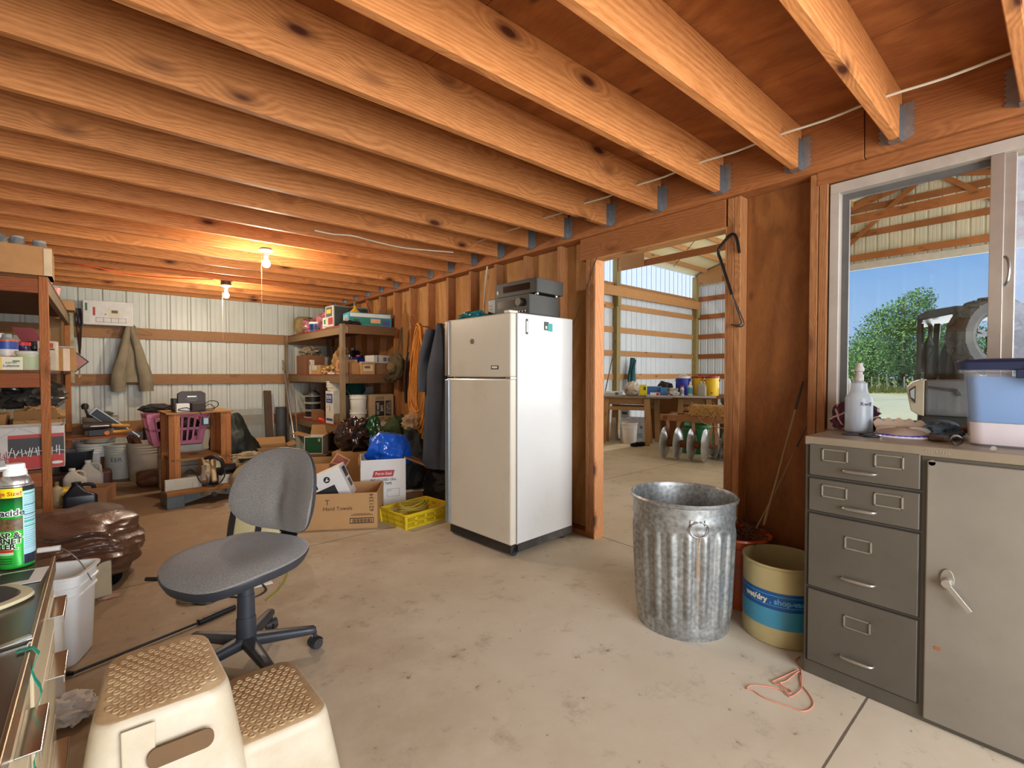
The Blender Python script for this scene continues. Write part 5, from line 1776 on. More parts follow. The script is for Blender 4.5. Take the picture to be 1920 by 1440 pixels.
for k, (x, y, w, h, m_) in enumerate(((-0.755, 5.6, 0.32, 0.36, CARD2), (-0.43, 5.65, 0.26, 0.30, CARD), (-0.42, 6.35, 0.24, 0.27, CARD2))):
    carton('cardboard_box', ['wide brown box behind the red and black carton on the lower left shelf', 'open tan box holding crumpled paper on the lower left shelf', 'small open brown box near the far post on the lower left shelf'][k], 'box', (x, y, LL), R(2 * k), w, 0.3, h, m_, open_=True, flaps=(('f', 15, 0.08),) if k == 1 else ())
one('packing_paper', 'crumpled brown packing paper spilling from the open tan box', 'paper', lump((0.15, 0.13, 0.09), 51, 0.5, 2.2, 4, 0.2, ridge=True), M('a98252', 0.85, 0, 0.2), loc=(-0.42, 5.64, LL + 0.24), center=False, smooth=True)
one('plastic_wrap', 'dark clear plastic wrap bunched at the rear of the lower left shelf', 'wrap', lump((0.20, 0.2, 0.16), 52, 0.5, 1.8, 4, 0.3, ridge=True), M('4a4844', 0.2, 0, 0.4, coat=0.6), loc=(-0.50, 6.3, LL + 0.36), center=False, smooth=True)
one('green_bag', 'bright green plastic bag at the left edge beside the red and black carton', 'bag', lump((0.07, 0.10, 0.10), 53, 0.4, 2, 4, 0.3), M('1e8c34', 0.35), loc=(-0.71, 4.96, LL + 0.12), center=False, smooth=True)
plainbox('storage_case', 'dark red and grey case under the green bag', 'case', (-0.74, 4.96, LL), R(0), 0.18, 0.3, 0.12, M('5c2420', 0.5))
plainbox('white_paper_box', 'narrow white box beside the red and black carton', 'box', (-0.33, 6.05, LL), R(0), 0.06, 0.12, 0.26, M('d8d6d0', 0.6))
plainbox('booklet_box', 'purple and blue flat box on the lower left shelf near the far post', 'box', (-0.42, 6.35, LL + 0.272), R(5), 0.20, 0.16, 0.03, M('4c3c78', 0.5), labels=(('f', 0.02, 0.015, 0.12, 0.012, 'a03a60'),))
vs_ = thing('drill', 'yellow handled tools piled on a small board beside the far post', 'tool', (-0.03, 6.75, LL + 0.0))
B().box((-0.40, -0.12, 0.0), (0.22, 0.12, 0.02)).obj('board', RX, vs_)
B().cyl((-0.14, -0.05, 0.13), (0.09, -0.05, 0.13), 0.05, 0.035, 20).obj('motor', M('3a2c24', 0.5), vs_, smooth=True)
B().cyl((-0.08, -0.10, 0.13), (0.07, -0.10, 0.13), 0.012, n=12).obj('shaft', STEEL, vs_, smooth=True)
B().cyl((0.08, -0.06, 0.13), (0.24, -0.04, 0.11), 0.015, 0.020, 16).obj('handle', M('c9963c', 0.5), vs_, smooth=True)
B().cyl((0.10, -0.05, 0.055), (0.26, -0.03, 0.055), 0.016, 0.02, 16).obj('handle', M('d0902c', 0.5), vs_, smooth=True)
B().cyl((0.05, -0.08, 0.05), (0.05, -0.05, 0.05), 0.022, n=16).obj('knob', M('d87c20', 0.5), vs_, smooth=True)
B().box((-0.1, -0.06, 0.02), (0.05, 0.06, 0.09)).obj('battery', BLACK, vs_, bevel=0.006)

# ================================================================ BACK WALL AND FLOOR CLUTTER
def F(u, v):
    return at(u, v, z=0)


# ---- coat on the back wall
CANV = M('8c8168', 0.9, 0, 0.18, 7, bump=0.3, bscale=200, dirt=0.25, dirtc='5a503c')
jk = thing('work_jacket', 'worn olive canvas work jacket on a wire hanger on the back wall', 'jacket', at(243, 612, y=7.68))
b = B()
rings = []
for k in range(16):
    s_ = k / 15
    z = 0.02 - 0.72 * s_
    hw = 0.025 + 0.12 * min(1, s_ * 1.25) + 0.012 * math.sin(s_ * 5)
    hd = 0.03 + 0.045 * min(1, s_ * 2)
    ring = []
    for j in range(40):
        a = 2 * PI * j / 40
        f_ = 1 + 0.10 * math.sin(5 * a + 3 * s_) * s_ + 0.05 * math.sin(11 * a + 7 * s_)
        ring.append((hw * f_ * math.cos(a) + 0.012 * math.sin(6 * s_), hd * f_ * math.sin(a), z))
    rings.append(ring)
b.loft(rings)
b.obj('body', CANV, jk, smooth=True)
for sx_, ln in ((-1, 0.98), (1, 0.98)):
    rings = []
    for k in range(14):
        s_ = k / 13
        c_ = Vector((sx_ * (0.012 + 0.125 * min(1, s_ * 1.25)) + 0.02 * s_, -0.06 - 0.02 * math.sin(s_ * 3), 0.01 - ln * 0.84 * s_))
        r_ = 0.022 + 0.045 * min(1, s_ * 1.6)
        rings.append([c_ + Vector((r_ * (1 + 0.12 * math.sin(4 * a + 9 * s_)) * math.cos(a), 0.8 * r_ * math.sin(a), 0)) for a in [2 * PI * j / 24 for j in range(24)]])
    B().loft(rings).obj('sleeve', CANV, jk, smooth=True)
B().lathe([(0.03, -0.05), (0.055, -0.03), (0.06, 0.0), (0.045, 0.02), (0.03, 0.02)], 24, sy=0.6).obj('collar', M('6a6250', 0.9), jk, smooth=True)
B().tube([(0, 0.0, 0.03), (-0.22, -0.0, -0.085), (-0.225, 0, -0.10), (0.225, 0, -0.10), (0.22, 0, -0.085), (0, 0, 0.03)], 0.0022, 6).obj('wire_hanger', DULLST, jk, smooth=True)

# ---- buckets along the back wall
p = F(222, 899)
bucket('white lidded bucket with scrawled letters by the back wall', (p.x + 0.03, p.y + 0.14, 0), 0.145, 0.158, 0.40, M('d3d1c0', 0.45, 0, 0.05, dirt=0.15), lid=True, bail=20, rz=0)
o = bpy.data.objects[-1] if False else None
LB = [o_ for o_ in bpy.data.objects if o_.get('label', '') == 'white lidded bucket with scrawled letters by the back wall'][0]
curved_text(LB, 'EER', 0.07, 0.154, 0.23, R(-108), M('3c5c6c', 0.6))
p = F(270, 903)
BB = bucket('open white bucket holding brown wooden blocks beside the lidded bucket', (p.x + 0.04, p.y + 0.17, 0), 0.165, 0.185, 0.44, M('cdbfa8', 0.45, 0, 0.06, dirt=0.25), bail=None)
wbm = wood('6a4028', '42261a', 'z', 0, 2.0)
for k, (dx, dy, a, bb) in enumerate(((-0.07, 0.02, -12, 20), (-0.02, 0.04, -18, 25), (0.04, 0.05, -25, 30), (0.08, 0.0, -28, 20))):
    o_ = B().cbox((0, 0, 0.2), (0.055, 0.03, 0.40)).obj('wood_block', wbm)
    o_.location = (p.x + 0.02 + dx, p.y + 0.17 + dy, 0.14)
    o_.rotation_euler = (R(4), R(a), R(bb))
    tag(o_, ['leftmost dark brown wooden block in the open white bucket', 'second dark brown wooden block from the left in the open white bucket', 'third dark brown wooden block from the left in the open white bucket', 'rightmost dark brown wooden block in the open white bucket'][k], 'wood', 'wooden blocks in the white bucket')
p = F(180, 896)
p.y -= 0.12
UB = bucket('white bucket with an orange and brown printed strip behind the black bin', (p.x, p.y + 0.10, 0), 0.16, 0.178, 0.42, M('cfd0cc', 0.4), lid=True, bail=None)
b_ = B()
def cyl_patch(par, r_, z0, z1, a0, a1, mat_, name='printed_panel', n_=10, r2_=None):
    r2_ = r2_ or r_
    b_ = B()
    vs = [((rr_ + 0.001) * math.cos(R(a0 + (a1 - a0) * i / n_)), (rr_ + 0.001) * math.sin(R(a0 + (a1 - a0) * i / n_)), z) for z, rr_ in ((z0, r_), (z1, r2_)) for i in range(n_ + 1)]
    b_.add(vs, [(i, i + 1, n_ + 2 + i, n_ + 1 + i) for i in range(n_)])
    return b_.obj(name, mat_, par, solid=0.0008)
cyl_patch(UB, 0.162, 0.09, 0.27, -75, -35, M('5a3420', 0.5), r2_=0.171)
cyl_patch(UB, 0.1655, 0.12, 0.24, -62, -48, M('d09030', 0.5), r2_=0.1705)
UP = bucket('white bucket of rags stacked on the bucket with the printed strip', (p.x + 0.05, p.y + 0.11, 0.43), 0.14, 0.165, 0.30, M('c9c2ac', 0.5, 0, 0.06, dirt=0.25), bail=None)
one('rags', 'grey-green rags heaped in the upper white bucket', 'rag', lump((0.12, 0.12, 0.05), 61, 0.5, 2, 4, 0.2), M('5c6454', 0.9, 0, 0.3), loc=(p.x + 0.05, p.y + 0.11, 0.70), center=False, smooth=True)
one('brush', 'dark paddle-shaped brush poking up by the upper white bucket', 'brush', B().tube([(0, 0, 0), (-0.03, 0, 0.10)], 0.012, 8).lathe([(0.0, 0.10), (0.03, 0.11), (0.035, 0.15), (0.02, 0.175), (0, 0.175)], 16, c=(-0.035, 0, 0)), M('2c241e', 0.6), loc=(p.x - 0.05, p.y + 0.06, 0.72), center=False, smooth=True)
one('black_bin', 'black tapered plastic bin standing behind the shelf post', 'bin', B().lathe([(0.11, 0), (0.115, 0.01), (0.15, 0.36), (0.155, 0.362), (0.155, 0.37), (0.145, 0.37), (0.105, 0.02), (0, 0.02)], 40, sq=0.5), M('222426', 0.4), loc=F(155, 893) + Vector((-0.04, -0.42, 0)), center=False, smooth=True)
hs = thing('amplifier', 'black finned box leaning diagonally across the upper white bucket', 'device', (p.x + 0.02, p.y - 0.12, 0.80), rot=(R(-6), R(42), R(-8)))
B().box((-0.04, -0.06, -0.06), (0.50, 0.06, 0.04)).obj('case', M('a0a4a6', 0.3, 0.7), hs, bevel=0.004)
B().box((-0.02, -0.064, -0.05), (0.48, -0.05, 0.03)).obj('front', M('16181a', 0.35), hs)
# chain saw bar things
cs_ = thing('cable_cutter', 'black long-handled cutter standing against the lower girt', 'tool', at(275, 850, y=7.60))
z0 = cs_.location.z
B().tube([(0, 0, 0.0), (0.0, 0, 0.25), (0.03, 0, 0.42)], [0.035, 0.035, 0.018], 10).obj('handle', BLACK, cs_, smooth=True)
B().tube([(0.14, 0, 0.0), (0.14, 0, 0.2), (0.02, 0, 0.45)], [0.05, 0.05, 0.016], 10).obj('handle', BLACK, cs_, smooth=True)
cs_.location.z = 0.30
one('green_tank', 'dark plastic tub holding the black cutter handles by the back wall', 'tub', B().lathe([(0.15, 0), (0.16, 0.02), (0.17, 0.30), (0.165, 0.31), (0, 0.31)], 32), M('3c4246', 0.5), loc=(at(275, 850, y=7.60).x + 0.06, 7.60, 0), center=False, smooth=True)
one('leather_hide', 'brown leather bag lying on the floor beside the saw bench', 'bag', lump((0.20, 0.12, 0.11), 63, 0.18, 1.6, 4, 0.2, squash=lambda p: Vector((max(-.8, min(.8, p.x)) * 1.1, p.y, max(-.9, min(.75, p.z))))), M('6c4020', 0.55, 0, 0.2), loc=F(290, 902) + Vector((0, -0.25, 0)), center=False, smooth=True)

# ---- wooden stand with equipment
sd = F(318, 940)
stn = thing('wooden_stand', 'rough wooden stand of two-by-fours beside the office chair', 'table', (sd.x, sd.y, 0), R(4))
PINE = wood('b87a44', '94582a', 'z', 0.5, 1.3)
PINEX = wood('a87e4c', '86602f', 'x', 0.5, 1.3)
SWd, SDp, SHt = 0.54, 0.42, 0.86
for x in (0, SWd):
    for y in (0, SDp):
        s_ = 1 if x == 0 else -1
        B().box((x - 0.019 * 0, y, 0), (x + s_ * 0.045, y + 0.05, SHt - 0.015)).obj('leg', PINE, stn, bevel=0.002)
        B().box((x + s_ * 0.046, y + 0.002, 0), (x + s_ * 0.095, y + 0.04, SHt - 0.015)).obj('leg_brace', PINE, stn, bevel=0.002)
B().box((-0.02, -0.02, SHt - 0.014), (SWd + 0.02, SDp + 0.07, SHt)).obj('top', PINEX, stn)
B().box((0.02, 0.0, 0.38), (SWd - 0.02, SDp + 0.05, 0.40)).obj('shelf', PINEX, stn)
c0 = stn.location
bk_ = thing('battery_charger_box', 'dark brown box with a silver badge on top of the wooden stand', 'box', (c0.x + 0.20, c0.y + 0.25, SHt + 0.001), R(4))
B().box((-0.15, -0.07, 0), (0.13, 0.07, 0.13)).obj('lower_case', M('35302c', 0.5), bk_, bevel=0.006)
B().prism([(-0.12, 0), (0.12, 0), (0.12, 0.18), (0.08, 0.205), (-0.08, 0.205), (-0.12, 0.18)], (0, -0.075, 0.0), (1, 0, 0), (0, 0, 1), (0, -1, 0), 0.05).obj('front_case', M('423b37', 0.5), bk_, bevel=0.004)
patch(bk_, 'badge', (0.0, -0.1262, 0.15), 0.08, 0.014, M('b8b6b0', 0.3, 0.5))
for k in range(3):
    patch(bk_, 'printed_line', (0.0, -0.1262, 0.128 - 0.012 * k), 0.11 - 0.02 * k, 0.003, M('8c8884', 0.5))
plainbox('white_carton', 'small white carton in front of the dark brown box', 'box', (c0.x + 0.12, c0.y + 0.06, SHt + 0.001), R(4), 0.11, 0.08, 0.085, WHITE)
o = plainbox('power_supply', 'brown power brick among cables at the front of the wooden stand', 'power supply', (c0.x + 0.25, c0.y + 0.07, SHt + 0.001), R(12), 0.12, 0.08, 0.085, M('3a2e28', 0.5))
cb = B()
cb.tube(smoothpath([(0.31, 0.07, 0.06), (0.36, 0.06, 0.10), (0.43, 0.07, 0.09), (0.44, 0.08, 0.045), (0.38, 0.07, 0.02), (0.33, 0.06, 0.015), (0.28, 0.0, 0.012), (0.2, -0.01, 0.01), (0.12, 0.0, 0.014), (0.08, -0.01, 0.03), (0.15, -0.012, 0.045), (0.19, 0.0, 0.012)], 5), 0.0045, 6)
cb.tube(smoothpath([(0.31, 0.05, 0.03), (0.35, 0.03, 0.07), (0.40, 0.03, 0.03), (0.36, 0.0, 0.008), (0.26, -0.02, 0.008), (0.27, -0.032, -0.03)], 5), 0.004, 6)
o = cb.obj('extension_cable', BLACK, loc=(c0.x, c0.y, SHt + 0.001), rz=R(4), smooth=True)
tag(o, 'tangled black power cord looping off the top of the wooden stand', 'cord')
mt = thing('voltage_meter', 'small black meter with a pale blue face hanging from the stand top', 'meter', (c0.x + 0.30, c0.y - 0.035, SHt - 0.135), R(4))
B().box((-0.03, -0.012, 0), (0.035, 0.012, 0.085)).obj('case', BLACK, mt, bevel=0.004)
patch(mt, 'display', (0.003, -0.0125, 0.043), 0.04, 0.06, M('9ab8cc', 0.3))
# pink laundry basket behind the stand
lbk = thing('laundry_basket', 'pink slatted laundry basket behind the wooden stand', 'basket', (c0.x + 0.13, c0.y + 0.78, 0.47), R(4))
PK = M('d8809c', 0.4, 0, 0.05)
bb = B()
HB, w0, w1, d0, d1 = 0.34, 0.22, 0.285, 0.15, 0.19
def bpt(face, s_, t_, out=0.0):
    w, d = w0 + (w1 - w0) * t_, d0 + (d1 - d0) * t_
    z = HB * t_
    if face == 0:
        return Vector((-w + 2 * w * s_, -d - out, z))
    if face == 1:
        return Vector((w + out, -d + 2 * d * s_, z))
    if face == 2:
        return Vector((w - 2 * w * s_, d + out, z))
    return Vector((-w - out, d - 2 * d * s_, z))
for f_ in range(4):
    n_ = 9 if f_ % 2 == 0 else 6
    for (t0, t1) in ((0.0, 0.12), (0.46, 0.54), (0.88, 1.0)):
        vs = [bpt(f_, s_, t_, o_) for o_ in (0, 0.004) for (s_, t_) in ((0, t0), (1, t0), (1, t1), (0, t1))]
        bb.add(vs, [(0, 1, 2, 3), (7, 6, 5, 4), (0, 4, 5, 1), (2, 6, 7, 3)])
    for i in range(n_ + 1):
        s0 = i / n_ - (0.02 if 0 < i < n_ else 0.0) - (0.12 if i == n_ else 0)
        s1 = i / n_ + (0.02 if 0 < i < n_ else 0.0) + (0.12 if i == 0 else 0)
        vs = [bpt(f_, s_, t_, o_) for o_ in (0, 0.004) for (s_, t_) in ((s0, 0.1), (s1, 0.1), (s1, 0.9), (s0, 0.9))]
        bb.add(vs, [(0, 1, 2, 3), (7, 6, 5, 4), (0, 4, 7, 3), (1, 5, 6, 2)])
bb.box((-w0, -d0, 0), (w0, d0, 0.005))
bb.obj('basket_body', PK, lbk)
B().lathe([(0.97, HB - 0.008), (1.05, HB - 0.002), (1.05, HB + 0.006), (0.97, HB + 0.004)], 48, sx=w1, sy=d1, sq=0.8, close=False).obj('rim', PK, lbk, smooth=True)
one('basket_contents', 'dark brown clothes filling the pink laundry basket', 'clothes', lump((0.20, 0.13, 0.15), 71, 0.3, 2, 4, 0.1), M('2c1c1e', 0.9), loc=(c0.x + 0.13, c0.y + 0.78, 0.485), center=False, smooth=True)
one('black_bag', 'black cloth bag lying over the left rim of the pink basket', 'bag', lump((0.14, 0.10, 0.05), 72, 0.3, 2, 4, 0.2), M('26221f', 0.8), loc=(c0.x - 0.05, c0.y + 0.66, 0.83), center=False, smooth=True)
for k in range(4):
    one('foam_board', ['lowest white ridged slab of the pile under the pink basket', 'second white ridged slab from the floor under the pink basket', 'third white ridged slab from the floor under the pink basket', 'topmost white ridged slab of the pile under the pink basket'][k], 'board', B().box((-0.20, -0.14, 0), (0.20, 0.14, 0.112)), M('c9c6b6', 0.7), 'white slabs under the basket', loc=(c0.x + 0.17, c0.y + 0.78, 0.116 * k), center=False, bevel=0.012)
plainbox('white_carton', 'long white carton with a yellow corner on top of the pink basket', 'box', (c0.x + 0.22, c0.y + 0.58, 0.80) if False else (c0.x + 0.23, c0.y + 0.76, 0.822), R(4), 0.34, 0.14, 0.065, M('cac4b4', 0.5), labels=(('f', 0.08, 0.033, 0.05, 0.06, 'd0a83c'),))
one('tarpaulin', 'dark green-black sheet draped from the stand down to the floor', 'sheet', lump((0.30, 0.22, 0.42), 75, 0.22, 1.3, 5, 0.15, ridge=True, squash=lambda p: Vector((p.x * (1.0 - 0.45 * p.z), p.y * (1 - 0.3 * p.z), p.z))), M('1f241e', 0.6, 0, 0.3), loc=(c0.x + 0.66, c0.y + 0.66, 0), center=False, smooth=True)
one('trowel', 'bright steel float with a pale handle leaning by the dark sheet', 'tool', B().lathe([(0.015, 0), (0.02, 0.1), (0.018, 0.18), (0.035, 0.2), (0.045, 0.28), (0.02, 0.33), (0, 0.34)], 20, sy=0.6), M('b0a88e', 0.4, 0.3), loc=(c0.x + 0.60, c0.y + 0.20, 0), center=False, smooth=True)

# ---- mitre saw on the floor
ms0 = F(313, 957)
mw = thing('mitre_saw', 'tan mitre saw on a blue-grey base in front of the wooden stand', 'saw', (ms0.x, ms0.y, 0), R(5))
BG = M('5f7078', 0.45, 0.2, 0.1, dirt=0.3)
B().box((0, 0, 0), (0.14, 0.30, 0.12)).obj('base_foot', BG, mw, bevel=0.006)
B().box((0.62, 0, 0), (0.76, 0.30, 0.12)).obj('base_foot', BG, mw, bevel=0.006)
B().prism([(0.14, 0.03), (0.38, 0.085), (0.62, 0.03), (0.62, 0.118), (0.14, 0.118)], (0, 0.02, 0), (1, 0, 0), (0, 0, 1), (0, 1, 0), 0.03).obj('base_arch', BG, mw)
B().cyl((0.38, 0.14, 0.085), (0.38, 0.14, 0.122), 0.165, n=40).obj('turntable', M('7c7a68', 0.4, 0.4), mw, smooth=True)
B().cyl((0.37, 0.02, 0.09), (0.37, -0.05, 0.09), 0.022, n=16).obj('lock_knob', M('2a2624', 0.5), mw, smooth=True)
B().box((0.0, -0.01, 0.12), (0.76, 0.10, 0.15)).obj('wood_bed', wood('b07a3e', '7c5228', 'x', 0.4, 1.4), mw, bevel=0.002)
B().box((0.005, 0.10, 0.15), (0.30, 0.135, 0.255)).obj('fence', M('c2c3b4', 0.5, 0, 0.1, dirt=0.2), mw, bevel=0.004)
B().box((0.44, 0.10, 0.15), (0.75, 0.135, 0.235)).obj('fence', M('c2c3b4', 0.5, 0, 0.1, dirt=0.2), mw, bevel=0.004)
TANP = M('a58a60', 0.4, 0, 0.12, dirt=0.2)
b = B()
b.lathe([(0.0, -0.03), (0.125, -0.03), (0.13, -0.02), (0.13, 0.02), (0.12, 0.03), (0, 0.03)], 40)
b.v = [Vector((0.335 + p.z, 0.16 + p.x * 0.9, 0.29 + p.y)) for p in b.v]
b.obj('blade_guard', TANP, mw, smooth=True)
b = B().lathe([(0.0, -0.0015), (0.12, -0.0015), (0.12, 0.0015), (0, 0.0015)], 48)
b.v = [Vector((0.335 + p.z, 0.15 + p.x, 0.24 + p.y)) for p in b.v]
b.obj('blade', STEEL, mw)
B().cyl((0.37, 0.17, 0.30), (0.60, 0.17, 0.28), 0.052, 0.048, 24).obj('motor', M('1c1c1e', 0.3), mw, smooth=True)
B().cyl((0.60, 0.17, 0.28), (0.66, 0.17, 0.275), 0.055, 0.045, 24).obj('motor_cap', M('7a6a50', 0.5), mw, smooth=True)
B().beam((0.38, 0.0, 0.20), (0.40, 0.14, 0.39), 0.045, 0.04).obj('arm', TANP, mw, bevel=0.01)
B().box((0.28, 0.045, 0.21), (0.33, 0.07, 0.36)).obj('chrome_shield', M('c9c8c0', 0.15, 0.9), mw, bevel=0.008)
B().tube(smoothpath([(0.33, 0.10, 0.42), (0.38, 0.02, 0.44), (0.44, 0.0, 0.40), (0.46, 0.02, 0.32), (0.45, 0.06, 0.25)], 5), 0.017, 10).obj('handle', BLACK, mw, smooth=True)
B().tube(smoothpath([(0.24, 0.05, 0.30), (0.26, -0.02, 0.22), (0.34, -0.05, 0.17), (0.42, -0.03, 0.19), (0.47, 0.0, 0.26), (0.46, 0.02, 0.36)], 5), 0.006, 8).obj('cord', BLACK, mw, smooth=True)
B().box((0.40, 0.02, 0.33), (0.45, 0.10, 0.43)).obj('badge_plate', M('c8b890', 0.4), mw, bevel=0.004)
patch(mw, 'printed_badge', (0.425, 0.0195, 0.41), 0.045, 0.025, M('8c2c24', 0.5))
one('dirty_sack', 'grey dusty bundle under the shelf of the wooden stand', 'bundle', lump((0.10, 0.14, 0.13), 77, 0.2, 1.8, 4, 0.2), M('8c8270', 0.9, 0, 0.2), loc=(c0.x + 0.19, c0.y + 0.22, 0), center=False, smooth=True)
one('baseball_cap', 'dark blue cap under the shelf behind the mitre saw', 'cap', lump((0.09, 0.09, 0.14), 78, 0.15, 1.8, 4, 0.2), M('1c2640', 0.7), loc=(c0.x + 0.36, c0.y + 0.26, 0.0), center=False, smooth=True)

# ---- glass panes leaning on the back wall
for k, (u0, u1, dy) in enumerate(((413, 508, 0.0),)):
    gp = thing('glass_sheet', 'large glass pane with a pale edge leaning on the back wall', 'glass', at(u0, 846, y=7.52))
    x1 = at(u1 + 2, 846, y=7.52).x - gp.location.x
    zt = 0.74 - gp.location.z
    gp.location.z = max(0.0, gp.location.z)
    B().add([(0, 0, 0), (x1, 0, 0), (x1, 0.18, zt), (0, 0.18, zt)], [(0, 1, 2, 3)]).obj('pane', M('a8b0a8', 0.05, 0, 0.02, alpha=0.35, spec=1.0), gp, solid=0.005)
    B().tube([(0, 0, 0), (0, 0.18, zt), (x1, 0.18, zt), (x1, 0, 0)], 0.006, 6).obj('edge', M('d8d8d0', 0.3), gp)
one('plank', 'dark rough plank standing against the back wall beside the glass', 'board', B().beam((at(506, 850, y=7.45).x, 7.40, 0.02), at(501, 733, y=7.77), 0.10, 0.035, up=(0, -1, 0.2)), wood('5c4a38', '3e3024', 'z', 0.2, 1.4))
one('metal_strip', 'thin bright metal strip leaning at the right of the dark plank', 'strip', B().beam(at(512, 812, y=7.60), at(512, 764, y=7.74), 0.012, 0.01), M('d8d8d4', 0.3, 0.6))
one('plastic_sheeting', 'crumpled clear plastic sheeting lying below the glass pane', 'sheeting', lump((0.42, 0.14, 0.06), 81, 0.6, 3, 4, 0.3, ridge=True), M('6a645c', 0.15, 0, 0.4, coat=0.8), loc=at(455, 848, z=0.22) + Vector((0, 0, 0)), center=False, smooth=True)
carton('cardboard_box', 'long low cardboard box holding plastic sheeting near the back wall', 'box', Vector((at(455, 848, z=0.22).x, at(455, 848, z=0.22).y, 0)), R(2), 0.90, 0.3, 0.215, CARD2)
kb = carton('cardboard_box', 'tan box with red lettering and a curved top by the dark plank', 'box', F(508, 905) + Vector((0.12, 0.45, 0)), R(-8), 0.36, 0.3, 0.36, M('9a7448', 0.8), open_=True, flaps=(('b', 50, 0.12), ('r', 70, 0.1)))
text(kb, '50', 0.09, (-0.08, -0.152, 0.27), mat=M('a03020', 0.6))
patch(kb, 'hand_hole', (0.02, -0.1508, 0.325), 0.09, 0.02, M('2a1c10', 0.9))
one('canvas_bag', 'pale canvas bag lying behind the chair back', 'bag', lump((0.22, 0.20, 0.22), 83, 0.2, 1.5, 4, 0.2), M('b0a080', 0.9, 0, 0.12), loc=F(478, 945) + Vector((0.10, 0.32, 0)), center=False, smooth=True)
one('work_glove', 'dirty pale work glove lying on the canvas bag', 'glove', lump((0.13, 0.06, 0.035), 84, 0.5, 2.6, 4, 0.3), M('a08e6c', 0.9, 0, 0.3), loc=F(480, 945) + Vector((0.0, 0.32, 0.40)), center=False, smooth=True)

# ---- tank sprayer behind the chair
sp_ = thing('backpack_sprayer', 'yellowed plastic tank sprayer with black straps behind the office chair', 'sprayer', (0.80, 3.52, 0), R(-24))
b = B()
rings = []
for s_ in [i / 10 for i in range(11)]:
    z = 0.40 * s_
    k = 0.88 + 0.12 * math.sin(PI * min(1, s_ * 1.1))
    if s_ > 0.85:
        k *= 1 - (s_ - 0.85) * 1.6
    rings.append([(x, y, z) for x, y in rr(0.40 * k, 0.24 * k, 0.07, 6)])
b.loft(rings)
b.obj('tank', M('cfc092', 0.35, 0, 0.12, 3, dirt=0.15), sp_, smooth=True)
for dx in (-0.14, 0.02):
    B().beam((dx, -0.10, 0.40), (dx - 0.03, -0.135, 0.15), 0.035, 0.006, up=(0, -1, 0.1)).beam((dx - 0.03, -0.135, 0.15), (dx - 0.09, -0.15, 0.015), 0.035, 0.006, up=(0, -1, 0.1)).obj('strap', M('1c1614', 0.7), sp_)
# spray wand and hoses on the floor
wd_ = B()
p0, p1, p2 = F(137, 1268), F(372, 1172), F(440, 1142)
w_ = thing('spray_wand', 'long black spray wand with a blue tip lying on the floor by the stool', 'wand', (p0.x, p0.y, 0))
up = Vector((0, 0, 0.012))
def rel(p):
    return Vector((p.x - w_.location.x, p.y - w_.location.y, p.z)) + up
B().tube([rel(p0), rel(p1)], 0.006, 10).obj('lance', BLACK, w_, smooth=True)
B().tube([rel(p1), rel((p1 + p2) / 2), rel(p2)], [0.016, 0.018, 0.014], 12).obj('grip', BLACK, w_, smooth=True)
B().tube([rel(p0), rel(F(120, 1268)), rel(F(108, 1279))], [0.009, 0.011, 0.009], 10).obj('nozzle', BLACK, w_, smooth=True)
B().tube([rel(F(108, 1279)), rel(F(106, 1283))], 0.009, 10).obj('nozzle_tip', M('2c6cb0', 0.4), w_, smooth=True)['label'] = 'blue nozzle tip'
one('hose', 'clear yellow-green hose curling on the floor right of the chair', 'hose', B().tube(smoothpath([F(498, 1126), F(520, 1108), F(536, 1084), F(538, 1060), F(528, 1035)], 6), 0.006, 8), M('8c8a2c', 0.3), smooth=True)
one('hose', 'black hose loop lying under the chair seat', 'hose', B().tube(smoothpath([F(345, 1108), F(350, 1128), F(385, 1134), F(425, 1120), F(470, 1122), F(498, 1108), F(490, 1095), F(470, 1085)], 6), 0.007, 8), BLACK, smooth=True)
one('steel_ring', 'dull steel hoop lying on the floor left under the chair', 'ring', B().tube([F(375, 1118) + Vector((0.10 * math.cos(a), 0.10 * math.sin(a), 0.012)) for a in [2 * PI * i / 32 for i in range(32)]], 0.009, 8, closed=True), M('8c8478', 0.3, 0.8), smooth=True)
one('paper_scrap', 'small white folded paper on the floor under the chair', 'paper', B().box((-0.05, -0.03, 0), (0.05, 0.03, 0.004)), WHITE, loc=F(492, 1095), center=False)
one('wood_sliver', 'thin pale wood sliver on the floor in front of the brown tarpaulin', 'stick', B().beam(F(238, 1032) + Vector((0, 0, .006)), F(268, 1024) + Vector((0, 0, .006)), 0.02, 0.008), M('b08a5c', 0.7))
one('wrapper', 'small torn pinkish wrapper on the floor beside the white bucket', 'litter', lump((0.05, 0.03, 0.006), 88, 0.6, 3, 3, 0.3), M('b49080', 0.7), loc=F(205, 1120), center=False)

# ---- brown tarpaulin heap and things by the desk
TARP = M('553a2c', 0.34, 0, 0.15, 4, bump=0.6, bscale=60, coat=0.25)
def foldsq(p):
    # long flattened folds running side to side
    f_ = 0.10 * (0.5 - abs(noise.noise(Vector((p.x * 0.8 + 0.6 * p.z, p.y * 1.2, p.z * 5.0 + 0.8 * p.x))))) + 0.05 * math.sin(p.z * 11 + 2.5 * p.x + 3 * noise.noise(p * 1.3))
    q = Vector((p.x * (1 + f_), p.y * (1 + f_), math.tanh(p.z * 1.1) * 0.80 + 0.10 * noise.noise(Vector((p.x * 1.5, p.y * 1.5, 3.0)))))
    q.z -= 0.12 * max(0.0, -p.y) * max(0, p.z)
    return q
o = one('tarpaulin', 'glossy brown tarpaulin folded in a thick heap beyond the desk', 'tarpaulin', lump((0.315, 0.44, 0.30), 91, 0.16, 1.1, 6, 0.28, ridge=True, squash=foldsq), TARP, loc=(-0.15, 3.90, 0.0), center=False, smooth=True)
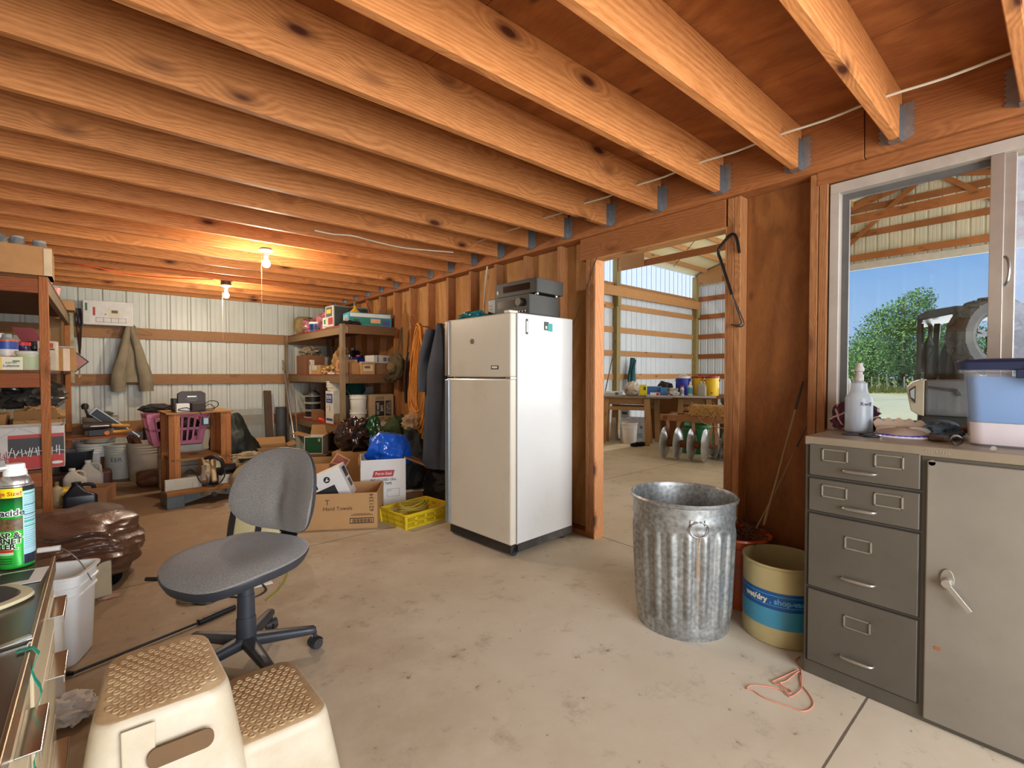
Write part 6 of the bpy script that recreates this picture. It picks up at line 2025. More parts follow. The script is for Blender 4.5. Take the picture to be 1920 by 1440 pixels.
bpipe = B().tube([F(212, 1098) + Vector((0, 0, 0.055)), F(212, 1098) + Vector((-0.25, 0.42, 0.055))], 0.052, 24, caps=False).tube([F(212, 1098) + Vector((0, 0, 0.055)), F(212, 1098) + Vector((-0.25, 0.42, 0.055))], 0.044, 24, caps=False)
one('drain_pipe', 'black plastic pipe poking out from under the brown tarpaulin', 'pipe', bpipe, M('22262a', 0.35), smooth=True)
one('foam_block', 'small cream block on the floor behind the square white bucket', 'block', B().box((-0.05, -0.06, 0), (0.05, 0.06, 0.20)), M('b4a688', 0.8, 0, 0.15), loc=F(188, 1122) + Vector((0, 0.06, 0)), center=False, bevel=0.01)
WB = M('e2e2de', 0.35, 0, 0.03, dirt=0.12, dirtc='b8a684')
sq_ = thing('square_bucket', 'square white plastic bucket with a wire handle beside the desk', 'bucket', (-0.165, 2.84, 0), R(-20))
prof = [(0.088, 0), (0.095, 0.01), (0.106, 0.29), (0.113, 0.293), (0.113, 0.30), (0.108, 0.303), (0.109, 0.33), (0.117, 0.333), (0.117, 0.34), (0.111, 0.343), (0.112, 0.375), (0.122, 0.38), (0.122, 0.388), (0.108, 0.388), (0.103, 0.30), (0.09, 0.012), (0, 0.012)]
B().lathe(prof, 64, sq=0.55).obj('body', WB, sq_, smooth=True)
B().tube(smoothpath([(-0.118, 0, 0.33), (-0.10, -0.05, 0.42), (-0.03, -0.06, 0.50), (0.03, -0.05, 0.505), (0.09, -0.04, 0.44), (0.121, 0, 0.33)], 5), 0.0022, 6).obj('bail', M('8c8a86', 0.3, 0.8), sq_, smooth=True)
B().cyl((-0.035, -0.06, 0.502), (0.035, -0.05, 0.502), 0.011, n=14).obj('grip', WHITE, sq_, smooth=True)

# ---- small floor things under the left shelving
plainbox('battery_carton', 'white, blue and red printed box on the floor at the shelf post', 'box', F(72, 968) + Vector((0.0, 0.4, 0)), R(2), 0.20, 0.12, 0.125, M('c8d0d4', 0.5), labels=(('f', 0.02, 0.075, 0.15, 0.05, '6c8cb4'), ('f', 0.06, 0.065, 0.06, 0.022, 'b04444'), ('f', 0.0, 0.012, 0.19, 0.02, '2c78a8')))
p = at(120, 930, z=0)
bottle('bottle', 'cream squeeze bottle with a long spout beside the shelf post', (p.x - 0.03, p.y - 0.42, 0), 0.05, 0.22, M('b0a078', 0.5), M('8c7448', 0.5), neck=0.3)
bottle('bottle', 'thin white and teal bottle just right of the shelf post', (p.x - 0.12, p.y - 0.45, 0), 0.03, 0.20, M('cfc8cc', 0.5), M('2a2a2c', 0.5), band='4c9c94')
fn = thing('oil_funnel', 'yellow funnel lying tipped beside the black oil jug', 'funnel', (p.x + 0.03, p.y - 0.38, 0.07), rot=(R(20), R(-50), 0))
B().lathe([(0.10, 0.0), (0.098, 0.012), (0.02, 0.12), (0.012, 0.2), (0.0, 0.2)], 28).obj('cone', M('dcb81c', 0.35), fn, smooth=True)
p = F(142, 925)
jug('jug', 'greyish white jug left of the taller white jug on the floor', (p.x, p.y - 0.05, 0), 0.19, 0.12, 0.27, M('c4bcae', 0.5, 0, 0.1), WHITE, hz=0.55)
jug('jug', 'taller white jug with a looped handle on the floor beyond the shelf post', (p.x + 0.12, p.y + 0.18, 0), 0.20, 0.13, 0.31, M('c9c3b4', 0.5), WHITE, hz=0.5)
p = F(152, 945)
jug('oil_jug', 'black motor oil jug with a large handle lying beside the yellow funnel', (p.x, p.y - 0.05, 0), 0.25, 0.12, 0.22, M('1f242e', 0.3), BLACK, hz=0.4)
carton('cardboard_box', 'small tan cardboard box on the open floor past the jugs', 'box', F(185, 944) + Vector((0, 0.12, 0)), R(-18), 0.20, 0.24, 0.15, M('a87850', 0.8), open_=True)
one('leather_case', 'dark red-brown long case lying behind the jugs on the floor', 'case', B().box((-0.45, -0.10, 0), (0.32, 0.10, 0.17)), M('4a2a20', 0.5, 0, 0.15), loc=F(150, 915) + Vector((-0.05, 0.05, 0)), center=False, bevel=0.03)
one('plywood_offcut', 'orange scribbled plywood offcut hanging under the lower left shelf', 'board', B().prism([(-0.04, 0), (0.05, 0), (0.06, 0.05), (0.06, 0.18), (-0.045, 0.18)], (-0.345, 4.79, 0.245) if False else (-0.39, 4.80, 0.27), (1, 0, 0), (0, 0, 1), (0, 1, 0), 0.012), M('8c5c30', 0.8, 0, 0.25, 20))

# ---- boxes and bags between shelving and refrigerator
o = carton('towel_carton', 'large open cardboard carton printed with hand towels text on the floor', 'box', Vector((1.50, 3.98, 0)), R(-32), 0.66, 0.42, 0.285, M('b98f5e', 0.75, 0, 0.05), open_=True)
text(o, 'T', 0.06, (-0.075, -0.212, 0.215), mat=M('5a3c20', 0.7), align='LEFT')
text(o, 'Hand Towels', 0.042, (-0.09, -0.212, 0.165), mat=M('4a3018', 0.7), align='LEFT')
text(o, '621334', 0.048, (0.285, -0.212, 0.205), (0, 0, 1), (-1, 0, 0), M('3a2814', 0.7))
for k in range(17):
    patch(o, 'barcode_bar', (0.135 + 0.0092 * k, -0.2106, 0.062), 0.003 + 0.002 * (k % 3), 0.028, M('2c2014', 0.7))
fb = B()
for (a0, b0, a1, b1) in ((0.115, 0.040, 0.300, 0.046), (0.115, 0.080, 0.300, 0.086), (0.115, 0.040, 0.120, 0.086), (0.295, 0.040, 0.300, 0.086)):
    fb.box((a0, -0.2112, b0), (a1, -0.2104, b1))
fb.obj('barcode_frame', M('2c2014', 0.7), o)
patch(o, 'printed_line', (0.21, -0.2106, 0.108), 0.17, 0.006, M('6a4a2a', 0.7))
patch(o, 'printed_line', (0.21, -0.2106, 0.118), 0.13, 0.004, M('6a4a2a', 0.7))
mo = thing('mower_carton', 'white and black printed carton tilted inside the open towel carton', 'box', (1.45, 4.03, 0.155), rot=(R(0), R(-24), R(-32)))
B().box((-0.24, -0.10, 0), (0.20, 0.10, 0.27)).obj('carton', WHITE, mo, bevel=0.002)
patch(mo, 'printed_panel', (-0.04, -0.1005, 0.085), 0.30, 0.12, M('26282a', 0.5))
patch(mo, 'printed_panel', (-0.12, -0.1005, 0.20), 0.20, 0.075, M('26282a', 0.5))
patch(mo, 'printed_panel', (0.2005, 0.02, 0.20), 0.11, 0.09, M('2c2e30', 0.5), (0, 1, 0))
patch(mo, 'printed_panel', (0.2005, 0.03, 0.10), 0.08, 0.07, M('3c3e40', 0.5), (0, 1, 0))
text(mo, 'GUARD', 0.05, (-0.04, -0.102, 0.062), mat=WHITE)
lg_ = B().prism([(0.026 * math.cos(2 * PI * i / 24), 0.026 * math.sin(2 * PI * i / 24)) for i in range(24)], (0.07, -0.1004, 0.205), (1, 0, 0), (0, 0, 1), (0, -1, 0), 0.0008)
lg_.obj('round_emblem', BLACK, mo)
B().prism([(-0.018, -0.006), (-0.004, -0.014), (0.016, -0.010), (0.004, 0.0), (0.014, 0.014), (0.0, 0.010), (-0.008, 0.0)], (0.07, -0.1013, 0.205), (1, 0, 0), (0, 0, 1), (0, -1, 0), 0.0006).obj('emblem_mark', M('d8d8d2', 0.5), mo)

o = carton('tape_carton', 'white carton with a red slanted banner holding the blue bag', 'box', Vector((2.02, 4.28, 0)), R(-22), 0.40, 0.40, 0.455, M('dcdad4', 0.5, 0, 0.04), open_=True, flaps=(('l', 160, 0.05), ('r', 115, 0.20)))
B().prism([(-0.10, -0.03), (0.085, -0.03), (0.10, 0.03), (-0.085, 0.03)], (0.0, -0.2004, 0.325), (1, 0, 0), (0, 0.0, 1), (0, -1, 0), 0.0008).obj('red_banner', PRED, o)
text(o, 'Perm-Seal', 0.040, (0.0, -0.2014, 0.325), mat=WHITE, sx=0.9)
text(o, 'PVC CLOSED CELL', 0.030, (0.0, -0.2012, 0.268), mat=INK, sx=0.92, off=0.0005)
text(o, 'FOAM TAPE', 0.030, (0.0, -0.2012, 0.232), mat=INK, sx=0.92, off=0.0005)
for xx in (-0.09, 0.085):
    fb = B()
    for (a0, b0, a1, b1) in ((-0.055, 0, 0.055, 0.002), (-0.055, 0.068, 0.055, 0.07), (-0.055, 0, -0.053, 0.07), (0.053, 0, 0.055, 0.07)):
        fb.box((xx + a0, -0.2012, 0.11 + b0), (xx + a1, -0.2004, 0.11 + b1))
    fb.obj('printed_frame', INK, o)
text(o, 'QTY', 0.018, (0.055, -0.2012, 0.165), mat=INK)
BLU = M('0e58c8', 0.22, 0, 0.12, 3, coat=0.5)
def bagsq(p):
    return Vector((p.x * (1 - 0.12 * p.z), p.y, max(-0.9, min(0.8, p.z)) + 0.12 * max(0, p.x) * 0))
o = one('plastic_bag', 'bright blue plastic wrapped bundle resting in the white carton', 'bag', lump((0.20, 0.17, 0.20), 101, 0.22, 1.15, 6, 0.1, ridge=True, squash=bagsq), BLU, loc=(2.06, 4.30, 0.33), center=False, smooth=True)
o.rotation_euler = (0, R(10), R(-20))
one('garbage_bag', 'dark brown glossy garbage bag piled left of the blue bundle', 'bag', lump((0.19, 0.18, 0.19), 102, 0.35, 1.5, 5, 0.2, ridge=True), M('2c1c18', 0.2, 0, 0.3, coat=0.7), loc=(2.08, 5.05, 0.416), center=False, smooth=True)
carton('picture_carton', 'brown carton with an orange picture flap carrying the garbage bag', 'box', Vector((2.10, 5.08, 0)), R(-40), 0.40, 0.40, 0.415, CARD2)
B().box((0, 0, 0), (0.001, 0.001, 0.001)).obj('x', CARD) if False else None
pf = thing('picture_flap', 'orange and brown picture board leaning on the brown carton', 'picture', (1.70, 4.75, 0.26), rot=(R(-20), R(32), R(-30)))
B().box((-0.06, -0.006, 0), (0.09, 0.0, 0.20)).obj('board', M('b08a5c', 0.7), pf)
patch(pf, 'picture', (0.015, -0.0065, 0.10), 0.12, 0.17, M('8c3c20', 0.5, 0, 0.6, 14))
carton('flat_carton', 'large tan carton with a creased lid behind the chair back', 'box', Vector((1.56, 5.03, 0)), R(-28), 0.50, 0.42, 0.36, M('a58050', 0.8), open_=True, flaps=(('f', 118, 0.22), ('r', 100, 0.1), ('l', 110, 0.14)))
plainbox('small_carton', 'small pale carton between the creased carton and the towel carton', 'box', Vector((1.60, 4.50, 0)), R(-30), 0.15, 0.12, 0.24, M('a89c88', 0.7))
one('green_sheet', 'glossy dark green plastic sheet folded behind the blue bundle', 'sheet', lump((0.09, 0.10, 0.20), 103, 0.3, 1.8, 4, 0.2, ridge=True), M('10401e', 0.2, 0, 0.2, coat=0.6), loc=(2.22, 4.92, 0.42), center=False, smooth=True)
one('cotton_sack', 'grey-beige cotton sack folded over behind the green sheet', 'sack', lump((0.20, 0.14, 0.15), 104, 0.3, 1.6, 5, 0.2, ridge=True), M('8c8070', 0.95, 0, 0.2), loc=(2.36, 5.20, 0.46), center=False, smooth=True)
one('army_jacket', 'olive green jacket piled behind the blue bundle', 'jacket', lump((0.20, 0.16, 0.34), 105, 0.25, 1.4, 5, 0.15, ridge=True), M('34401f', 0.95, 0, 0.25), loc=(2.58, 5.05, 0.12), center=False, smooth=True)
one('leather_gloves', 'pair of tan leather gloves on the pile beside the hose coil', 'gloves', lump((0.13, 0.09, 0.10), 106, 0.45, 2, 4, 0.25, ridge=True), M('a88c68', 0.8, 0, 0.15), loc=(2.64, 4.78, 0.62), center=False, smooth=True)
one('grey_coat', 'dark grey coat heaped under the tan gloves', 'coat', lump((0.18, 0.18, 0.32), 107, 0.25, 1.5, 5, 0.1, ridge=True), M('2c2f30', 0.95, 0, 0.25), loc=(2.54, 4.66, 0.0), center=False, smooth=True)
one('rummage', 'dark heap of cloth on the floor behind the yellow crate', 'cloth', lump((0.17, 0.26, 0.16), 108, 0.3, 1.6, 4, 0.2), M('1c1c1c', 0.9, 0, 0.3), loc=(2.52, 4.02, 0.0), center=False, smooth=True)

# yellow crate
yc = thing('plastic_crate', 'shallow yellow perforated plastic crate by the refrigerator', 'crate', (2.02, 3.62, 0), R(8))
YL = M('d8bc1e', 0.35, 0, 0.06, dirt=0.12)
cw, cd, chh = 0.46, 0.34, 0.115
for nm, a, b_, n_ in (('f', (-cw / 2, -cd / 2), (cw / 2, -cd / 2), 0), ('r', (cw / 2, -cd / 2), (cw / 2, cd / 2), 0), ('b', (cw / 2, cd / 2), (-cw / 2, cd / 2), 0), ('l', (-cw / 2, cd / 2), (-cw / 2, -cd / 2), 0)):
    A_, B_ = Vector((a[0], a[1], 0)), Vector((b_[0], b_[1], 0))
    L_ = (B_ - A_).length
    dr = (B_ - A_).normalized()
    nr_ = Vector((dr.y, -dr.x, 0))
    w_b = B()
    def bar(s0, s1, z0, z1):
        vs = []
        for o_ in (0, 0.004):
            for s_, z in ((s0, z0), (s1, z0), (s1, z1), (s0, z1)):
                vs.append(A_ + dr * s_ + nr_ * (o_ + 0.012 * z / chh) + Vector((0, 0, z)))
        w_b.add(vs, [(0, 1, 2, 3), (7, 6, 5, 4), (0, 4, 5, 1), (1, 5, 6, 2), (2, 6, 7, 3), (3, 7, 4, 0)])
    for z0, z1 in ((0.0, 0.018), (0.048, 0.062), (0.092, chh)):
        bar(0, L_, z0, z1)
    nn = int(L_ / 0.012)
    for i in range(nn):
        s_ = L_ * (i + 0.5) / nn
        wide = 0.0042 if (i // 6) % 2 == 0 or True else 0.01
        if i % 8 == 7:
            bar(s_ - 0.010, s_ + 0.012, 0.01, 0.10)
        else:
            bar(s_ - 0.0022, s_ + 0.0022, 0.01, 0.10)
    w_b.obj('side_wall', YL, yc)
B().box((-cw / 2, -cd / 2, 0.004), (cw / 2, cd / 2, 0.008)).obj('floor_panel', YL, yc)
B().tube([(x, y, chh) for x, y in rr(cw + 0.03, cd + 0.03, 0.02, 3)], 0.007, 8, closed=True).obj('rim', YL, yc, smooth=True)
for x in (-1, 1):
    for y in (-1, 1):
        B().cyl((x * cw / 2, y * cd / 2, 0), (x * (cw / 2 + 0.01), y * (cd / 2 + 0.01), chh), 0.014, n=10).obj('corner_post', YL, yc, smooth=True)
hh = B()
for k in range(4):
    hh.tube([(-0.03 + (0.15 - 0.012 * k) * math.cos(a), 0.02 + (0.10 - 0.01 * k) * math.sin(a), 0.10 + 0.014 * k + 0.012 * math.sin(2 * a + k)) for a in [2 * PI * i / 36 for i in range(36)]], 0.006, 6, closed=True)
tag(hh.obj('hose', M('a0903c', 0.4), loc=(2.02, 3.62, 0), rz=R(8), smooth=True), 'coil of dull yellow tubing lying in the yellow crate', 'hose')
one('crate_cloth', 'dark red cloth in the corner of the yellow crate', 'cloth', lump((0.09, 0.07, 0.035), 111, 0.4, 2, 3, 0.2), M('5c241c', 0.8), loc=(2.12, 3.54, 0.010), center=False, smooth=True)

# ---- things hanging on the right wall
ho = thing('air_hose', 'long orange air hose coiled over a nail on the right wall', 'hose', (2.675, 4.70, 1.66))
OR_ = M('d08a3c', 0.4, 0, 0.08)
b = B()
r3 = random.Random(5)
for k in range(9):
    top = Vector((0.0 + 0.012 * (k % 3), 0.02 * (k % 3 - 1), 0.12 + 0.008 * (k % 4)))
    wdt = 0.10 + 0.012 * k
    dep_ = 0.90 + 0.045 * k - (0.35 if k == 7 else 0) - (0.22 if k == 8 else 0)
    pts = []
    n_ = 26
    for i in range(n_):
        a = 2 * PI * i / n_
        s_ = math.sin(a)
        z = top.z - (1 - math.cos(a)) / 2 * (dep_ + 0.12)
        y = wdt * s_ * (0.45 + 0.75 * (1 - math.cos(a)) / 2) + 0.04 * (1 - math.cos(a)) / 2
        pts.append((0.012 + 0.012 * ((k * 5 + i) % 3) * 0.4 - 0.006 * k, y, z))
    b.tube(pts, 0.0085, 8, closed=True)
b.obj('hose_coil', OR_, ho, smooth=True)
B().cyl((0.105, 0, 0.105), (-0.06, 0, 0.115), 0.006, n=8).obj('nail', DULLST, ho)
cv = thing('coveralls', 'long blue-grey coveralls hanging beside the refrigerator', 'coveralls', (2.54, 4.08, 1.68))
CO = M('424a58', 0.95, 0, 0.2, 5, bump=0.25, bscale=200)
rings = []
for k in range(22):
    s_ = k / 21
    z = 0.06 - 1.42 * s_
    hw = 0.03 + 0.13 * min(1, s_ * 3) ** 0.7 + 0.05 * s_
    hd = 0.03 + 0.08 * min(1, s_ * 3)
    rings.append([(hd * (1 + 0.16 * math.sin(4 * a + 2 * s_) + 0.06 * math.sin(9 * a)) * math.cos(a) - 0.03 * s_, hw * (1 + 0.13 * math.sin(5 * a + 3 * s_)) * math.sin(a) - 0.05 * s_ * 0, z) for a in [2 * PI * j / 48 for j in range(48)]])
B().loft(rings).obj('body', CO, cv, smooth=True)
for sy_ in (1,):
    rings = []
    for k in range(14):
        s_ = k / 13
        c_ = Vector((-0.07 - 0.02 * s_, sy_ * (0.06 + 0.09 * min(1, s_ * 2)), 0.0 - 0.62 * s_))
        r_ = 0.045 + 0.025 * min(1, s_ * 3) - 0.008 * s_
        rings.append([c_ + Vector((r_ * math.cos(a), r_ * (1 + 0.15 * math.sin(3 * a + 8 * s_)) * math.sin(a), 0)) for a in [2 * PI * j / 24 for j in range(24)]])
    B().loft(rings).obj('sleeve', CO, cv, smooth=True)
B().cyl((0.25, 0.0, 0.05), (0.0, 0.0, 0.05), 0.008, n=8).obj('peg', PINE, cv)
cbg = thing('canvas_satchel', 'olive canvas satchel hanging from a stud by its strap', 'bag', (2.70, 5.25, 1.52))
B().beam((0.04, 0, 0.28), (0.0, 0.02, 0.0), 0.03, 0.008, up=(1, 0, 0)).beam((0.04, 0.0, 0.28), (0.02, -0.05, -0.1), 0.03, 0.008, up=(1, 0, 0)).obj('strap', M('5c4e34', 0.9), cbg)
SAT = M('54462e', 0.95, 0, 0.2, 6)
o = lump((0.075, 0.14, 0.16), 121, 0.2, 1.6, 4, 0.0).obj('bag_body', SAT, cbg, smooth=True, loc=(-0.0, 0.06, -0.34))
lump((0.05, 0.08, 0.07), 122, 0.15, 1.6, 4, 0.0).obj('pocket', M('665636', 0.95), cbg, smooth=True, loc=(-0.07, 0.05, -0.27))
lump((0.08, 0.14, 0.035), 123, 0.4, 2.2, 4, 0.2, ridge=True).obj('flap', SAT, cbg, smooth=True, loc=(-0.03, 0.14, -0.36))
b = B().tube(smoothpath([(0.05, -0.10, 0.1), (0.0, -0.11, -0.2), (0.02, -0.10, -0.5), (0.04, -0.07, -0.36), (0.03, -0.09, 0.0)], 4), 0.014, 8)
tag(b.obj('leather_strap', M('2c2018', 0.7), loc=(2.70, 5.22, 1.40), smooth=True), 'dark leather strap hanging beside the olive satchel', 'strap')

# ---- pink twine on the floor in front of the file cabinet
tw = B()
P = [(1400, 1292), (1412, 1288), (1455, 1292), (1480, 1303), (1482, 1296), (1462, 1285), (1475, 1278), (1500, 1262), (1503, 1285), (1500, 1298), (1480, 1308), (1466, 1290), (1452, 1284), (1449, 1280), (1456, 1276), (1498, 1258)]
tw.tube(smoothpath([F(u, v) + Vector((0, 0, 0.004 + 0.003 * (i % 2))) for i, (u, v) in enumerate(P)], 5), 0.0022, 6)
P = [(1400, 1293), (1412, 1296), (1430, 1308), (1455, 1318), (1490, 1330), (1505, 1335), (1520, 1330), (1525, 1318), (1515, 1300), (1503, 1285), (1500, 1270), (1502, 1256), (1492, 1240), (1500, 1232)]
tw.tube(smoothpath([F(u, v) + Vector((0, 0, 0.003)) for i, (u, v) in enumerate(P)], 5), 0.0022, 6)
one('twine', 'tangle of salmon pink baling twine on the floor by the file drawers', 'twine', tw, M('cc8468', 0.8, 0, 0.15), smooth=True)

# ================================================================ DESK AT THE LEFT, THINGS ON THE GREY CABINET
DT = M('5c5348', 0.22, 0.25, 0.15, 3, dirt=0.2, dirtc='2c241c')
DF = M('c9b896', 0.4, 0, 0.05, dirt=0.1)
dk = thing('steel_desk', 'cream steel desk with a dark metal top along the left wall', 'desk', (-0.11, 1.80, 0))
B().box((-0.78, -1.75, 0.715), (0.0, 0.0, 0.74)).obj('top', DT, dk, bevel=0.004)
B().box((-0.004, -1.75, 0.700), (0.004, 0.004, 0.742)).obj('edge_strip', M('8c7c64', 0.25, 0.7), dk, bevel=0.002)
B().box((-0.76, -1.73, 0.06), (-0.012, -0.012, 0.714)).obj('pedestal', DF, dk, bevel=0.003)
B().box((-0.74, -1.71, 0.0), (-0.03, -0.03, 0.06)).obj('plinth', BLACK, dk)
for yc_ in (-0.26, -0.80, -1.34):
    for k, (z0, z1) in enumerate(((0.56, 0.695), (0.33, 0.55), (0.075, 0.32))):
        d = B().box((-0.012, yc_ - 0.245, z0), (0.0, yc_ + 0.235, z1)).obj('drawer', DF, dk, bevel=0.003)
        pl_ = B()
        pl_.box((0.0, yc_ + 0.02, z1 - 0.035), (0.030, yc_ + 0.16, z1 - 0.032)).box((0.027, yc_ + 0.02, z1 - 0.050), (0.030, yc_ + 0.16, z1 - 0.032))
        pl_.obj('pull', M('b8b4aa', 0.15, 0.95, 0.05), d, bevel=0.001)
DZ = 0.741
# wasp spray can
wsx = dep(31, 1000, 1.245)
wc = thing('spray_can', 'large green and yellow insect spray can at the far end of the desk', 'spray can', (wsx.x, wsx.y, DZ + 0.002), 0)
RC = 0.0335
GRN = NT('printed_green_label')
tcx = GRN.node('ShaderNodeTexCoord')
spx = GRN.node('ShaderNodeSeparateXYZ')
GRN.link(tcx.outputs['Object'], spx.inputs[0])
cc = GRN.ramp(GRN.math('MULTIPLY', spx.outputs['Z'], 5.0), [(0.0, srgb('1f9c34')), (0.45, srgb('36b830')), (0.80, srgb('0c7a2c')), (0.93, srgb('0a2c1c'))])
GRN.link(cc, GRN.p.inputs['Base Color'])
GRN.p.inputs['Roughness'].default_value = 0.2
GRN.p.inputs['Metallic'].default_value = 0.2
B().lathe([(RC - 0.001, 0), (RC + 0.0005, 0.003), (RC, 0.006), (RC, 0.205), (RC + 0.0008, 0.208), (RC - 0.002, 0.212)], 56).obj('can_body', GRN.m, wc, smooth=True)
B().lathe([(RC + 0.0008, 0.208), (RC + 0.001, 0.212), (RC - 0.003, 0.214), (RC - 0.004, 0.222), (RC - 0.008, 0.231), (RC - 0.012, 0.235), (0, 0.235)], 48).obj('dome', M('c4c2be', 0.25, 0.8), wc, smooth=True)
cp = B().lathe([(0.0225, 0.235), (0.023, 0.240), (0.0215, 0.248), (0.0195, 0.250), (0.0190, 0.262), (0.017, 0.265), (0, 0.266)], 40)
cp.cyl((-0.012, -0.012, 0.258), (-0.026, -0.010, 0.256), 0.004, n=10)
cp.obj('cap', M('ecebe6', 0.35), wc, smooth=True)
va = math.degrees(math.atan2(-wsx.y, -wsx.x))      # direction from the can to the lens
cyl_patch(wc, RC + 0.0002, 0.182, 0.206, va - 100, va + 20, M('e8cc10', 0.25), 'yellow_band', 24)
cyl_patch(wc, RC + 0.0002, 0.010, 0.196, va + 20, va + 112, M('a9d4da', 0.3), 'back_label', 24)
cyl_patch(wc, RC + 0.0002, 0.196, 0.206, va + 20, va + 112, M('26262e', 0.3), 'dark_band', 24)
cyl_patch(wc, RC + 0.0004, 0.008, 0.032, va + 21, va + 110, M('24283c', 0.3), 'dark_band', 24)
for z in (0.190, 0.118, 0.105):
    cyl_patch(wc, RC + 0.0008, z - 0.0025, z, va + 24, va + 70, M('1f9c6c', 0.4), 'green_line', 10)
for z in (0.160, 0.135, 0.125):
    cyl_patch(wc, RC + 0.0008, z - 0.0012, z, va + 24, va + 80, INK, 'black_rule', 10)
for k in range(26):
    z = 0.186 - 0.0055 * k
    if z > 0.04:
        cyl_patch(wc, RC + 0.0008, z - 0.0011, z, va + 24, va + 60 + (k * 7) % 30, M('6c98a4', 0.5), 'small_print', 8)
cyl_patch(wc, RC + 0.0003, 0.098, 0.128, va - 100, va + 19, M('6a5030', 0.4, 0, 0.6, 120), 'picture_band', 24)
cyl_patch(wc, RC + 0.0003, 0.043, 0.050, va - 70, va - 10, M('b82c1c', 0.4), 'red_band', 16)
cyl_patch(wc, RC + 0.0003, 0.036, 0.043, va - 70, va - 10, M('9cc89c', 0.4), 'pale_band', 16)
YT = M('b82c1c', 0.4)
curved_text(wc, 'Large Size!', 0.0145, RC + 0.0012, 0.192, R(va - 34), M('a82c14', 0.4), bold=0.0003)
curved_text(wc, 'Spectracide', 0.0225, RC + 0.0009, 0.143, R(va - 60), M('f0f0ea', 0.4), bold=0.0020)
curved_text(wc, 'Spectracide', 0.0225, RC + 0.0016, 0.143, R(va - 60), M('14161a', 0.4), bold=0.0004)
for k, s_ in enumerate(('WASP &', 'HORNET', 'KILLER.')):
    a_ = R(va - 47)
    curved_text(wc, s_, 0.0195, RC + 0.0009, 0.086 - 0.0145 * k, a_, M('d8f0c8', 0.4), bold=0.0018)
    curved_text(wc, s_, 0.0195, RC + 0.0016, 0.086 - 0.0145 * k, a_, M('0c1410', 0.4), bold=0.0005)
for k in range(3):
    cyl_patch(wc, RC + 0.0008, 0.014 + 0.006 * k, 0.016 + 0.006 * k, va - 60, va - 15, M('0c4c1c', 0.5), 'small_print', 8)
# white jug behind the can (stands on the floor)
jug('jug', 'rounded white plastic jug on the floor just beyond the desk end', (-0.22, 2.42, 0), 0.19, 0.17, 0.52, M('dad4c6', 0.45), WHITE, hz=0.70)
# paper under the can
pp = thing('leaflet', 'printed white card with a black panel lying on the desk end', 'paper', (at(48, 1082, z=DZ).x, at(48, 1082, z=DZ).y, DZ + 0.0005), R(-4))
B().box((-0.14, -0.055, 0), (0.035, 0.055, 0.001)).obj('card', M('e4e2dc', 0.5, 0, 0.02), pp)
patch(pp, 'printed_panel', (-0.02, 0.008, 0.0012), 0.06, 0.075, M('2c2a2c', 0.5), (1, 0, 0), (0, 1, 0), th=0.0003)
patch(pp, 'printed_line', (-0.05, -0.03, 0.0012), 0.05, 0.006, M('3c3a3a', 0.5), (1, 0.1, 0), (0, 1, 0), th=0.0003)
# dark pad with cream rim
c_ = at(8, 1125, z=DZ)
pd_ = thing('mouse_pad', 'dark cushion with a cream rim on the desk', 'pad', (c_.x - 0.055, c_.y - 0.01, DZ), R(30))
B().lathe([(0.075, 0.0), (0.08, 0.004), (0.078, 0.010), (0.064, 0.012)], 48, sx=1.25, sy=1.0, sq=0.12).obj('rim', M('cfc49c', 0.45), pd_, smooth=True)
B().lathe([(0.064, 0.011), (0.060, 0.016), (0.0, 0.018)], 48, sx=1.25, sy=1.0, sq=0.12).obj('pad_surface', M('2a2428', 0.6), pd_, smooth=True)
# scissors and ribbon
c_ = at(10, 1215, z=DZ)
scz = thing('scissors', 'blue handled scissors at the left edge of the desk', 'scissors', (c_.x, c_.y, DZ + 0.004), R(20))
for sy_, c in ((-1, '2c66a8'), (1, '2c66a8')):
    B().tube([(-0.10 + 0.026 * math.cos(a), sy_ * 0.02 + 0.016 * math.sin(a), 0) for a in [2 * PI * i / 20 for i in range(20)]], 0.004, 8, closed=True).obj('handle', M(c, 0.35), scz, smooth=True)
B().beam((-0.07, 0.01, 0), (0.035, -0.004, 0), 0.010, 0.002).beam((-0.07, -0.01, 0.002), (0.035, 0.004, 0.002), 0.010, 0.002).obj('blades', STEEL, scz)
rb = B()
pts = []
c1 = at(30, 1225, z=DZ)
for k in range(30):
    s_ = k / 29
    if s_ < 0.25:
        p = Vector((c1.x + (-0.104 - c1.x) * s_ / 0.25, c1.y, DZ + 0.003))
    else:
        p = Vector((-0.100 + 0.006 * math.sin(k * 1.1), c1.y - 0.02 * (s_ - 0.25), DZ - 0.42 * (s_ - 0.25)))
    pts.append(p)
vs = []
for k, p in enumerate(pts):
    wv_ = 0.006 + 0.0015 * math.sin(k * 1.7)
    vs += [p + Vector((0, -wv_, 0)), p + Vector((0.001, wv_, 0))]
rb.add(vs, [(2 * i, 2 * i + 1, 2 * i + 3, 2 * i + 2) for i in range(len(pts) - 1)])
one('ribbon', 'crinkled teal ribbon hanging over the front edge of the desk', 'ribbon', rb, M('14876c', 0.5), solid=0.001)
one('paper_ball', 'crumpled white paper towel on the floor between desk and stool', 'paper', lump((0.075, 0.07, 0.045), 131, 0.5, 1.8, 4, 0.2, ridge=True), M('dcd8d0', 0.8, 0, 0.08), loc=F(127, 1350), center=False, smooth=True)

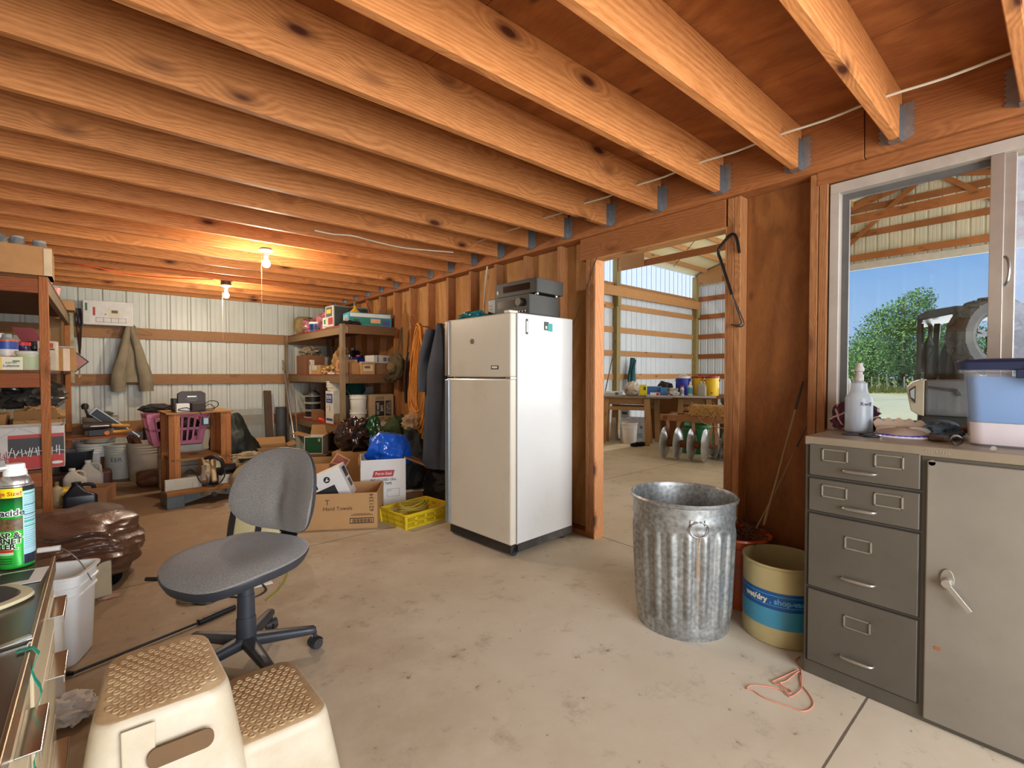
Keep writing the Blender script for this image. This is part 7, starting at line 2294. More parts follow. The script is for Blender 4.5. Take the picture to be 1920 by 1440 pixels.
# ---- on the grey cabinet (top at .985)
CT = 0.9855
bt = thing('spray_bottle', 'clear plastic spray bottle half full of water on the grey cabinet', 'bottle', (2.515, 0.605, CT), R(0))
CLR = NT('cloudy_plastic')
CLR.p.inputs['Base Color'].default_value = (0.52, 0.56, 0.60, 1)
CLR.p.inputs['Roughness'].default_value = 0.3
CLR.p.inputs['Alpha'].default_value = 0.42
B().lathe([(0.044, 0), (0.050, 0.004), (0.051, 0.01), (0.051, 0.145), (0.047, 0.158), (0.036, 0.170), (0.033, 0.178), (0.030, 0.195), (0.030, 0.215), (0.015, 0.225), (0.014, 0.228), (0.013, 0.228), (0.028, 0.213), (0.031, 0.178), (0.045, 0.156), (0.049, 0.145), (0.049, 0.01), (0, 0.006)], 40).obj('bottle_body', CLR.m, bt, smooth=True)
WTR = NT('water')
WTR.p.inputs['Base Color'].default_value = (0.70, 0.80, 0.88, 1)
WTR.p.inputs['Roughness'].default_value = 0.02
WTR.p.inputs['Transmission Weight'].default_value = 0.8
WTR.p.inputs['IOR'].default_value = 1.33
B().lathe([(0.046, 0.008), (0.0485, 0.012), (0.0485, 0.085), (0, 0.085)], 40).obj('water', WTR.m, bt, smooth=True)
ncap = B().lathe([(0.0165, 0.226), (0.0165, 0.248), (0.012, 0.255), (0.012, 0.262), (0.018, 0.268), (0.018, 0.278), (0.012, 0.290), (0.012, 0.302), (0, 0.302)], 24)
ncap.obj('nozzle_cap', M('a8a098', 0.45), bt, smooth=True)
text(bt, 'Rusty', 0.022, (-0.043, -0.030, 0.125), (0.57, -0.82, 0), (0, 0, 1), INK, name='handwriting') if False else curved_text(bt, 'Rwdf', 0.022, 0.0515, 0.125, R(-135), INK, name='handwriting')
PLD = NT('plaid_cotton')
v = PLD.coords(rand=False)
sep2 = PLD.node('ShaderNodeSeparateXYZ')
PLD.link(v, sep2.inputs[0])
def stripes(out, f, thr):
    return PLD.math('GREATER_THAN', PLD.math('SINE', PLD.math('MULTIPLY', out, f)), thr)
zz = PLD.math('ADD', sep2.outputs['Z'], PLD.math('MULTIPLY', sep2.outputs['Y'], 0.5))
xx = PLD.math('SUBTRACT', sep2.outputs['Y'], PLD.math('MULTIPLY', sep2.outputs['Z'], 0.5))
c1 = PLD.mix(stripes(zz, 180, 0.1), srgb('4c1c2c'), srgb('2c2c4c'))
c2 = PLD.mix(stripes(xx, 160, 0.2), c1, srgb('6c2434'))
c3 = PLD.mix(PLD.math('MAXIMUM', stripes(zz, 90, 0.95), stripes(xx, 80, 0.95)), c2, srgb('c8b8ac'))
PLD.link(c3, PLD.p.inputs['Base Color'])
PLD.p.inputs['Roughness'].default_value = 0.95
one('plaid_shirt', 'crumpled maroon plaid shirt in the window corner of the grey cabinet', 'shirt', lump((0.075, 0.085, 0.075), 141, 0.4, 1.5, 5, 0.3, ridge=True), PLD.m, loc=(2.64, 0.78 - 0.17, CT) if False else (2.66, 0.655, CT), center=False, smooth=True).scale = (1, 1, 1)
HD = M('a08468', 0.85, 0, 0.12, 8)
def glove(label, loc, rz, mat, cuff, seed=1, s=1.0, pose=0.0):
    g = thing('work_glove', label, 'glove', loc, rz)
    palm = lump((0.055 * s, 0.045 * s, 0.018 * s), seed, 0.15, 1.6, 4, 0.1).obj('palm', mat, g, smooth=True)
    for k, (dy, ln) in enumerate(((-0.033, 0.055), (-0.011, 0.068), (0.011, 0.064), (0.033, 0.050))):
        pts = [Vector((0.035, dy, 0.02)), Vector((0.035 + ln * 0.5, dy * 1.2, 0.030 - pose)), Vector((0.035 + ln, dy * 1.35, 0.014))]
        B().tube([p * s for p in smoothpath(pts, 4)], [0.012 * s * (1 - 0.25 * i / 8) for i in range(9)], 10).obj('finger', mat, g, smooth=True)
    pts = [Vector((-0.01, -0.04, 0.018)), Vector((0.02, -0.065, 0.022)), Vector((0.045, -0.078, 0.014))]
    B().tube([p * s for p in smoothpath(pts, 4)], 0.012 * s, 10).obj('thumb', mat, g, smooth=True)
    rings = []
    for k in range(6):
        x = -0.04 - 0.016 * k
        rings.append([(x * s, (0.042 + 0.004 * k) * s * math.cos(a), (0.020 + (0.014 + 0.003 * k) * math.sin(a)) * s) for a in [2 * PI * j / 24 for j in range(24)]])
    B().loft(rings).obj('cuff', cuff, g, smooth=True)
    return g
glove('tan leather glove lying against the window behind the spray bottle', (2.66, 0.47, CT), R(100), HD, M('b0a090', 0.9), 3)
glove('blue canvas glove with a tan palm near the storage tote', (2.66, 0.33, CT + 0.002), R(200), M('7c5c44', 0.85), M('4a6478', 0.9), 4, 1.1)
one('denim_rag', 'faded blue denim cloth bunched beside the gloves on the cabinet', 'cloth', lump((0.06, 0.06, 0.035), 143, 0.4, 1.8, 5, 0.3, ridge=True), M('5c7488', 0.9, 0, 0.2), loc=(2.53, 0.34, CT), center=False, smooth=True)
# scalloped leather pad with a purple underside
pdm = thing('leather_pouch', 'scalloped tan leather pouch with a purple beaded hem on the cabinet', 'pouch', (2.44, 0.44, CT), R(-78))
rings = []
n_ = 72
for k_, z_ in ((1.0, 0.0), (1.03, 0.006), (0.92, 0.016), (0.6, 0.030), (0.25, 0.036)):
    ring = []
    for j in range(n_):
        a = 2 * PI * j / n_
        r_ = k_ * (0.085 if math.sin(a) < 0 else 0.075) * (1 + (0.05 * abs(math.sin(4.5 * a)) if math.sin(a) > 0 else 0))
        ring.append((r_ * 1.15 * math.cos(a), r_ * 0.62 * math.sin(a), z_ + 0.006 * math.sin(3 * a) * k_ + (0.018 if math.sin(a) > 0.3 else 0) * k_))
    rings.append(ring)
B().loft(rings).obj('leather', M('9c8878', 0.5, 0, 0.15, 8), pdm, smooth=True)
for k_, (ox_, oz_) in enumerate(((-0.01, 0.0), (0.02, -0.008))):
    sc_ = []
    for j in range(41):
        q = j / 40
        sc_.append((-0.085 + 0.17 * q, 0.040 + 0.014 * abs(math.sin(q * PI * 5)) + 0.008 * math.sin(PI * q)))
    B().prism([(-0.07, 0.0)] + sc_ + [(0.07, 0.0)], (ox_, 0.035 + 0.02 * k_, 0.012 + oz_), (1, 0, 0), (0, 0.35, 1), (0, 1, 0), 0.003).obj('scalloped_edge', M('b09a84', 0.6, 0, 0.12, 8), pdm, bevel=0.001)
B().tube([(0.10 * math.cos(a), 0.055 * math.sin(a), 0.004) for a in [R(185 + 170 * i / 30) for i in range(31)]], [0.0045 + 0.0012 * (i % 2) for i in range(31)], 8).obj('beaded_hem', M('dcd8e4', 0.4), pdm, smooth=True)
B().lathe([(0.0, 0.003), (0.094, 0.003), (0.097, 0.008), (0.085, 0.014)], 48, sx=1.02, sy=0.6).obj('purple_lining', M('3c2f9c', 0.5), pdm, smooth=True)
sz = thing('scissors', 'black handled scissors on the cabinet in front of the spray bottle', 'scissors', (2.375, 0.535, CT + 0.004), R(-60))
for sy_ in (-1, 1):
    B().tube([(0.0 + 0.026 * math.cos(a), sy_ * 0.021 + 0.017 * math.sin(a), 0.002 * sy_ + 0.002) for a in [2 * PI * i / 20 for i in range(20)]], 0.0042, 8, closed=True).obj('handle', BLACK, sz, smooth=True)
B().beam((0.02, 0.012, 0.001), (0.10, -0.004, 0.001), 0.012, 0.002).beam((0.02, -0.012, 0.003), (0.10, 0.004, 0.003), 0.012, 0.002).obj('blades', STEEL, sz)
one('purple_disc', 'dark purple leather scrap under the spray bottle edge', 'leather', B().lathe([(0.055, 0), (0.057, 0.002), (0, 0.003)], 32, sy=0.6), M('2c2440', 0.5), loc=(2.40, 0.60, CT), center=False, smooth=True)
one('leather_scrap', 'round brown leather piece beside the short pipe', 'leather', B().lathe([(0.03, 0), (0.033, 0.006), (0.028, 0.022), (0, 0.024)], 28), M('4a3c32', 0.6), loc=(2.42, 0.325, CT), center=False, smooth=True)
pb = B()
pp0, pp1 = Vector((2.305, 0.262, CT + 0.0165)), Vector((2.37, 0.272, CT + 0.0165))
pb.tube([pp0, pp1], 0.016, 24, caps=False).tube([pp0, pp1], 0.0125, 24, caps=False)
one('pipe_coupling', 'short white plastic pipe coupling near the front of the cabinet top', 'pipe', pb, M('b8ac98', 0.4), smooth=True)
one('hex_nut', 'small shiny steel nut on the cabinet edge below the tote', 'nut', B().cyl((2.225, 0.165, CT + 0.008), (2.240, 0.165, CT + 0.008), 0.008, n=6), STEEL)
# tote
tt_ = thing('storage_tote', 'clear plastic storage tote with a navy lid and blue contents on the cabinet', 'storage box', (2.335, 0.262, CT), 0)
CLT = NT('frosted_tote')
CLT.p.inputs['Base Color'].default_value = (0.86, 0.84, 0.88, 1)
CLT.p.inputs['Roughness'].default_value = 0.3
CLT.p.inputs['Alpha'].default_value = 0.2
TW, TD, TH = 0.56, 0.38, 0.275
def totering(g, z, dx=0.0):
    return [(TD / 2 + x * (1) * 1.0, -TW / 2 + y, z) for x, y in rr(TD - g, TW - g, 0.04, 6)]
B().loft([totering(0.05, 0.0), totering(0.04, 0.006), totering(0.012, TH - 0.02), totering(-0.01, TH - 0.015), totering(-0.01, TH)], caps='start').obj('tub', CLT.m, tt_, smooth=True)
B().loft([totering(0.040, 0.085), totering(0.020, TH - 0.03)]).obj('contents', M('1c74b0', 0.5, 0, 0.06), tt_, smooth=True)['label'] = 'blue folded contents'
B().loft([totering(0.050, 0.007), totering(0.042, 0.083)]).obj('contents', M('cfc2c2', 0.5, 0, 0.05), tt_, smooth=True)['label'] = 'pale pink folded contents'
ld = B()
ld.loft([totering(-0.012, TH - 0.006), totering(-0.03, TH - 0.004), totering(-0.034, TH + 0.020), totering(-0.015, TH + 0.030), totering(0.05, TH + 0.030), totering(0.07, TH + 0.034)])
ld.obj('lid', M('1a2442', 0.4, 0, 0.08), tt_, smooth=True)
B().box((-0.020, -0.44, TH - 0.035), (-0.012, -0.14, TH - 0.004)).obj('lid_skirt', M('1a2442', 0.4, 0, 0.08), tt_, bevel=0.003)
B().box((-0.030, -0.30, TH - 0.055), (-0.016, -0.17, TH + 0.012)).obj('latch', M('6c6058', 0.45), tt_, bevel=0.005)
B().loft([totering(-0.01, TH + 0.0305), totering(0.05, TH + 0.0345)], caps='end').obj('lid_top', M('a89c94', 0.5), tt_) if False else None

# ================================================================ THE SHED SEEN THROUGH DOORWAY AND WINDOW
TANG = -63.4
TC = Vector((7.62, 4.86, 0))
TX = Vector((math.cos(R(TANG)), math.sin(R(TANG)), 0))
TY = Vector((-TX.y, TX.x, 0))


def tl(x, y, z=0.0):
    return TC + TX * x + TY * y + Vector((0, 0, z))


tb = thing('work_table', 'long board table on rough sawhorses in the shed beyond the doorway', 'table', TC, R(TANG))
B().box((-0.95, -0.42, 0.815), (0.25, 0.42, 0.84)).obj('table_board', M('8c7c64', 0.6, 0, 0.15, dirt=0.3), tb)
B().box((-0.15, -0.46, 0.842), (0.97, 0.34, 0.862)).obj('table_board', M('b0acb4', 0.6, 0, 0.06), tb)['label'] = 'pale painted board'
SAW = wood('a88458', '86643c', 'x', 0.4, 1.3)
SAWZ = wood('a88458', '86643c', 'z', 0.4, 1.3)
for (x0, x1, y0) in ((-0.90, -0.10, -0.34), (-0.85, 0.0, 0.26), (0.35, 0.9, -0.05)):
    B().box((x0, y0 - 0.03, 0.70), (x1, y0 + 0.03, 0.814)).obj('sawhorse_beam', SAW, tb)
    B().box((x0 + 0.05, y0 - 0.075, 0.60), (x1 - 0.05, y0 - 0.05, 0.66)).obj('sawhorse_rail', SAW, tb)
    for x in (x0 + 0.05, x1 - 0.05):
        for s_ in (-1, 1):
            B().beam((x - 0.04 * (1 if x < (x0 + x1) / 2 else -1), y0 + s_ * 0.17, 0.0), (x, y0 + s_ * 0.04, 0.80), 0.085, 0.035, up=(0, 1, 0.2)).obj('sawhorse_leg', SAWZ, tb)
TZ = 0.863
TL_ = 0.841
def tput(u, v, z):
    return at(u, v, z=z)
plainbox('flat_carton', 'flat white and teal carton at the left end of the shed table', 'box', tl(-0.80, 0.0, TL_), R(TANG), 0.30, 0.22, 0.075, M('d8d8d0', 0.5), labels=(('f', 0.0, 0.03, 0.28, 0.012, '2c8c8c'), ('f', 0.08, 0.035, 0.06, 0.05, '3c6c8c')))
one('plastic_sack', 'white plastic sack standing on the left half of the shed table', 'bag', lump((0.15, 0.14, 0.14), 201, 0.22, 1.6, 4, 0.12, ridge=True), M('c9bfb0', 0.5, 0, 0.1), loc=tl(-0.46, 0.02, TL_), center=False, smooth=True)
plainbox('yellow_carton', 'bright yellow carton standing at the front of the shed table', 'box', tl(-0.23, -0.22, TZ), R(TANG), 0.125, 0.07, 0.185, M('e0d22c', 0.5), labels=(('f', 0.03, 0.12, 0.04, 0.06, '5c5c24'),))
plainbox('blue_crate', 'blue translucent box with a white lid on the shed table', 'box', tl(-0.10, 0.12, TZ), R(TANG), 0.30, 0.22, 0.15, M('3c78c4', 0.4), labels=(('t', 0, 0, 0.31, 0.23, 'dcdcdc'),))
plainbox('blue_crate', 'smaller blue box at the right of the first blue one on the shed table', 'box', tl(0.11, 0.0, TZ), R(TANG), 0.12, 0.12, 0.13, M('4a88cc', 0.4), labels=(('t', 0, 0, 0.125, 0.125, 'c8d4dc'),))
bucket('small cream pail beside the blue boxes on the shed table', tl(0.26, 0.02, TZ), 0.075, 0.085, 0.125, M('d8d4c4', 0.5), bail=80, ribs=1, rz=R(TANG))
plainbox('white_carton', 'small white and red packet lying on the front of the shed table', 'box', tl(-0.02, -0.28, TZ), R(TANG), 0.16, 0.06, 0.05, WHITE, labels=(('f', 0.05, 0.025, 0.05, 0.04, 'c82c34'),))


def cooler(label, loc, r_, h, body, lid):
    t_ = thing('drink_cooler', label, 'cooler', loc, R(TANG))
    B().lathe([(r_ * 0.92, 0), (r_ * 0.94, 0.01), (r_, h * 0.35), (r_, h * 0.9), (0, h * 0.9)], 36).obj('body', M(body, 0.35, 0, 0.05), t_, smooth=True)
    B().lathe([(r_ * 1.05, h * 0.88), (r_ * 1.05, h * 0.97), (r_ * 0.9, h), (0, h)], 36).obj('lid', M(lid, 0.4), t_, smooth=True)
    B().tube(smoothpath([(-r_ * 0.5, 0, h), (-r_ * 0.3, 0, h * 1.06), (r_ * 0.3, 0, h * 1.06), (r_ * 0.5, 0, h)], 4), 0.008, 8).obj('handle', M(lid, 0.4), t_, smooth=True)
    for s_ in (-1, 1):
        B().box((s_ * r_ * 1.0 - 0.015, -0.03, h * 0.72), (s_ * r_ * 1.0 + 0.025 * (1 if s_ > 0 else 1) - 0.005, 0.03, h * 0.80)).obj('side_grip', M(lid, 0.4), t_, bevel=0.004)
    B().cyl((0, -r_ * 0.95, 0.05), (0, -r_ * 1.2, 0.05), 0.014, n=12).obj('tap', M(lid, 0.4), t_, smooth=True)
    return t_


cooler('round blue drink cooler with a white lid on the shed table', tl(0.42, 0.18, TZ), 0.13, 0.34, '2436b4', 'd8d8d4')
cooler('yellow drink cooler with a red lid right behind the blue cooler', tl(0.68, 0.22, TZ), 0.115, 0.345, 'e8c424', '9c3428')
cooler('yellow drink cooler with a red lid at the right end of the shed table', tl(0.90, 0.06, TZ), 0.115, 0.345, 'e8c424', '9c3428')
bottle('bottle', 'small white bottle with a red cap in front of the blue cooler', tl(0.42, -0.14, TZ), 0.035, 0.17, M('c4c0b4', 0.4), M('c8283c', 0.4), neck=0.7, band='8c8c84')
bottle('spray_bottle', 'slim white spray bottle with a blue label on the shed table', tl(0.55, -0.10, TZ), 0.042, 0.24, M('d8d8cc', 0.4), M('d8d8d0', 0.4), neck=0.35, band='4c9cc4')
jug('jug', 'clear jug half full of yellow oil at the right of the shed table', tl(0.74, -0.14, TZ), 0.15, 0.12, 0.25, M('b4b0a0', 0.2, 0, 0.1, trans=0.3), M('b4b0a0', 0.3), rz=R(TANG), hz=0.6)
one('rag', 'pile of grey rags and white sheets on the front of the shed table', 'rag', lump((0.15, 0.08, 0.05), 202, 0.4, 2, 4, 0.3, ridge=True), M('a8a49c', 0.8, 0, 0.3, 20), loc=tl(0.28, -0.26, TZ), center=False, smooth=True)
one('camouflage_bag', 'dark camouflage bag leaning behind the blue cooler', 'bag', lump((0.17, 0.12, 0.13), 203, 0.3, 1.6, 4, 0.2), M('2c281e', 0.8, 0, 0.5, 16), loc=tl(0.10, 0.30, TL_) + Vector((0, 0, 0.022)), center=False, smooth=True)
# under and beside the table
plainbox('white_carton', 'large white carton on the floor under the shed table', 'box', tl(-0.42, 0.02, 0), R(TANG), 0.46, 0.20, 0.44, M('c9ccd0', 0.5), labels=(('f', 0.14, 0.27, 0.05, 0.05, '6c8ca0'), ('f', 0.12, 0.12, 0.09, 0.09, '9cb4c8'), ('f', -0.10, 0.3, 0.1, 0.1, 'b8bcc0')))
plainbox('white_carton', 'tall narrow white carton behind the white cone under the table', 'box', tl(-0.62, 0.25, 0), R(TANG), 0.16, 0.16, 0.58, M('c4c8cc', 0.5), labels=(('f', 0, 0.5, 0.1, 0.05, '4c4c50'),))
bucket('white bucket with a rusty smear on the floor in front of the shed table', tl(-0.46, -0.30, 0), 0.125, 0.145, 0.37, M('dcdad4', 0.45, 0, 0.04, dirt=0.1, dirtc='a06c48'), lid=True, bail=15, rz=R(TANG))
one('traffic_cone', 'dirty white cone under the left end of the shed table', 'cone', B().lathe([(0.11, 0), (0.11, 0.02), (0.085, 0.025), (0.05, 0.36), (0.04, 0.42), (0, 0.42)], 28), M('c9bfa8', 0.6, 0, 0.1, dirt=0.3), loc=tl(-0.80, 0.06, 0), center=False, smooth=True)
one('chain', 'heap of dark chain on the floor in front of the shed table', 'chain', lump((0.16, 0.08, 0.03), 205, 0.9, 5, 5, 0.3, ridge=True), M('2a2622', 0.6, 0.3, 0.4, 40), loc=tl(-0.25, -0.52, 0), center=False)
one('plywood_sheet', 'brown plywood sheet standing behind the shed table', 'board', B().box((-0.3, 0.0, 0.0), (0.9, 0.018, 0.80)), M('8c5c2c', 0.7, 0, 0.1), loc=tl(0.1, 0.50, 0), center=False, rz=R(TANG))
pcx = thing('plastic_chair', 'white plastic garden chair left of the shed table', 'chair', at(1126, 800, z=0) + Vector((0, 0, 0)), R(-120))
WPC = M('d4d0c4', 0.4)
pcx.location = (7.15, 6.05, 0)
B().box((-0.23, -0.22, 0.40), (0.23, 0.22, 0.425)).obj('seat', WPC, pcx, bevel=0.01)
B().prism([(-0.22, 0), (0.22, 0), (0.20, 0.32), (0.12, 0.38), (-0.12, 0.38), (-0.20, 0.32)], (0, 0.21, 0.42), (1, 0, 0), (0, 0.15, 1), (0, 1, 0), 0.015).obj('backrest', WPC, pcx, bevel=0.005)
for x in (-0.2, 0.2):
    B().beam((x, -0.19, 0), (x, -0.19, 0.62), 0.035, 0.035).obj('leg', WPC, pcx)
    B().beam((x, 0.2, 0), (x, 0.2, 0.42), 0.035, 0.035).obj('leg', WPC, pcx)
    B().beam((x, -0.2, 0.62), (x, 0.24, 0.64), 0.05, 0.02).obj('armrest', WPC, pcx)
one('pole', 'long thin pole leaning on the first shed post', 'pole', B().tube([at(1131, 752, y=6.6), at(1150, 662, y=7.44)], 0.012, 8), M('5c4c3c', 0.6))
cl = thing('work_coat', 'teal work coat hanging on the far shed wall', 'coat', at(1186, 671, y=7.42))
rings = []
for k in range(14):
    s_ = k / 13
    hw = 0.03 + 0.11 * min(1, s_ * 1.6) + 0.02 * math.sin(4 * s_)
    rings.append([(hw * (1 + 0.15 * math.sin(5 * a + 4 * s_)) * math.cos(a) - 0.05 * s_, 0.06 * (1 + 0.2 * math.sin(4 * a)) * math.sin(a), -0.85 * s_) for a in [2 * PI * j / 32 for j in range(32)]])
B().loft(rings).obj('body', M('2c5a60', 0.9, 0, 0.2), cl, smooth=True)
B().tube([(0.03, -0.06, -0.05), (-0.09, -0.07, -0.35), (-0.11, -0.07, -0.6)], [0.03, 0.045, 0.035], 12).obj('sleeve', M('244c54', 0.9, 0, 0.2), cl, smooth=True)

# ---- disc harrow
RUST = M('7c4c2c', 0.6, 0.3, 0.25, dirt=0.3)
HFR = M('8f6440', 0.6, 0.1, 0.2, 14, dirt=0.25)
dh = thing('disc_harrow', 'rusty disc harrow with shining concave discs in the shed beyond the doorway', 'harrow', (6.25, 3.87, 0), R(-76.5))
DSC = M('c8c6bc', 0.3, 0.75, 0.25, 6, dirt=0.2, dirtc='7a6a40')


def disc(x, y, rz_, notch=False, tiltm=1):
    b = B()
    rings = []
    n_ = 40
    for k in range(9):
        s_ = k / 8
        r_ = 0.045 + (0.235 - 0.045) * s_
        dish = 0.055 * (1 - s_ ** 2)
        ring = []
        for j in range(n_):
            a = 2 * PI * j / n_
            rr2 = r_ * (1 - (0.10 * max(0, math.cos(8 * a)) if notch and s_ > 0.8 else 0))
            ring.append((dish * tiltm, rr2 * math.cos(a), 0.237 + rr2 * math.sin(a)))
        rings.append(ring)
    b.loft(rings)
    m_ = Matrix.Translation((x, y, 0)) @ Matrix.Rotation(rz_, 4, 'Z')
    b.v = [m_ @ p for p in b.v]
    return b.obj('disc', DSC, dh, smooth=True)


for k in range(4):
    disc(0.0 + 0.19 * k, 0.0, 0.0)
for k in range(4):
    disc(0.62 + 0.15 * k, 0.32, R(25), True)
B().cyl((-0.06, 0, 0.237), (0.72, 0, 0.237), 0.028, n=12).obj('axle', RUST, dh, smooth=True)
for k in range(3):
    B().cyl((0.06 + 0.19 * k, 0, 0.237), (0.13 + 0.19 * k, 0, 0.237), 0.055, n=16).obj('spool', RUST, dh, smooth=True)
B().beam((-0.08, 0.06, 0.60), (1.3, 0.06, 0.60), 0.08, 0.09).obj('frame_beam', HFR, dh, bevel=0.005)
B().beam((-0.08, 0.55, 0.60), (1.3, 0.55, 0.60), 0.08, 0.09).obj('frame_beam', HFR, dh, bevel=0.005)
B().beam((0.0, 0.02, 0.60), (0.0, 0.58, 0.60), 0.08, 0.07).obj('frame_beam', HFR, dh, bevel=0.005)
B().beam((1.2, 0.02, 0.60), (1.2, 0.58, 0.60), 0.08, 0.07).obj('frame_beam', HFR, dh, bevel=0.005)
for x in (0.0, 0.36, 0.66):
    B().beam((x + 0.03, 0.03, 0.56), (x + 0.06, 0.0, 0.26), 0.05, 0.02).obj('hanger', RUST, dh)
B().beam((0.25, 0.06, 0.555), (0.1, 0.40, 0.40), 0.03, 0.03).obj('strut', RUST, dh)
st_ = B()
st_.box((0.34, -0.02, 0.647), (0.95, 0.26, 0.80))
straw = st_.obj('bale_core', M('a8834c', 0.95, 0, 0.3, 30, bump=1.0, bscale=120), None, loc=dh.location, rz=R(-76.5), bevel=0.03)
r4 = random.Random(3)
sb_ = B()
for k in range(260):
    fx = r4.random()
    p = Vector((0.34 + 0.6 * fx, -0.03 + 0.29 * r4.random(), 0.66 + 0.15 * r4.random()))
    if r4.random() < 0.7:
        p.y = -0.03
    d_ = Vector((r4.uniform(-1, 1), r4.uniform(-0.3, 0.1), r4.uniform(-1, 1))).normalized() * 0.06
    sb_.tube([p, p + d_ * 0.5 + Vector((0, -0.008, 0)), p + d_], 0.0022, 3)
o = sb_.obj('straw_bale', M('c09a5c', 0.95, 0, 0.35, 30), loc=dh.location, rz=R(-76.5))
straw.parent = o
straw.location = (0, 0, 0)
straw.rotation_euler = (0, 0, 0)
tag(o, 'loose straw bale lying on the harrow frame', 'straw')
one('twine', 'loose tan twine hanging from the straw bale over the harrow discs', 'twine', B().tube(smoothpath([Vector((6.40, 3.35, 0.80)), Vector((6.36, 3.42, 0.68)), Vector((6.33, 3.34, 0.58)), Vector((6.38, 3.22, 0.52)), Vector((6.42, 3.05, 0.50))], 5), 0.006, 6), M('a8804c', 0.8))
one('grey_tank', 'stacked grey plastic fenders at the right of the shed table', 'fender', B().box((-0.25, -0.2, 0.52), (0.25, 0.2, 0.70)).box((-0.2, -0.15, 0.70), (0.3, 0.2, 0.86)).box((-0.15, -0.1, 0.86), (0.3, 0.15, 1.0)).box((-0.22, -0.18, 0), (0.22, 0.18, 0.52)), M('6c7470', 0.5, 0.1, 0.1), loc=tl(1.28, 0.15, 0), center=False, rz=R(TANG + 20), bevel=0.05)
one('garden_hose_coil', 'green hose coil on the floor behind the harrow discs', 'hose', B().tube([(0.22 * math.cos(a), 0.22 * math.sin(a), 0.40 + 0.02 * (a / 6.28)) for a in [2 * PI * i / 24 for i in range(60)]], 0.015, 8).cyl((0, 0, 0), (0, 0, 0.38), 0.20, n=24), M('1c6c3c', 0.4), loc=(7.1, 3.85, 0), center=False, smooth=True)
one('paper_stack', 'pile of white and grey papers behind the harrow discs', 'paper', lump((0.20, 0.18, 0.16), 207, 0.5, 2.4, 4, 0.3), M('a8a8a8', 0.7, 0, 0.5, 30), loc=(6.90, 3.32, 0), center=False)

# ---- off-road vehicle seen through the window
VD = 4.9
vb = dep(1780, 701, VD)
uv = thing('utility_vehicle', 'dark off-road utility vehicle with a spare wheel seen through the window', 'vehicle', (vb.x, vb.y, 0), -YAW - R(40))


def vx(u):
    return (u - 1780) / FPX * VD * 0.76


def vz(v):
    return 1.24 - (v - 701) / FPX * VD


CRV = M('c9bda6', 0.35, 0, 0.05)
VGR = M('6a6e74', 0.35, 0.2, 0.1, 4, dirt=0.3, dirtc='a09c90')
VBK = M('2a2925', 0.5, 0, 0.2, dirt=0.2)
B().prism([(vx(1735), vz(780)), (vx(1735), vz(712)), (vx(1815), vz(711)), (1.0, 1.18), (1.0, 0.78)], (0, 0.0, 0), (1, 0, 0), (0, 0, 1), (0, 1, 0), 0.9).obj('front_body', VGR, uv, bevel=0.02)
B().prism([(vx(1741), vz(724)), (vx(1795), vz(729)), (vx(1803), vz(741)), (vx(1793), vz(743)), (vx(1787), vz(735)), (vx(1741), vz(729))], (0, -0.002, 0), (1, 0, 0), (0, 0, 1), (0, -1, 0), 0.006).obj('grille_trim', VBK, uv)
o = B().prism([(vx(1698), vz(728)), (vx(1712), vz(717)), (vx(1730), vz(711)), (vx(1734), vz(712)), (vx(1734), vz(782)), (vx(1722), vz(780)), (vx(1708), vz(772))], (0, -0.01, 0), (1, 0, 0), (0, 0, 1), (0, 1, 0), 0.85).obj('fender', CRV, uv, bevel=0.015)
o = B().prism([(vx(1704), vz(732)), (vx(1717), vz(724)), (vx(1717), vz(758)), (vx(1707), vz(749))], (0, -0.012, 0), (1, 0, 0), (0, 0, 1), (0, -1, 0), 0.008).obj('headlight', M('33363a', 0.15, 0.4), uv)
B().prism([(vx(1706), vz(734)), (vx(1715), vz(728)), (vx(1715), vz(750)), (vx(1708), vz(746))], (0, -0.021, 0), (1, 0, 0), (0, 0, 1), (0, -1, 0), 0.002).obj('lens', M('c8d0d4', 0.1), o)
B().box((vx(1722), 0.02, 0.42), (1.1, 0.9, 0.82)).obj('chassis', VBK, uv, bevel=0.03)
roof_p = [(vx(1716), vz(592)), (vx(1719), vz(586)), (vx(1740), vz(578)), (vx(1790), vz(573)), (vx(1850), vz(575)), (1.15, vz(580)), (1.15, vz(592)), (vx(1800), vz(586)), (vx(1725), vz(597))]
B().prism(roof_p, (0, 0.05, 0), (1, 0, 0), (0, 0, 1), (0, 1, 0), 1.15).obj('roof', M('343a40', 0.3, 0.1), uv, bevel=0.015)
for (u0, u1, yy) in ((1722, 1729, 0.10), (1748, 1756, 1.1)):
    B().beam((vx(u0), yy, vz(712)), (vx(u0), yy, vz(592)), 0.04, 0.05).obj('roof_pillar', VBK, uv)
B().beam((vx(1728), 0.12, vz(640)), (vx(1728), 0.45, vz(600)), 0.03, 0.03).obj('roll_bar', VBK, uv)
B().beam((vx(1752), 0.3, vz(712)), (vx(1760), 0.5, vz(600)), 0.05, 0.05).obj('roll_bar', VBK, uv)
B().beam((0.75, 0.1, 1.1), (0.75, 0.1, 1.88), 0.06, 0.06).obj('roof_pillar', VBK, uv)
B().beam((0.75, 1.1, 1.1), (0.75, 1.1, 1.88), 0.06, 0.06).obj('roof_pillar', VBK, uv)
SEATM = M('24211c', 0.7, 0, 0.2)
for yy in (0.30, 0.80):
    b = lump((0.16, 0.20, 0.34), int(yy * 10), 0.12, 1.4, 4, 0.05)
    b.obj('seat_back', SEATM, uv, smooth=True, loc=(vx(1785) + 0.06, yy, 1.0))
B().tube(smoothpath([(vx(1742), 0.2, vz(645)), (vx(1736), 0.25, vz(665)), (vx(1740), 0.3, vz(690)), (vx(1760), 0.3, vz(705))], 4), 0.05, 10).obj('dashboard', VBK, uv, smooth=True)
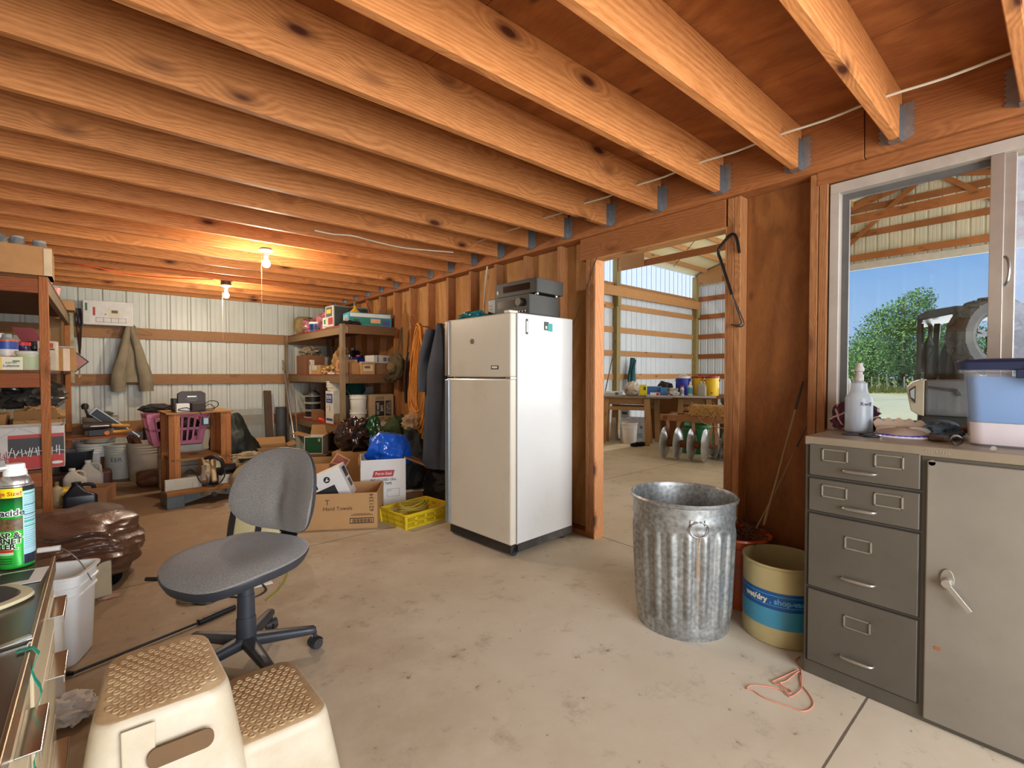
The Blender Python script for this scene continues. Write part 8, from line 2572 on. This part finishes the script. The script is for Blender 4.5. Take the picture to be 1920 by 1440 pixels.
B().prism([(vx(1733), vz(712)), (vx(1732), vz(640)), (vx(1742), vz(622)), (vx(1752), vz(640)), (vx(1758), vz(712))], (0, 0.22, 0), (1, 0, 0), (0, 0, 1), (0, 1, 0), 0.08).obj('mirror_housing', VBK, uv, bevel=0.02)


def wheel(par, c, r_, w_, lugs, ax='y', label=None):
    t = B()
    n_ = 60
    prof = [(r_ * 0.60, -w_ * 0.42), (r_ * 0.72, -w_ * 0.5), (r_ * 0.90, -w_ * 0.48), (r_ * 0.955, -w_ * 0.36), (r_ * 0.965, 0), (r_ * 0.955, w_ * 0.36), (r_ * 0.90, w_ * 0.48), (r_ * 0.72, w_ * 0.5), (r_ * 0.60, w_ * 0.42)]
    t.lathe(prof, n_, close=False)
    for k in range(lugs):
        a = 2 * PI * k / lugs
        for s_ in (-1, 1):
            a2 = a + (PI / lugs if s_ > 0 else 0)
            c1 = Vector((r_ * 0.90 * math.cos(a2), r_ * 0.90 * math.sin(a2), s_ * w_ * 0.47))
            c2 = Vector((r_ * 0.99 * math.cos(a2 + 0.06), r_ * 0.99 * math.sin(a2 + 0.06), s_ * w_ * 0.22))
            c3 = Vector((r_ * 0.985 * math.cos(a2 - 0.03), r_ * 0.985 * math.sin(a2 - 0.03), 0.0))
            t.beam(c1, c2, r_ * 0.10, r_ * 0.06, up=(math.cos(a2), math.sin(a2), 0))
            t.beam(c2, c3, r_ * 0.09, r_ * 0.05, up=(math.cos(a2), math.sin(a2), 0))
    rim = B().lathe([(r_ * 0.62, -w_ * 0.44), (r_ * 0.60, -w_ * 0.40), (r_ * 0.55, -w_ * 0.30), (r_ * 0.54, w_ * 0.3), (r_ * 0.60, w_ * 0.44)], n_, close=False)
    sp = B()
    for k in range(5):
        a = 2 * PI * k / 5 + 0.5
        for da in (-0.12, 0.12):
            sp.beam((0.05 * math.cos(a), 0.05 * math.sin(a), -w_ * 0.18), (r_ * 0.56 * math.cos(a + da), r_ * 0.56 * math.sin(a + da), -w_ * 0.30), 0.025, 0.03, up=(0, 0, 1))
    sp.cyl((0, 0, -w_ * 0.28), (0, 0, -w_ * 0.05), 0.06, n=20)
    out = []
    for b, nm, m_ in ((t, 'tyre', M('484646', 0.7, 0, 0.2, 12, dirt=0.25, dirtc='8c887c')), (rim, 'rim', M('2c2e32', 0.3, 0.6)), (sp, 'spokes', M('3a3c40', 0.3, 0.6))):
        b.v = [Vector((c[0] + p.x, c[1] + p.z, c[2] + p.y)) for p in b.v]
        out.append((nm, b, m_))
    ty = out[0][1].obj('tyre', out[0][2], par)
    for nm, b, m_ in out[1:]:
        b.obj(nm, m_, ty)
    if label:
        ty['label'] = label
    return ty


VA = YAW + R(40)
LX, LY = Vector((math.cos(VA), -math.sin(VA), 0)), Vector((math.sin(VA), math.cos(VA), 0))


def vpt(u, v, d):
    p = dep(u, v, d) - Vector((vb.x, vb.y, 0))
    return (p.dot(LX), p.dot(LY), p.z)


c = vpt(1858, 630, 4.4)
sw_ = wheel(uv, (0, 0, 0), 0.355, 0.22, 17, label='knobbly spare wheel')
sw_.location = c
sw_.rotation_euler = (0, 0, R(38))
B().beam((c[0], c[1] + 0.05, c[2]), (c[0] + 0.1, 0.35, c[2] - 0.3), 0.06, 0.06).obj('wheel_carrier', VBK, uv)
for x, y in ((-0.15, 0.02), (-0.15, 0.95), (1.0, 0.02), (1.0, 0.95)):
    wheel(uv, (x, y, 0.345), 0.34, 0.24, 15)
for x in (-0.15, 1.0):
    B().cyl((x, 0.0, 0.345), (x, 1.0, 0.345), 0.04, n=12).obj('axle', VBK, uv)

wt = thing('water_tank', 'white tank with a yellow base at the left edge of the window view', 'tank', dep(1572, 701, 6.2) * 1.0)
wt.location.z = 0
B().lathe([(0.12, 0.80), (0.15, 0.86), (0.155, 1.08), (0.12, 1.18), (0.05, 1.22), (0, 1.22)], 28).obj('tank_body', M('c9c6bc', 0.4), wt, smooth=True)
B().lathe([(0.16, 0.62), (0.17, 0.64), (0.16, 0.80), (0.12, 0.80)], 28).obj('band', M('d8b424', 0.4), wt, smooth=True)
B().cyl((0, 0, 0), (0, 0, 0.64), 0.13, n=24).obj('stand', VBK, wt, smooth=True)

# ---- trees and fence outside
LEAF = NT('tree_leaves')
v = LEAF.coords()
n1 = LEAF.noise(v, 0.9, 5, 0.65)
n2 = LEAF.noise(v, 9, 2, 0.6)
cc = LEAF.ramp(LEAF.math('ADD', LEAF.math('MULTIPLY', n1, 0.5), LEAF.math('MULTIPLY', n2, 0.5)), [(0.32, srgb('3c6430')), (0.5, srgb('6c9a4c')), (0.66, srgb('a8c468'))])
LEAF.link(cc, LEAF.p.inputs['Base Color'])
LEAF.p.inputs['Roughness'].default_value = 0.7
LEAF.p.inputs['Subsurface Weight'].default_value = 0.0
BARK = M('5a4a38', 0.9, 0, 0.3)
r5 = random.Random(11)


def tree(label, pos, blobs, leaf=0.24, n_=1300):
    t_ = thing('tree', label, 'tree', (pos.x, pos.y, 0))
    b = B()
    vs, fs = [], []
    for (bx, by, bz, br) in blobs:
        for k in range(int(n_ * br * br / 4)):
            d_ = Vector((r5.gauss(0, 1), r5.gauss(0, 1), r5.gauss(0, 1))).normalized()
            rr_ = br * (0.62 + 0.45 * r5.random() ** 0.7) * (1 + 0.22 * noise.noise(d_ * 2.2 + Vector((bx, by, bz))))
            p = Vector((bx, by, bz)) + d_ * rr_
            if p.z < 0.2:
                continue
            a_ = Vector((r5.gauss(0, 1), r5.gauss(0, 1), r5.gauss(0, 1))).normalized() * leaf * r5.uniform(0.6, 1.2)
            c_ = a_.cross(d_ + Vector((0.1, 0.2, 0.9))).normalized() * leaf * 0.5
            i = len(vs)
            vs += [p - a_ * 0.5, p + c_ * 0.5, p + a_ * 0.5, p - c_ * 0.5]
            fs.append((i, i + 1, i + 2, i + 3))
    b.add(vs, fs)
    b.obj('foliage', LEAF.m, t_)
    top = max(bz for _, _, bz, _ in blobs)
    tr_ = B().tube([(0, 0, 0), (0.1, 0, top * 0.5), (blobs[0][0] * 0.5, 0, top)], [0.28, 0.2, 0.06], 10)
    for (bx, by, bz, br) in blobs:
        tr_.tube([(0.05, 0, top * 0.35), (bx * 0.6, by * 0.6, bz * 0.8), (bx, by, bz)], [0.12, 0.08, 0.03], 6)
    tr_.obj('trunk', BARK, t_)
    return t_


def tp(u, d):
    p = dep(u, 701, d)
    p.z = 0
    return p


tree('tall broad tree with a leaning yellow-green top outside the shed', tp(1690, 40), [(1.0, -0.5, 6.6, 1.5), (0.2, 0.3, 5.6, 1.9), (-1.2, 1.0, 4.6, 1.9), (-0.2, 0.0, 3.4, 2.4), (1.6, -1.2, 3.6, 2.2), (-1.6, 1.6, 2.4, 1.9), (0.4, 0, 1.6, 2.2), (2.2, -2, 1.8, 2.0), (1.7, -1.0, 7.6, 0.9)], 0.26, 1900)
tree('smaller rounded tree behind and right of the tall leaning one', tp(1760, 46), [(0, 0, 5.6, 1.9), (1, -1, 4.4, 2.2), (-1, 1, 4.2, 2.0), (0, 0, 2.4, 2.6)], 0.28, 1200)
tree('low bushy tree at the left edge of the window view', tp(1592, 42), [(0, 0, 3.2, 1.5), (0.9, -0.8, 2.6, 1.6), (-0.9, 0.8, 2.3, 1.5), (0.2, 0, 1.3, 1.7)], 0.24, 1600)
tree('bushy tree filling the gap between the low tree and the tall one', tp(1626, 38), [(0, 0, 3.0, 1.4), (0.3, -0.3, 1.6, 1.6), (-0.7, 0.7, 1.5, 1.4)], 0.24, 1600)
tree('distant tree hidden mostly behind the vehicle', tp(1830, 50), [(0, 0, 4.0, 2.4), (1.5, -1, 3.0, 2.4), (-1.5, 1, 3, 2.3)], 0.3, 900)
FP = M('b0a490', 0.8, 0, 0.15)
r6 = random.Random(8)
for k in range(12):
    u = 1588 + 15.5 * k
    p = tp(u, 33)
    o = B().beam((0, 0, -0.05), (0.10 * r6.uniform(-1.0, 0.3), 0.15 * r6.uniform(-0.3, 1.2), 1.05), 0.07, 0.07).obj('fence_post', FP, loc=p)
    tag(o, ['first', 'second', 'third', 'fourth', 'fifth', 'sixth', 'seventh', 'eighth', 'ninth', 'tenth', 'eleventh', 'twelfth', 'thirteenth', 'fourteenth', 'fifteenth', 'sixteenth'][k] + ' pale wooden fence post from the left in the row below the trees', 'post', 'fence posts below the trees')
fw = thing('fence_wire', 'thin wires strung along the fence posts below the trees', 'wire', tp(1588, 33))
for z in (0.4, 0.85):
    B().tube([(0, 0, z), tuple(tp(1588 + 15.5 * 11, 33) - tp(1588, 33) + Vector((0, 0, z)))], 0.008, 4).obj('strand', DULLST, fw)
gq = B()
for k in range(2600):
    u = r6.uniform(1540, 1900)
    p = tp(u, r6.uniform(31, 38))
    h = r6.uniform(0.15, 0.45)
    sx_ = r6.uniform(-.1, .1)
    gq.add([(p.x - 0.03, p.y + 0.03, 0), (p.x + 0.03, p.y - 0.03, 0), (p.x + sx_, p.y + sx_, h)], [(0, 1, 2)])
one('tall_grass', 'strip of tall dry grass along the fence line', 'grass', gq, M('9a9440', 0.9, 0, 0.3, 2), kind='stuff')
